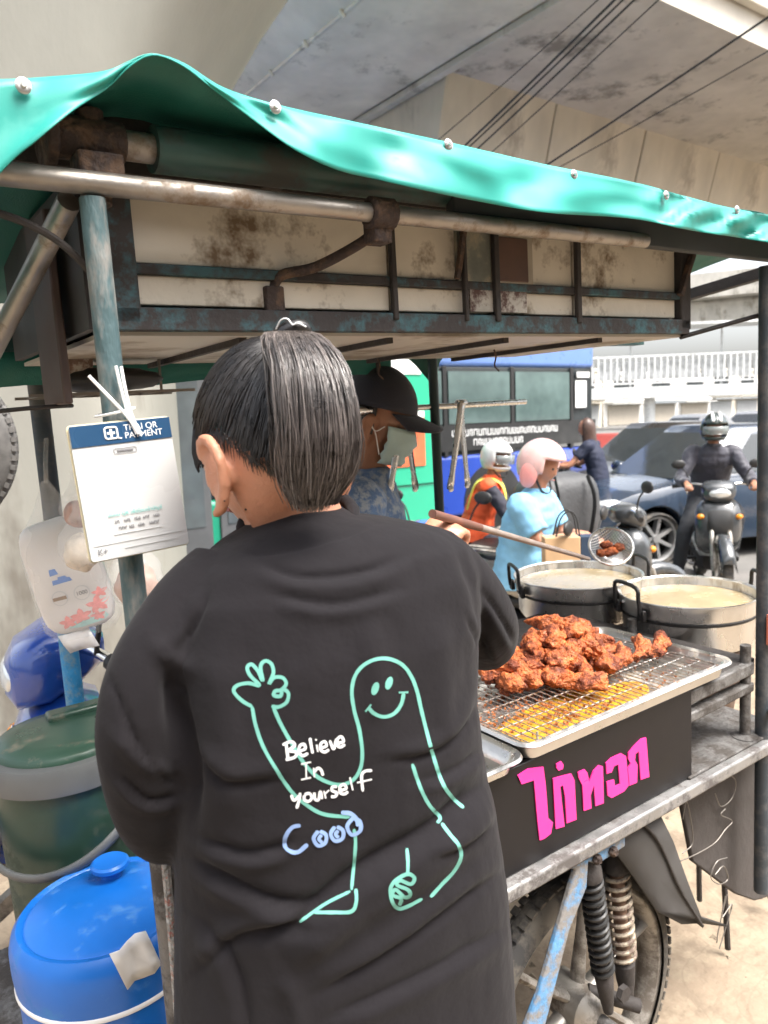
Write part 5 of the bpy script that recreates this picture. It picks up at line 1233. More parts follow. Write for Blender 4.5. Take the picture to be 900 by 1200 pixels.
for k in range(25):
    a = math.pi * k / 24; hb_.append(Vector((GR * 1.12 * math.cos(a), -GR * 1.14 * math.sin(a) * 1.0, GH - .035 - GR * .80 * math.sin(a))))
HR_ = RZ(RAD(-38))
mb = MB(); mb.tube([HR_ @ p for p in hb_], .012, 10, flat=.5); mb.build('swing_handle', M_grey, g)
for s in (-1, 1):
    mb = MB(); mb.lathe([(.02, -.006), (.02, .006), (.012, .010)], 18, HR_ @ T(s * GR * 1.08, 0, GH - .035) @ RY(RAD(90 * s))); mb.build('pivot', mat('dark_grey_plastic', (.10, .12, .125), rough=.4), g)
bp_ = onL(126, 1078, 1, .26); BH = .70
b_ = thing('water_cooler', 'bright blue plastic water cooler with domed lid and knob, lower left', 'cooler', CM @ T(bp_.x, bp_.y, .462))
lt = bp_.z - .462 - .03; BR = .137
mb = MB(); mb.lathe([(BR * .90, 0), (BR * .93, .006), (BR * .97, lt * .5), (BR * .98, lt - .03)], 56); mb.build('body', M_bcool, b_)
mb = MB(); mb.lathe([(BR * 1.0, lt - .034), (BR * 1.012, lt - .032), (BR * 1.012, lt - .027), (BR * 1.0, lt - .025)], 56); mb.build('seal_ring', M_white, b_)
mb = MB(); mb.lathe([(BR * 1.0, lt - .027), (BR * 1.02, lt + .0), (BR * 1.02, lt + .030), (BR * .99, lt + .046), (BR * .93, lt + .056), (BR * .88, lt + .056), (BR * .86, lt + .053), (BR * .80, lt + .058), (BR * .4, lt + .066), (0, lt + .068)], 56, cap1=False); mb.build('lid', M_bcool, b_, smooth=50)
mb = MB(); mb.lathe([(.016, lt + .062), (.015, lt + .075), (.024, lt + .079), (.030, lt + .084), (.030, lt + .090), (.026, lt + .093), (.020, lt + .091), (0, lt + .0905)], 28, T(.025, .055, 0), cap1=False); mb.build('knob', M_bcool_d, b_)
mb = MB(); mb.tube(catmull([(-BR * .95, -.05, lt - .07), (-BR * 1.15, -.06, lt - .10), (-BR * 1.2, -.07, lt - .16), (-BR * 1.0, -.09, lt - .2)], 5), .009, 10, flat=.6); mb.build('carry_handle', M_bcool_d, b_)
# rope, strap and paper at the front left post
M_rope = mat('braided_rope', (.30, .29, .27), rough=.8, var=.6, scale=90, bump=.6, bscale=200, dirt=(.35, .13, .1), damt=.3, dscale=120)
ro = thing('rope', 'grey braided rope hanging down the front left post', 'rope', CM @ T(-.885, -.02, .8))
mb = MB(); mb.tube(catmull([Vector((-.006, -.014, .26)), Vector((-.012, -.02, .05)), Vector((-.022, -.016, -.22)), Vector((-.02, -.01, -.42)), Vector((-.02, 0, -.62))], 8), .0055, 8); mb.build('strand', M_rope, ro)
mb = MB(); mb.tube(catmull([Vector((.02, -.004, .06)), Vector((.035, -.004, -.03)), Vector((.028, .0, -.10)), Vector((.03, 0, -.16))], 8), .003, 8); mb.build('strand', M_rope, ro)
st = MB(); st.bar((0, 0, 0), (.13, .02, -.09), .012, .003); so_ = st.build('strap', mat('teal_strap', (.10, .22, .24), rough=.7, var=.3, scale=60), M=CM @ T(-.875, -.022, .86)); tag(so_, 'frayed teal strap tied to the post below the black sleeve', 'strap')
rows = [[Vector((.0 + .05 * j / 4 + .02 * t, -.006 * math.sin(j * 1.7 + t * 3) + .01 * t, -.07 * t + .012 * j / 4)) for j in range(5)] for t in (0, .25, .5, .75, 1)]
mb = MB(); mb.grid(rows); pp = mb.build('paper_napkin', M_white, smooth=180, solid=.001, M=CM @ T(onL(128, 1118, 1, .10)) ); tag(pp, 'crumpled white paper napkin stuck against the blue cooler', 'napkin')
# ------------------------------------------------------------------ traffic and bystanders
def P3(name, parent, M=None):
    o = bpy.data.objects.new(name, None); COL.objects.link(o); o.parent = parent
    if M is not None: o.matrix_basis = M
    return o
def paint(name, col, rough=.28, coat=.8): return mat(name, col, rough=rough, var=.05, scale=3, coat=coat, rvar=.05)
M_glass = mat('dark_glass', (.035, .042, .045), rough=.06, var=.1, spec=.8)
M_seat = mat('seat_vinyl', (.02, .02, .02), rough=.5, bump=.1)
M_lens = mat('headlight_lens', (.70, .72, .72), rough=.1, metal=.5, var=.15, scale=20)
M_amber = mat('amber_lens', (.8, .28, .02), rough=.2)
M_red = mat('red_lens', (.55, .02, .015), rough=.2)
M_blkpl = mat('black_plastic', (.022, .022, .022), rough=.5, var=.15)
M_chrome = mat('chrome', (.75, .75, .75), rough=.12, metal=1)
def wheel_part(parent, M, r, tw, nsp=5, rimcol=None, n=40):
    w_ = P3('wheel', parent, M); mb = MB(); th = r * .16
    mb.lathe([(r - th, -tw * .8), (r - th * .4, -tw), (r - th * .1, -tw * .75), (r, -tw * .35), (r, tw * .35), (r - th * .1, tw * .75), (r - th * .4, tw), (r - th, tw * .8)], n, cap0=False, cap1=False); mb.build('tyre', M_rubber, w_)
    mb = MB(); mb.lathe([(r - th, -tw * .7), (r - th * 1.4, -tw * .6), (r - th * 1.5, 0), (r - th * 1.4, tw * .6), (r - th, tw * .7)], n, cap0=False, cap1=False)
    mb.lathe([(r * .16, -tw * .6), (r * .16, tw * .6)], 14)
    for k in range(nsp):
        a = 2 * math.pi * k / nsp; mb.bar((r * .1 * math.cos(a), r * .1 * math.sin(a), 0), ((r - th * 1.35) * math.cos(a), (r - th * 1.35) * math.sin(a), 0), r * .13, tw * .8)
    mb.build('rim', rimcol or M_rim, w_); return w_
def shell(mb, rows):  # smooth closed body from ring rows
    mb.grid(rows, closed=True); n = len(rows[0]); m = len(rows); b = len(mb.v) - n * m
    mb.f.append(tuple(b + k for k in range(n - 1, -1, -1))); mb.f.append(tuple(b + (m - 1) * n + k for k in range(n)))
def ring_yz(x, z0, z1, hw, e=.6, n=20, skew=0):
    c = (z0 + z1) / 2; h = (z1 - z0) / 2
    return [(x + skew * math.sin(t), math.copysign(abs(math.cos(t)) ** e, math.cos(t)) * hw, c + math.copysign(abs(math.sin(t)) ** e, math.sin(t)) * h) for t in [2 * math.pi * k / n for k in range(n)]]
def scooter(label, M, body, accent, group='motorcycles in the street', fairing=None, plate=True, box=None):
    o = thing('motorcycle', label, 'motorcycle', M, group); r = .285
    fx, rx = .635, -.60
    st = P3('steering', o, T(fx, 0, 0)); 
    wheel_part(o, T(fx, 0, r) @ RX(RAD(90)), r, .045); wheel_part(o, T(rx, 0, r) @ RX(RAD(90)), r, .05)
    top = Vector((.36, 0, .86))
    for s in (-1, 1):
        mb = MB(); mb.tube([Vector((fx, s * .075, r)), Vector((fx - .10, s * .075, r + .28)), top + Vector((.02, s * .06, -.1))], [.02, .022, .018], 10); mb.build('fork', M_rim, o)
    # front mudguard
    rows = []
    for k in range(10):
        a = RAD(20 + 125 * k / 9); rr = r + .035; rows.append([(fx + rr * math.cos(a), y, r + rr * math.sin(a) - abs(y) * 1.1 * (abs(y) > .04)) for y in (-.065, -.04, 0, .04, .065)])
    mb = MB(); mb.grid(rows); mb.build('front_mudguard', body, o, smooth=180, solid=.004)
    # leg shield / front cowl
    mb = MB(); shell(mb, [ring_yz(.50, .56, .60, .05), ring_yz(.49, .50, .74, .13), ring_yz(.44, .42, .86, .19), ring_yz(.36, .38, .90, .20), ring_yz(.27, .40, .86, .17), ring_yz(.22, .42, .7, .12)]); mb.build('front_cowl', body, o, smooth=70)
    mb = MB(); shell(mb, [ring_yz(.515, .60, .66, .05), ring_yz(.505, .58, .74, .10), ring_yz(.47, .60, .80, .12)]); mb.build('grille', accent, o, smooth=70)
    # handlebar cowl, headlight
    mb = MB(); shell(mb, [ring_yz(.475, .90, .98, .05), ring_yz(.45, .87, 1.02, .12), ring_yz(.38, .88, 1.06, .15), ring_yz(.30, .92, 1.05, .11), ring_yz(.25, .95, 1.02, .05)]); mb.build('handlebar_cowl', body, o, smooth=70)
    mb = MB(); mb.sphere((.452, 0, .945), (.035, .095, .05), 20, 14); mb.build('headlight', M_lens, o, smooth=180)
    mb = MB(); mb.tube(catmull([(.20, -.36, .99), (.28, -.2, 1.02), (.33, 0, 1.0), (.28, .2, 1.02), (.20, .36, .99)], 5), .012, 10); mb.build('handlebar', M_chrome, o)
    for s in (-1, 1):
        mb = MB(); mb.tube([(.255, s * .26, 1.01), (.20, s * .37, .99)], .019, 10); mb.build('grip', M_blkpl, o)
        mb = MB(); mb.tube(catmull([(.28, s * .22, 1.02), (.27, s * .26, 1.12), (.28, s * .31, 1.18)], 4), .006, 8)
        mb.sphere((.28, s * .33, 1.20), (.018, .062, .042), 18, 12); mb.build('mirror', M_blkpl, o, smooth=180)
        mb = MB(); mb.sphere((.46, s * .16, .74), (.03, .035, .025), 12, 8); mb.build('indicator', M_amber, o, smooth=180)
        mb = MB(); mb.box((-.02, s * .17, .28), (.05, .12, .025)); mb.build('footrest', M_blkpl, o, bevel=.008)
    # body, seat, tail
    mb = MB(); shell(mb, [ring_yz(.24, .36, .46, .10), ring_yz(.10, .30, .50, .13), ring_yz(-.10, .34, .66, .15), ring_yz(-.35, .46, .73, .165), ring_yz(-.62, .56, .76, .14), ring_yz(-.86, .66, .78, .07)]); mb.build('body_panel', fairing or body, o, smooth=70)
    mb = MB(); shell(mb, [ring_yz(.10, .64, .68, .07), ring_yz(.0, .66, .745, .12), ring_yz(-.25, .68, .77, .145), ring_yz(-.50, .71, .81, .135), ring_yz(-.74, .74, .81, .09), ring_yz(-.78, .76, .80, .05)]); mb.build('seat', M_seat, o, smooth=70)
    mb = MB(); mb.sphere((-.875, 0, .72), (.03, .075, .035), 14, 10); mb.build('tail_light', M_red, o, smooth=180)
    mb = MB(); mb.tube(catmull([(-.62, -.11, .80), (-.82, -.10, .84), (-.88, 0, .84), (-.82, .10, .84), (-.62, .11, .80)], 5), .011, 8); mb.build('grab_rail', M_rim, o)
    mb = MB(); shell(mb, [ring_yz(.16, .20, .34, .09), ring_yz(.0, .16, .38, .13), ring_yz(-.2, .18, .40, .12), ring_yz(-.32, .22, .36, .08)]); mb.build('engine', M_dark, o, smooth=60)
    mb = MB(); mb.tube(catmull([(.02, -.13, .22), (-.2, -.16, .20), (-.45, -.17, .30), (-.85, -.17, .40)], 5), [.018] * 6 + [.02, .03, .038, .042, .042, .042, .042, .042, .042, .036], 12); mb.build('exhaust', M_chrome, o)
    mb = MB(); mb.bar((-.15, .10, .32), (rx, .10, r), .04, .05); mb.build('swing_arm', M_dark, o)
    mb = MB(); mb.bar((-.15, -.10, .32), (rx, -.10, r), .04, .05); mb.build('swing_arm', M_dark, o)
    mb = MB(); mb.tube([(-.45, .12, .62), (rx, .12, .33)], .022, 10); mb.build('rear_shock', M_chrome, o)
    rows = []
    for k in range(9):
        a = RAD(60 + 110 * k / 8); rr = r + .04; rows.append([(rx + rr * math.cos(a), y, r + rr * math.sin(a)) for y in (-.06, 0, .06)])
    mb = MB(); mb.grid(rows); mb.build('rear_mudguard', M_blkpl, o, smooth=180, solid=.004)
    if plate:
        mb = MB(); mb.box((-.95, 0, .56), (.006, .16, .12), RY(RAD(12)) if False else None); mb.build('number_plate', M_white, o)
    mb = MB(); mb.tube([(.0, .12, .2), (-.05, .22, .01)], .009, 8); mb.build('side_stand', M_dark, o)
    return o
def sit_pose(lean=.10, look=0, down=0, hands=((.28, .52, 1.02), (.28, .52, 1.02)), foot=None, head=0):
    """joints in the bike's frame turned so that +Y is forward; x right"""
    J = dict(pelvis=(0, -.12, .86), waist=(0, -.11 + lean * .3, 1.02), chest=(0, -.08 + lean, 1.20), neck=(0, -.05 + lean * 1.5, 1.365))
    J['head'] = T(0, -.02 + lean * 1.8, 1.50) @ RZ(RAD(look)) @ RX(RAD(-down))
    for sd, s in (('l', -1), ('r', 1)):
        hx, hy, hz = hands[0 if s < 0 else 1]; sh = Vector((s * .175, -.07 + lean * 1.3, 1.29)); wr = Vector((s * hx, hy - .08, hz + .02))
        mid = (sh + wr) / 2; el = mid + Vector((s * .07, -.04, -.11))
        J[sd + 'sho'] = sh; J[sd + 'elb'] = el; J[sd + 'wri'] = wr; J[sd + 'hnd'] = Vector((s * hx * .98, hy, hz)); J[sd + 'curl'] = .95
        J[sd + 'hip'] = (s * .09, -.10, .84); J[sd + 'kne'] = (s * .17, .30, .74)
        if foot and foot[0 if s < 0 else 1]: J[sd + 'kne'] = (s * .26, .22, .56); J[sd + 'ank'] = (s * .32, .12, .09); J[sd + 'toe'] = (s * .34, .27, .045)
        else: J[sd + 'ank'] = (s * .19, .05, .36); J[sd + 'toe'] = (s * .19, .20, .31)
    return J
def helmet(root, HM, shellm, visor=True, full=True, trim=None):
    h = P3('helmet', root, HM); mb = MB(); vs = []; fs = []; NU, NV = 40, 26; ok = {}
    for j in range(NV + 1):
        for i in range(NU):
            th = math.pi * j / NV; ph = 2 * math.pi * i / NU; d = Vector((math.sin(th) * math.cos(ph), math.sin(th) * math.sin(ph), math.cos(th)))
            c = d.z > -.62
            if d.y > .25 and abs(d.x) < .86:
                if full: c = d.z > .30 or (-.72 < d.z < -.38)
                else: c = d.z > .34
            ok[(j, i)] = c; vs.append(Vector((d.x * .118, d.y * .140 - .005, d.z * .145 + .012)))
    for j in range(NV):
        for i in range(NU):
            q = [(j, i), (j + 1, i), (j + 1, (i + 1) % NU), (j, (i + 1) % NU)]
            if all(ok[a] for a in q): fs.append(tuple(a * NU + b for a, b in q))
    mb.add(vs, fs); mb.build('helmet_shell', shellm, h, smooth=180, solid=.012)
    if visor:
        rows = [[(.124 * math.sin(a), .147 * math.cos(a), z) for a in [RAD(-62 + 124 * k / 14) for k in range(15)]] for z in (.045, .01, -.03)] if full else [[(.126 * math.sin(a), .150 * math.cos(a), z) for a in [RAD(-70 + 140 * k / 14) for k in range(15)]] for z in (.13, .10, .06)]
        mb = MB(); mb.grid(rows); mb.build('visor', mat('visor', (.30, .34, .34), rough=.05, alpha=.55, spec=.8) if full else mat('visor_clear', (.6, .62, .62), rough=.05, alpha=.4, spec=.8), h, smooth=180, solid=.003)
    mb = MB(); mb.tube(catmull([(-.09, .02, -.06), (-.06, .06, -.125), (0, .075, -.14), (.06, .06, -.125), (.09, .02, -.06)], 5), .007, 6, flat=.5); mb.build('chin_strap', M_blkpl, h)
    return h
RZM = RZ(RAD(-90))    # person frame (+Y forward) -> bike frame (+X forward)
def rider(label, bikeM, J, skin, top, legs, hel, name='shirt', sleeve=.55, full=True, loose=1.12, shoe=None, group='people on motorcycles'):
    p = thing('person', label, 'person', bikeM @ RZM, group)
    figure(p, J, skin, .0095); garment_top(p, J, top, name, sleeve, loose, hem=-.06); garment_legs(p, J, legs)
    shoes(p, J, shoe or M_blkpl)
    if hel: helmet(p, J['head'], hel, full, full)
    return p
def gp(px, py, z=ROADZ): return atZ(px, py, z)
def headM(pos, az_deg):    # local +X heads along compass azimuth (clockwise from +Y)
    return T(pos.x, pos.y, pos.z) @ RZ(RAD(90 - az_deg))
AZD = 55
# man in cap and mask behind the cart
man = thing('person', 'man in dark cap, face mask and denim shirt standing behind the cart', 'person', T(atY(428, 600, 1.97).x - .03, 1.97, .0) @ RZ(RAD(-92)))
HH = atY(437, 490, 1.97).z
J = dict(pelvis=(0, -.02, HH - .62), waist=(0, 0, HH - .46), chest=(0, .01, HH - .29), neck=(0, .03, HH - .135))
J['head'] = T(0, .065, HH) @ RX(RAD(-14))
for sd, s in (('l', -1), ('r', 1)):
    J.update({sd + 'sho': (s * .17, .02, HH - .205), sd + 'elb': (s * .22, .02, HH - .47), sd + 'wri': (s * .16, .22, HH - .56), sd + 'hnd': (s * .14, .30, HH - .57), sd + 'hip': (s * .09, -.02, HH - .64), sd + 'kne': (s * .10, .02, .47), sd + 'ank': (s * .11, -.02, .085), sd + 'toe': (s * .12, .13, .045)})
figure(man, J, M_skin_d, .007)
M_denim = mat('denim_print', (.10, .17, .30), rough=.8, var=.25, scale=12, bump=.3, bscale=200, dirt=(.30, .34, .38), damt=.55, dscale=45)
garment_top(man, J, M_denim, 'shirt', .7, 1.14, -.12); garment_legs(man, J, mat('grey_trousers', (.08, .08, .085), rough=.85)); shoes(man, J, M_blkpl)
M_cap = mat('navy_cap', (.012, .014, .024), rough=.75, bump=.25, bscale=260, sheen=.2)
hm = J['head']; mb = MB(); vs = []; fs = []
rows = []
for k in range(12):
    th = RAD(88) * (k + .3) / 11.3; rows.append([hm @ Vector((.086 * math.sin(th) * math.cos(a), .106 * math.sin(th) * math.sin(a) - .004, .022 + .112 * math.cos(th))) for a in [2 * math.pi * j / 36 for j in range(36)]])
mb.grid(rows, closed=True); mb.f.append(tuple(range(36))); cap = mb.build('cap', M_cap, man, smooth=180, solid=.003)
rows = []
for k in range(7):
    t = k / 6; rows.append([hm @ Vector((.082 * math.sin(a) * (1 - .12 * t), .100 * math.cos(a) + (.075 * t if True else 0) * math.cos(a) ** .5, .028 - .02 * t - .012 * abs(math.sin(a)) * 2 * (.4 + .6 * t))) for a in [RAD(-66 + 132 * j / 16) for j in range(17)]])
mb = MB(); mb.grid(rows); mb.build('cap_brim', M_cap, man, smooth=180, solid=.004)
rows = []
for k in range(9):
    t = k / 8; z = -.012 - .095 * t; rows.append([hm @ Vector((.072 * math.sin(a) * (1 - .25 * t), (.100 + .020 * math.exp(-((t - .35) / .3) ** 2) - .008 * t) * math.cos(a) ** .8 + .004 * math.sin(k * 3), z)) for a in [RAD(-74 + 148 * j / 16) for j in range(17)]])
mb = MB(); mb.grid(rows); mb.build('face_mask', mat('pale_blue_mask', (.50, .68, .68), rough=.8, var=.06, scale=20), man, smooth=180, solid=.002)
for s in (-1, 1):
    for z0 in (-.015, -.095):
        mb = MB(); mb.tube(catmull([hm @ Vector((s * .066, .03, z0 if z0 > -.05 else -.085)), hm @ Vector((s * .077, .008, -.03)), hm @ Vector((s * .080, -.012, -.012 + (.012 if z0 > -.05 else -.012)))], 4), .0014, 6); mb.build('ear_loop', M_white, man)
mb = MB(); rows = []
for k in range(9):
    th = RAD(60 + 50 * k / 8); rows.append([hm @ Vector((.079 * math.sin(th) * math.cos(a), .099 * math.sin(th) * math.sin(a), .118 * math.cos(th))) for a in [RAD(178 + 184 * j / 20) for j in range(21)]])
mb.grid(rows); mb.build('short_hair', M_hair, man, smooth=180, solid=.003)

# dark-jacketed rider coming toward the camera
M_gw = paint('silver_white', (.55, .57, .58)); M_dg = paint('dark_grey_paint', (.05, .055, .06))
fr = gp(846, 706); RM = headM(fr, 194) @ T(-.64, 0, 0)
scooter('white and grey scooter with a dark-jacketed rider coming past the blue car', RM, M_dg, M_blkpl, fairing=M_gw)
Jr = sit_pose(.07, 0, 4, foot=(0, 1))
rider('rider in dark jacket and silver striped helmet on the scooter beside the blue car', RM, Jr, M_skin_d, mat('dark_jacket', (.035, .035, .05), rough=.6, var=.25, scale=12, sheen=.2), mat('dark_jeans', (.025, .027, .033), rough=.8), mat('dark_green_helmet', (.02, .035, .032), rough=.15, coat=.8), 'jacket', 1.95, True, 1.2)
hl = [o for o in bpy.data.objects if o.name.startswith('helmet') and o.type == 'EMPTY'][-1]
for s in (-1, 1):
    mb = MB(); rows = [[((s * .035 + dx) * .9, (.150) * math.cos(a) - .004, .158 * math.sin(a) + .013) for dx in (-.016, .016)] for a in [RAD(28 + 70 * k / 10) for k in range(11)]]; mb.grid(rows); mb.build('stripe', M_lens, hl, smooth=180, solid=.002)
mb = MB(); rows = [[(x, .20 + .012 * math.sin(i), 1.16 + dz) for i, x in enumerate((-.07, -.03, .01, .05))] for dz in (0, .03)]
# woman in light blue, pink helmet, looking at a phone
lp = atY(612, 600, 4.25); lp.z = ROADZ; LM = headM(lp, 122) @ T(.10, 0, 0) @ Matrix.Scale(.95, 4)
scooter('black motorcycle carrying the woman in the light blue shirt', LM, M_dg, M_blkpl, fairing=paint('black_gloss', (.015, .015, .017)))
Jl = sit_pose(.02, -4, 14, hands=((.08, .34, 1.08), (.06, .36, 1.10)))
rider('woman in light blue shirt and pink helmet looking down at a phone', LM, Jl, M_skin, mat('light_blue_cotton', (.22, .48, .70), rough=.85, var=.10, scale=10, bump=.2, bscale=250), mat('cream_trousers', (.55, .50, .42), rough=.85), mat('pale_pink_helmet', (.72, .46, .43), rough=.25, coat=.5), 'shirt', .78, False, 1.28)
hl = [o for o in bpy.data.objects if o.name.startswith('helmet') and o.type == 'EMPTY'][-1]
mb = MB(); mb.sphere((.112, -.02, -.045), (.02, .055, .075), 16, 12); mb.build('ear_pad', mat('coral_pad', (.82, .33, .30), rough=.5), hl, smooth=180)
ph = MB(); ph.box((0, 0, 0), (.07, .008, .145)); pho = ph.build('phone', M_blkpl, bevel=.004, M=LM @ RZM @ T(0, .40, 1.14) @ RX(RAD(-50))); tag(pho, 'dark phone in the hands of the woman in light blue', 'phone')
kb = thing('paper_bag', 'kraft paper carrier bag with navy side hanging below the woman in light blue', 'bag', T(atY(668, 676, lp.y - .42)) @ Matrix.Scale(.85, 4) )
mb = MB(); mb.box((-.055, 0, .12), (.21, .11, .26)); mb.build('bag_front', mat('kraft', (.52, .34, .19), rough=.8, var=.1), kb, bevel=.006)
mb = MB(); mb.box((.105, .0, .12), (.11, .108, .258)); mb.build('navy_panel', mat('navy_paper', (.02, .04, .075), rough=.7), kb, bevel=.004)
for y in (-.035, .035):
    mb = MB(); mb.tube(catmull([(-.09, y, .25), (-.06, y, .36), (-.01, y, .40), (.03, y, .36), (.05, y, .25)], 5), .005, 6); mb.build('cord', M_blkpl, kb)
dlv = MB(); dlv.sphere((0, 0, .30), (.33, .24, .32), 36, 26, None, lambda d: 1 / (abs(d.x) ** 3.5 + abs(d.y) ** 3.5 + abs(d.z) ** 3.5) ** (1 / 3.5) * .86 * (1 + .05 * noise.noise(d * 2))); 
db = thing('delivery_backpack', 'dark grey bulky backpack behind the woman in light blue', 'backpack', T(atY(668, 632, lp.y + 1.0)) @ RZ(.3))
dlv.build('bag_body', mat('grey_nylon', (.06, .062, .066), rough=.6, var=.2, scale=8, bump=.3, bscale=40), db, smooth=180)
for s in (-1, 1):
    mb = MB(); mb.tube(catmull([(s * .12, -.2, .56), (s * .13, -.27, .4), (s * .12, -.22, .12)], 5), .018, 8, flat=.4); mb.build('strap', M_blkpl, db)
bp2 = db.matrix_world.translation
scooter('dark motorcycle behind the woman in light blue, half hidden', headM(Vector((bp2.x + .1, bp2.y + .05, ROADZ)), 70) , M_dg, M_blkpl)
db.matrix_world = T(bp2.x - .12, bp2.y - .1, ROADZ + .74) @ RZ(.3)
# rider in orange vest, white helmet, on a white scooter
op = atY(566, 600, 5.8); op.z = ROADZ; OM = headM(op, 100) @ T(.05, 0, 0) @ Matrix.Scale(.92, 4)
scooter('white scooter under the rider in the orange safety vest', OM, paint('white_paint', (.70, .70, .69)), M_blkpl, fairing=paint('white_paint2', (.66, .66, .66)))
Jo = sit_pose(.05, -35, 5)
rp = rider('rider in orange safety vest and white helmet beside the green post', OM, Jo, M_skin_d, mat('dark_long_sleeve', (.03, .03, .045), rough=.8), mat('dark_jeans2', (.03, .035, .05), rough=.8), mat('white_helmet', (.70, .70, .68), rough=.25, coat=.5), 'undershirt', 1.8, True, 1.08)
vest = garment_top(rp, Jo, mat('orange_vest', (.80, .11, .03), rough=.7, var=.15), 'safety_vest', .12, 1.22, -.02)
M_hi = mat('yellow_band', (.75, .72, .12), rough=.4)
for s in (-1, 1):
    mb = MB(); c = Vector(Jo['chest']); mb.tube(catmull([c + Vector((s * .10, .155, -.16)), c + Vector((s * .095, .160, 0)), c + Vector((s * .10, .12, .11)), c + Vector((s * .10, .03, .150)), c + Vector((s * .10, -.08, .10)), c + Vector((s * .095, -.145, -.1))], 5), .028, 8, flat=.35); mb.build('reflective_band', M_hi, vest)
# parked scooters
bs = atY(538, 600, 5.2); bs.z = ROADZ; scooter('blue and white motorcycle parked left of the orange vest rider', headM(bs, 215), paint('blue_paint', (.03, .12, .45)), M_white, fairing=paint('white_paint3', (.68, .69, .70)))
ws = atY(470, 600, 4.6); ws.z = ROADZ; scooter('white motorcycle with an orange light in front of the green minibus', headM(ws, 262) , paint('white_paint4', (.70, .70, .70)), M_blkpl, fairing=paint('white_paint5', (.66, .67, .68)))
# woman with long dark hair further back
fw = atY(690, 520, 9.6); fwp = thing('person', 'person with long dark hair and dark top between bus and dark sedan', 'person', T(fw.x, fw.y, ROADZ) @ RZ(RAD(60)), 'people on motorcycles')
Jf = sit_pose(.03, 20, 5); figure(fwp, Jf, M_skin, .012); garment_top(fwp, Jf, mat('navy_top', (.02, .025, .05), rough=.8), 'shirt', .6, 1.12, -.05, .012); garment_legs(fwp, Jf, mat('black_jeans', (.02, .02, .02), rough=.8), vox=.014); shoes(fwp, Jf, M_blkpl)
mb = MB(); hm = Jf['head']; rows = []
for k in range(12):
    t = k / 11; th = RAD(8 + 82 * min(1, t * 1.7)); drop = max(0, t - .5) * .5
    rows.append([hm @ Vector((.088 * math.sin(th) * math.cos(a), .108 * math.sin(th) * math.sin(a) - .004, .128 * math.cos(th) - drop)) for a in [RAD(150 + 240 * j / 26) for j in range(27)]])
mb.grid(rows); mb.build('long_hair', mat('dark_brown_hair', (.075, .042, .032), rough=.4, var=.4, scale=40), fwp, smooth=180, solid=.012)
scooter('dark motorcycle of the long-haired person by the bus', T(fw.x, fw.y, ROADZ) @ RZ(RAD(60)) @ RZ(RAD(90)), M_dg, M_blkpl)
# blue motorcycle parked at the left behind the coolers
lb = thing('x', 'x', 'x'); bpy.data.objects.remove(lb)
scooter('blue motorcycle with silver headlight parked at left behind the coolers', T(-.87, 1.80, 0) @ RZ(RAD(205)) @ T(-.42, 0, 0), paint('deep_blue', (.01, .06, .34)), M_white, fairing=paint('deep_blue2', (.012, .05, .28)))
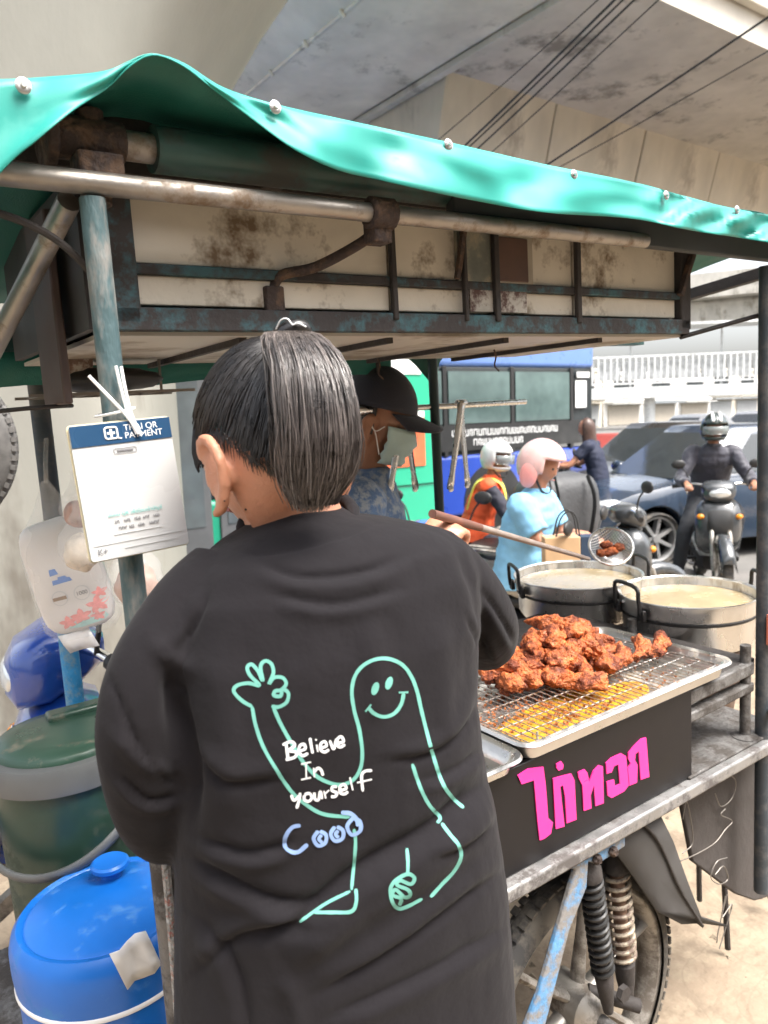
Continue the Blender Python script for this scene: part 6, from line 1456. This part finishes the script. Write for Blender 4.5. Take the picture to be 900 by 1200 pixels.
# ------------------------------------------------------------------ cars, buses, far street
def car(label, M, pm, L=4.25, W=1.70, Hh=1.47, group='cars in the traffic'):
    o = thing('car', label, 'car', M, group); r = .295; fx, rx = L * .30, -L * .295; hw = W / 2
    def zb(x):
        z = .20
        for c in (fx, rx):
            d = abs(x - c)
            if d < r + .07: z = max(z, r + math.sqrt(max(0, (r + .07) ** 2 - d * d)) - .01)
        return z
    def zt(x): return interp([(-L / 2, .80), (-L * .47, .92), (-L * .36, .97), (-L * .1, .93), (L * .16, .93), (L * .22, .91), (L * .36, .82), (L * .45, .70), (L / 2, .56)], x)
    def wx(x): return hw * interp([(-L / 2, .80), (-L * .46, .93), (-L * .3, .99), (0, 1), (L * .3, .99), (L * .42, .93), (L * .475, .82), (L / 2, .62)], x)
    xs_ = sorted(set([-L / 2 + L * k / 90 for k in range(91)]))
    rows = []
    for x in xs_:
        b, t, wd = zb(x), zt(x), wx(x)
        if x > L * .47: b = max(b, .26)
        half = [(0, b), (wd * .80, b), (wd * .975, b + .03 if b < .3 else b), (wd, min(t - .12, max(b + .02, .50))), (wd * .985, t - .10), (wd * .93, t - .02), (wd * .6, t + .012), (0, t + .025)]
        rows.append([(x, y, z) for y, z in half] + [(x, -y, z) for y, z in half[-2:0:-1]])
    mb = MB(); shell(mb, rows); mb.build('body', pm, o, smooth=45)
    # greenhouse: pillars and roof shell, with panes set in
    bx = [L * .20, L * .05, -L * .20, -L * .36]; tx = [L * .03, -L * .02, -L * .16, -L * .26]
    zb_, zr = .92, Hh; y0, y1 = hw * .90, hw * .68
    def side(x, z):  # half width at height
        t = (z - zb_) / (zr - zb_); return lerp(y0, y1, t)
    ns = 14; rows = []
    for k in range(ns + 1):
        t = k / ns; xf = lerp(L * .225, L * .045, t); xr = lerp(-L * .385, -L * .245, t); z = lerp(zb_ - .02, zr - .02, t) ; yy = side(0, z)
        rows.append([(xf, -yy * .80, z), (xf, yy * .80, z), (xf - .13, yy, z), (lerp(xf, xr, .5), yy * 1.01, z), (xr + .12, yy, z), (xr, yy * .8, z), (xr, -yy * .8, z), (xr + .12, -yy, z), (lerp(xf, xr, .5), -yy * 1.01, z), (xf - .13, -yy, z)])
    top = rows[-1]; rows.append([(x * .93 - .01, y * .9, zr + .018) for x, y, z in top]); rows.append([(x * .5 - .06, y * .4, zr + .035) for x, y, z in top])
    mb = MB(); mb.grid(rows, closed=True); n = 10; mb.f.append(tuple(len(mb.v) - n + k for k in range(n))); mb.build('roof', pm, o, smooth=50)
    def pane(name, q):
        mb = MB(); mb.add(q, [tuple(range(len(q)))]); mb.build(name, M_glass, o, smooth=0, solid=.006)
    def fr(t): return lerp(L * .225, L * .045, t) + .008
    def rr_(t): return lerp(-L * .385, -L * .245, t) - .008
    def zz(t): return lerp(zb_ - .02, zr - .02, t)
    pane('windscreen', [(fr(.05), -side(0, zz(.05)) * .80, zz(.05)), (fr(.05), side(0, zz(.05)) * .80, zz(.05)), (fr(.93), side(0, zz(.93)) * .78, zz(.93)), (fr(.93), -side(0, zz(.93)) * .78, zz(.93))])
    pane('rear_window', [(rr_(.1), -side(0, zz(.1)) * .78, zz(.1)), (rr_(.9), -side(0, zz(.9)) * .76, zz(.9)), (rr_(.9), side(0, zz(.9)) * .76, zz(.9)), (rr_(.1), side(0, zz(.1)) * .78, zz(.1))])
    for s in (-1, 1):
        for a0, a1, b0, b1 in ((.27, .50, .34, .50), (.53, .80, .53, .74)):
            q = []
            for f_, t in ((a0, .12), (a1, .12), (b1, .88), (b0, .88)):
                xf, xr = fr(t) - .008, rr_(t) + .008; q.append((lerp(xf, xr, f_ - .04), s * (side(0, zz(t)) * 1.012 + .004), zz(t)))
            pane('side_window', q)
        mb = MB(); mb.sphere((L * .435, s * hw * .74, .64), (.24, .13, .10), 20, 14, T(L * .435, s * hw * .74, .64) @ RZ(s * RAD(-28)) @ RY(RAD(14)) @ T(-L * .435, -s * hw * .74, -.64)); mb.build('headlight', M_lens, o, smooth=180)
        mb = MB(); mb.sphere((-L * .455, s * hw * .78, .78), (.10, .12, .09), 16, 10); mb.build('tail_light', M_red, o, smooth=180)
        mb = MB(); mb.sphere((L * .145, s * (hw + .07), .98), (.06, .11, .075), 16, 10); mb.build('door_mirror', pm, o, smooth=180)
        for x in (L * .03, -L * .18):
            mb = MB(); mb.box((x - .28, s * (hw * 1.0 + .004), .80), (.16, .02, .03)); mb.build('door_handle', pm, o, bevel=.006)
        for x in (L * .165, -L * .045, -L * .235):
            mb = MB(); mb.box((x, s * (hw - .004), .58), (.008, .016, .56)); mb.build('door_seam', M_blkpl, o)
    rimc = mat('wheel_cover', (.50, .50, .50), rough=.35, metal=.6)
    for x in (fx, rx):
        for s in (-1, 1): wheel_part(o, T(x, s * (hw - .10), r) @ RX(RAD(90)), r, .095, 7, rimc)
    mb = MB(); mb.box((L * .468, 0, .40), (.10, W * .5, .16)); mb.build('grille', M_blkpl, o, bevel=.02)
    mb = MB(); mb.box((L * .50 + .012, 0, .42), (.012, .34, .11)); mb.build('number_plate', M_white, o)
    mb = MB(); mb.box((0, 0, .24), (L * .9, W * .8, .10)); mb.build('underbody', M_blkpl, o)
    return o
GI = G.inverted()
def along(u, v, turn=0): return G @ T(u, v, ROADZ) @ RZ(RAD(180 + turn))
cw = GI @ gp(764, 660)
car('dark blue-grey sedan with bright headlight beside the scooter rider', headM(gp(766, 662), 253) @ T(-1.275, -.75, 0), paint('blue_grey_paint', (.022, .038, .065), .25))
car('dark grey sedan behind the blue-grey one, left of it', headM(Vector((atY(772, 540, 12.2).x, 12.2, ROADZ)), 240), paint('charcoal_paint', (.03, .029, .028), .3))
tx = car('yellow and green taxi far right behind the sedans', along(cw.x + 10.5, cw.y + 3.4), paint('taxi_yellow', (.70, .42, .02), .3))
car('white car far behind the dark sedan', along(19.5, 12.6), paint('white_car', (.70, .70, .70), .3)); car('small white and red car far off by the footbridge stairs', along(24.5, 13.5), paint('white_car2', (.66, .65, .65), .3))
mb = MB(); mb.box((-.1, 0, Hh_ if False else 1.56), (.22, .55, .12)); mb.build('roof_sign', M_amber, tx, bevel=.03)

def bus(label, u0, v, L, Hh, bodym, upper, parts, W=2.45):
    """bus with its kerb-side face at v, its tail at u0, reaching L metres ahead (toward smaller u)"""
    o = thing('bus', label, 'bus', G @ T(u0, v, ROADZ) @ RZ(RAD(180)), 'buses in the traffic')   # local x ahead, local y toward the camera; near face y=0
    mb = MB(); mb.box((L / 2, -W / 2, .30 + (1.16 - .30) / 2), (L, W, .86)); mb.build('lower_body', bodym, o, bevel=.05, bseg=3)
    mb = MB(); mb.box((L / 2, -W / 2, (2.38 + Hh) / 2), (L, W, Hh - 2.38)); mb.build('upper_body', upper, o, bevel=.07, bseg=3)
    mb = MB(); mb.box((L / 2, -W / 2, 1.77), (L - .06, W - .05, 1.24)); mb.build('window_band', M_glass, o, bevel=.02)
    parts(o)
    for x in (L * .22, L - 2.0 if L > 6 else L * .8):
        for y in (-.12, -W + .12): wheel_part(o, T(x, y, .46) @ RX(RAD(90)), .46, .13, 8)
        mb = MB(); mb.lathe([(.56, -.005), (.56, .012), (.5, .014)], 32, T(x, 0.0, .46) @ RX(RAD(-90))); mb.build('wheel_arch', M_blkpl, o)
    for s in (-.28, -W + .28):
        mb = MB(); mb.box((-.012, s, .75), (.03, .2, .34)); mb.build('tail_light', M_red, o, bevel=.01)
    mb = MB(); mb.box((L / 2, -W / 2, .28), (L * .96, W * .9, .12)); mb.build('chassis', M_blkpl, o)
    return o
M_busblue = paint('bus_blue', (.03, .075, .42), .3); M_busblue2 = paint('bus_light_blue', (.13, .25, .60), .3)
def blue_parts(o):
    for k in range(7):
        x = .55 + k * 1.28; mb = MB(); mb.box((x, .004, 1.77), (.07, .02, 1.24)); mb.build('window_post', M_blkpl, o, bevel=.005)
        f = MB(); f.box((x + .64, .006, 1.96), (1.16, .012, .72)); f.build('pane', mat('greenish_pane', (.10, .15, .145), rough=.05, spec=.8, var=.5, scale=1.2), o, smooth=0)
    mb = MB(); mb.box((4.5, .010, 1.40), (9, .012, .36)); mb.build('black_band', M_blkpl, o)
    lx = .28
    for line, z0, n, h_ in ((0, 1.47, 26, .10), (1, 1.33, 12, .10)):
        mb = MB(); x = lx + (.0 if line == 0 else .75)
        for k in range(n):
            w_ = rnd.uniform(.035, .06); mb.box((x + .62, .018, z0), (.016, .006, h_ * rnd.uniform(.8, 1))); mb.box((x + .62 + w_ / 2, .018, z0 + rnd.choice((-.04, .04))), (w_, .006, .018)); mb.box((x + .62 + w_, .018, z0), (.016, .006, h_ * rnd.uniform(.7, 1))); x += w_ + .035
        mb.build('lettering', M_white, o, smooth=0, kind='stuff')
    mb = MB(); mb.box((.35, .016, 1.98), (.26, .008, .42)); mb.build('white_notice', M_white, o, smooth=0)
    mb = MB(); mb.box((.30, .02, 2.28), (.30, .008, .09)); mb.build('number_board', M_white, o, smooth=0)
    for x, c in ((1.15, (.10, .45, .42)), (2.05, (.55, .20, .10)), (2.9, (.12, .42, .38))):
        s = MB(); s.box((x, -.35, 1.55), (.42, .10, .55)); s.build('seat_back', mat('bus_seat', c, rough=.7), o, bevel=.05)
    mb = MB(); mb.box((-.012, -1.2, 1.85), (.02, 1.9, .95)); mb.build('rear_window', M_glass, o, bevel=.02)
bc_ = GI @ atY(697, 500, 12.4)
bus('blue city bus with dark glass and white lettering behind the riders', bc_.x, bc_.y, 10.2, 2.95, M_busblue, M_busblue2, blue_parts)
M_busgreen = paint('bus_green', (.03, .42, .25), .35, .4)
def green_parts(o):
    mb = MB(); mb.box((.80, .008, 1.80), (1.6, .02, 1.35)); mb.build('side_panel', M_busgreen, o, bevel=.01)
    mb = MB(); mb.box((.62, .024, 2.18), (.85, .008, .20)); mb.build('white_plate', M_white, o, bevel=.003)
    mb = MB(); mb.box((.45, .024, 1.50), (.55, .008, .42)); mb.build('advert', mat('orange_advert', (.75, .16, .07), rough=.4, var=.2, scale=6), o)
    mb = MB(); mb.box((.45, .0245, 1.74), (.55, .008, .055)); mb.build('advert_band', M_white, o)
    for k, x in enumerate((1.88, 2.42, 2.96, 3.50, 4.04)):
        mb = MB(); mb.box((x, .008, 1.45), (.48, .02, 1.75)); dr = mb.build('door_leaf', mat('grey_door', (.16, .165, .17), rough=.4), o, bevel=.01)
        mb = MB(); mb.box((x, .02, 1.62), (.36, .01, 1.30)); mb.build('pane', mat('door_pane', (.13, .15, .155), rough=.06, spec=.8, var=.5, scale=2), dr)
    mb = MB(); mb.box((2.55, .028, 1.15), (.12, .02, .9)); mb.build('blue_post', M_busblue2, o, bevel=.01)
    mb = MB(); mb.box((2.3, .004, .42), (4.6, .03, .25)); mb.build('grey_skirt', mat('grey_skirt', (.14, .14, .14), rough=.6), o, bevel=.02)
gc = GI @ atY(514, 520, 6.9)
bus('green and grey minibus with white plate and orange advert behind the man in cap', gc.x, gc.y, 4.6, 2.55, M_busgreen, M_busgreen, green_parts, 1.95)
# far street: shophouses, tower, footbridge, distant viaduct, barrier, cables
def building(label, M, wd, dp, hh, col, floors, bays, shop=True):
    o = thing('building', label, 'building', M, 'buildings across the street'); wm = mat('wall_paint', col, rough=.85, var=.15, scale=.6, dirt=(col[0] * .6, col[1] * .58, col[2] * .55), damt=.3, dscale=.5, bump=.1)
    mb = MB(); mb.box((0, dp / 2, hh / 2), (wd, dp, hh)); mb.build('wall', wm, o)
    mb = MB(); mb.box((0, dp / 2, hh + .15), (wd + .3, dp + .3, .3)); mb.build('roof', wm, o)
    fh = hh / floors; bw = wd / bays
    wme = MB(); wme.box((0, 0, 0), (bw * .62, .10, fh * .52)); wme = wme.mesh('window'); pme = MB(); pme.box((0, 0, 0), (bw * .52, .06, fh * .44)); pme = pme.mesh('pane')
    fm = mat('window_frame', (.45, .44, .42), rough=.6)
    for f in range(floors):
        for b in range(bays):
            if f == 0 and shop: continue
            wn = link('window', wme, fm, o, M=T(-wd / 2 + bw * (b + .5), -.03, fh * (f + .55)), smooth=0); link('pane', pme, M_glass, wn, M=T(0, -.04, 0), smooth=0)
        if f: 
            mb = MB(); mb.box((0, -.10, fh * f), (wd, .3, .18)); mb.build('ledge', wm, o)
    if shop:
        for b in range(bays):
            mb = MB(); mb.box((-wd / 2 + bw * (b + .5), -.04, fh * .42), (bw * .8, .12, fh * .75)); mb.build('shutter', mat('shutter', rnd.choice([(.35, .36, .36), (.22, .24, .26), (.4, .36, .3)]), rough=.6), o)
            mb = MB(); mb.box((-wd / 2 + bw * (b + .5), -.55, fh * .88), (bw * .94, 1.0, .10)); mb.build('canopy', mat('shop_canopy', rnd.choice([(.45, .42, .36), (.30, .33, .36), (.5, .3, .12), (.55, .55, .53)]), rough=.6), o)
    return o
specs = [('beige shophouse far right beyond the footbridge', 44, 9, 9.5, (.66, .60, .5), 3, 3), ('pale grey shophouse behind the white cars', 34, 10, 8.5, (.72, .71, .68), 3, 3), ('cream shophouse behind the blue bus tail', 24.5, 8, 9, (.68, .63, .53), 3, 3), ('white shophouse behind the blue bus', 15, 9.5, 9, (.62, .61, .58), 3, 4),
         ('grey concrete block behind the green minibus', 4, 11, 10, (.6, .59, .57), 3, 4), ('white shophouse seen left of the vendor', -8, 12, 9, (.62, .61, .59), 3, 4), ('tan building at the far right edge', 58, 14, 8, (.62, .56, .46), 2, 4)]
for lb_, u, wd, hh, c, f, b in specs:
    building(lb_, G @ T(u * 1.9 + 8, 50 + (abs(u) % 3), ROADZ), wd * 1.9, 8, hh * .62, c, 2, b)
building('added plain grey shophouse front behind the viewer, unseen, blocking sky light', G @ T(0, -7.5, 0) @ RZ(RAD(180)), 26, 6, 5.6, (.46, .43, .38), 2, 6)  # unseen front, added to cut sky fill so the shirt folds shade more
# footbridge
M_fb = mat('footbridge_paint', (.70, .71, .70), rough=.6, var=.15, scale=1, dirt=(.34, .33, .31), damt=.3)
fb = thing('footbridge', 'pale steel footbridge with railings crossing the far street', 'footbridge', T(14, 52, 0) @ RZ(RAD(-4)))
zf = 2.55
mb = MB(); mb.box((6, 0, zf), (44, 2.2, .75)); mb.build('girder', M_fb, fb, bevel=.05)
mb = MB(); mb.box((6, -1.12, zf + 2.35), (44, .09, .10)); mb.build('top_rail', M_fb, fb)
mb = MB(); mb.box((6, -1.12, zf + .62), (44, .09, .10)); mb.build('bottom_rail', M_fb, fb)
bal = MB(); bal.box((0, 0, 0), (.09, .06, 1.7)); bal = bal.mesh('baluster')
for k in range(110): link('baluster', bal, M_fb, fb, M=T(-16 + .4 * k, -1.12, zf + 1.48), smooth=0)
pn = MB(); pn.box((0, 0, 0), (1.5, .03, 1.2)); pn = pn.mesh('rail_panel'); M_pn = mat('bridge_banner', (.46, .47, .47), rough=.6, var=.5, scale=2)
for k in range(26): link('rail_panel', pn, M_pn, fb, M=T(-15.5 + 1.66 * k, -.95, zf + 1.45), smooth=0)
for x in (-8, 4, 16):
    mb = MB(); mb.lathe([(.35, -zf - .2), (.35, .0)], 20, T(x, 0, zf - .3)); mb.build('column', M_fb, fb)
mb = MB(); mb.box((6, 0, zf + 4.3), (44, 2.8, .14)); mb.build('roof', M_fb, fb)
for k in range(8):
    mb = MB(); mb.box((-15 + 6 * k, 1.1, zf + 2.3), (.1, .1, 4.0)); mb.build('roof_post', M_fb, fb)
st_ = thing('stairs', 'white steel stair frame rising to the footbridge', 'stairs', T(10.6, 44, ROADZ) @ RZ(RAD(-12)))
for k in range(14):
    mb = MB(); mb.box((0, k * .3, .2 + k * .2), (1.8, .32, .05)); mb.build('tread', M_fb, st_)
for x in (-.95, .95):
    mb = MB(); mb.bar((x, 0, .1), (x, 4.2, 2.9), .08, .3); mb.build('stringer', M_fb, st_)
    for k in range(5):
        mb = MB(); mb.box((x, k * .95, 1.0 + k * .63), (.06, .06, 1.1)); mb.build('stair_post', M_fb, st_)
    mb = MB(); mb.bar((x, 0, 1.2), (x, 4.2, 4.0), .06, .06); mb.build('handrail', M_fb, st_)
# distant elevated viaduct
dv = thing('distant_viaduct', 'pale elevated railway viaduct far off above the footbridge', 'viaduct', T(24, 66, 0) @ RZ(RAD(-26)))
M_dv = concrete('distant_concrete', (.55, .52, .46)); 
mb = MB(); mb.box((0, 0, 10.3), (90, 7, .7)); mb.build('deck', M_dv, dv); mb = MB(); mb.box((0, 0, 9.0), (90, 3.6, 1.9)); mb.build('girder', M_dv, dv, bevel=.3)
mb = MB(); mb.box((0, -3.4, 11.2), (90, .2, 1.2)); mb.build('parapet', M_dv, dv)
for x in (-30, -8, 14, 36):
    mb = MB(); mb.lathe([(1.0, -.2), (1.0, 6), (1.6, 7.4), (2.6, 8.1)], 28, T(x, 0, 0)); mb.build('pier', M_dv, dv, smooth=180)
# red-white barrier, traffic cone, utility pole
def cone(label, p):
    o = thing('traffic_cone', label, 'traffic cone', T(p)); mb = MB(); mb.box((0, 0, .02), (.38, .38, .04)); mb.build('base', M_blkpl, o, bevel=.01)
    mb = MB(); mb.lathe([(.15, .04), (.03, .75), (.025, .76)], 24); mb.build('body', mat('cone_orange', (.75, .13, .04), rough=.5), o)
    mb = MB(); mb.lathe([(.108, .30), (.078, .46)], 24, cap0=False, cap1=False); mb.build('band', M_white, o, solid=.006)
bq = atY(706, 497, 15.5)
ba = thing('barrier', 'red and white water filled barrier by the bus tail', 'barrier', T(bq.x, bq.y, ROADZ))
for k in range(3):
    mb = MB(); mb.add([(x, y, z) for z, hwid, hd_ in ((0, .5, .28), (.35, .5, .22), (1.25, .46, .10)) for x, y in ((-hwid, -hd_), (hwid, -hd_), (hwid, hd_), (-hwid, hd_))], [(3, 2, 1, 0), (8, 9, 10, 11)] + [(a + i, a + (i + 1) % 4, a + 4 + (i + 1) % 4, a + 4 + i) for a in (0, 4) for i in range(4)], T(k * 1.04, k * .3, 0)); mb.build('block', mat('barrier_red', (.62, .10, .08), rough=.5) if k % 2 == 0 else M_white, ba, bevel=.03)
for i, (a, b) in enumerate((((512, 185), (678, 25)), ((518, 185), (690, 22)), ((525, 190), (705, 20)), ((545, 190), (730, 22)), ((600, 205), (905, 0)), ((480, 175), (640, 38)), ((620, 200), (925, 30)))):
    p0 = atZ(a[0], a[1], 5.0); p1 = atZ(b[0], b[1], 5.6); d_ = p1 - p0; q0 = p0 - d_ * 2.0; q1 = p1 + d_ * 1.2; mid = [q0.lerp(q1, k / 12) + Vector((0, 0, -.18 * math.sin(math.pi * k / 12))) for k in range(13)]
    mb = MB(); mb.tube(mid, (.013, .010, .011, .007, .013, .006, .007)[i], 8); c = mb.build('aerial_cable', M_blkpl)
    tag(c, ['thick leftmost aerial cable of the bundle below the viaduct', 'second aerial cable of the bundle below the viaduct', 'third aerial cable of the bundle below the viaduct', 'thin aerial cable just right of the bundle', 'long dark aerial cable running to the upper right corner', 'thin aerial cable left of the bundle', 'rightmost thin aerial cable near the upper right corner'][i], 'cable', 'aerial cables under the viaduct')
# tyre hanging at the left edge, dusty box on a wire shelf
ty = atY(-104, 525, 1.75); to = thing('hanging_tyre', 'worn treaded tyre hanging at the left edge beside the cart', 'tyre', T(ty) @ RZ(RAD(25)) @ RX(RAD(90)))
mb = MB(); pr = []
for k in range(13):
    a = math.pi * k / 12; pr.append((.17 + .05 * math.sin(a), -math.cos(a) * .05))
mb.lathe(pr, 60, cap0=False, cap1=False)
for k in range(60):
    for z in (-.03, -.01, .01, .03):
        a = 2 * math.pi * (k + (.5 if z > 0 else 0)) / 60; mb.box((.218 - abs(z) * .25, 0, z), (.010, .012, .014), RZ(a))
mb.build('tread', mat('grey_rubber', (.14, .135, .13), rough=.7, var=.3, scale=30), to)
bxp = onL(80, 412, 1, .52)
bx_ = thing('dusty_carton', 'tattered brown carton wedged under the awning at the left end', 'carton', CM @ T(bxp))
mb = MB(); mb.box((0, 0, 0), (.06, .10, .11), RY(.12)); mb.build('carton', mat('tattered_card', (.20, .13, .10), rough=.85, var=.5, scale=30, dirt=(.45, .42, .38), damt=.5, dscale=35), bx_, bevel=.004)
sh = thing('wire_shelf', 'small wire shelf under the roof cabinet behind the front left post', 'shelf', CM @ T(onL(125, 462, 1, .50)))
for k in range(7):
    mb = MB(); mb.bar((-.12 + .04 * k, -.06, 0), (-.12 + .04 * k, .06, 0), .003, .003); mb.build('shelf_wire', M_wire, sh)
for y in (-.06, .06):
    mb = MB(); mb.bar((-.14, y, 0), (.14, y, 0), .005, .005); mb.build('shelf_edge', M_wire, sh)
for x in (-.10, .10):
    mb = MB(); mb.bar((x, 0, 0), (x, 0, .14), .004, .004, up=(1, 0, 0)); mb.build('hanger', M_wire, sh)
mb = MB(); mb.sphere((0, 0, .025), (.10, .05, .022), 24, 14, None, lambda d: 1 + .15 * noise.noise(d * 3)); mb.build('dark_bundle', M_blkpl, sh, smooth=180)
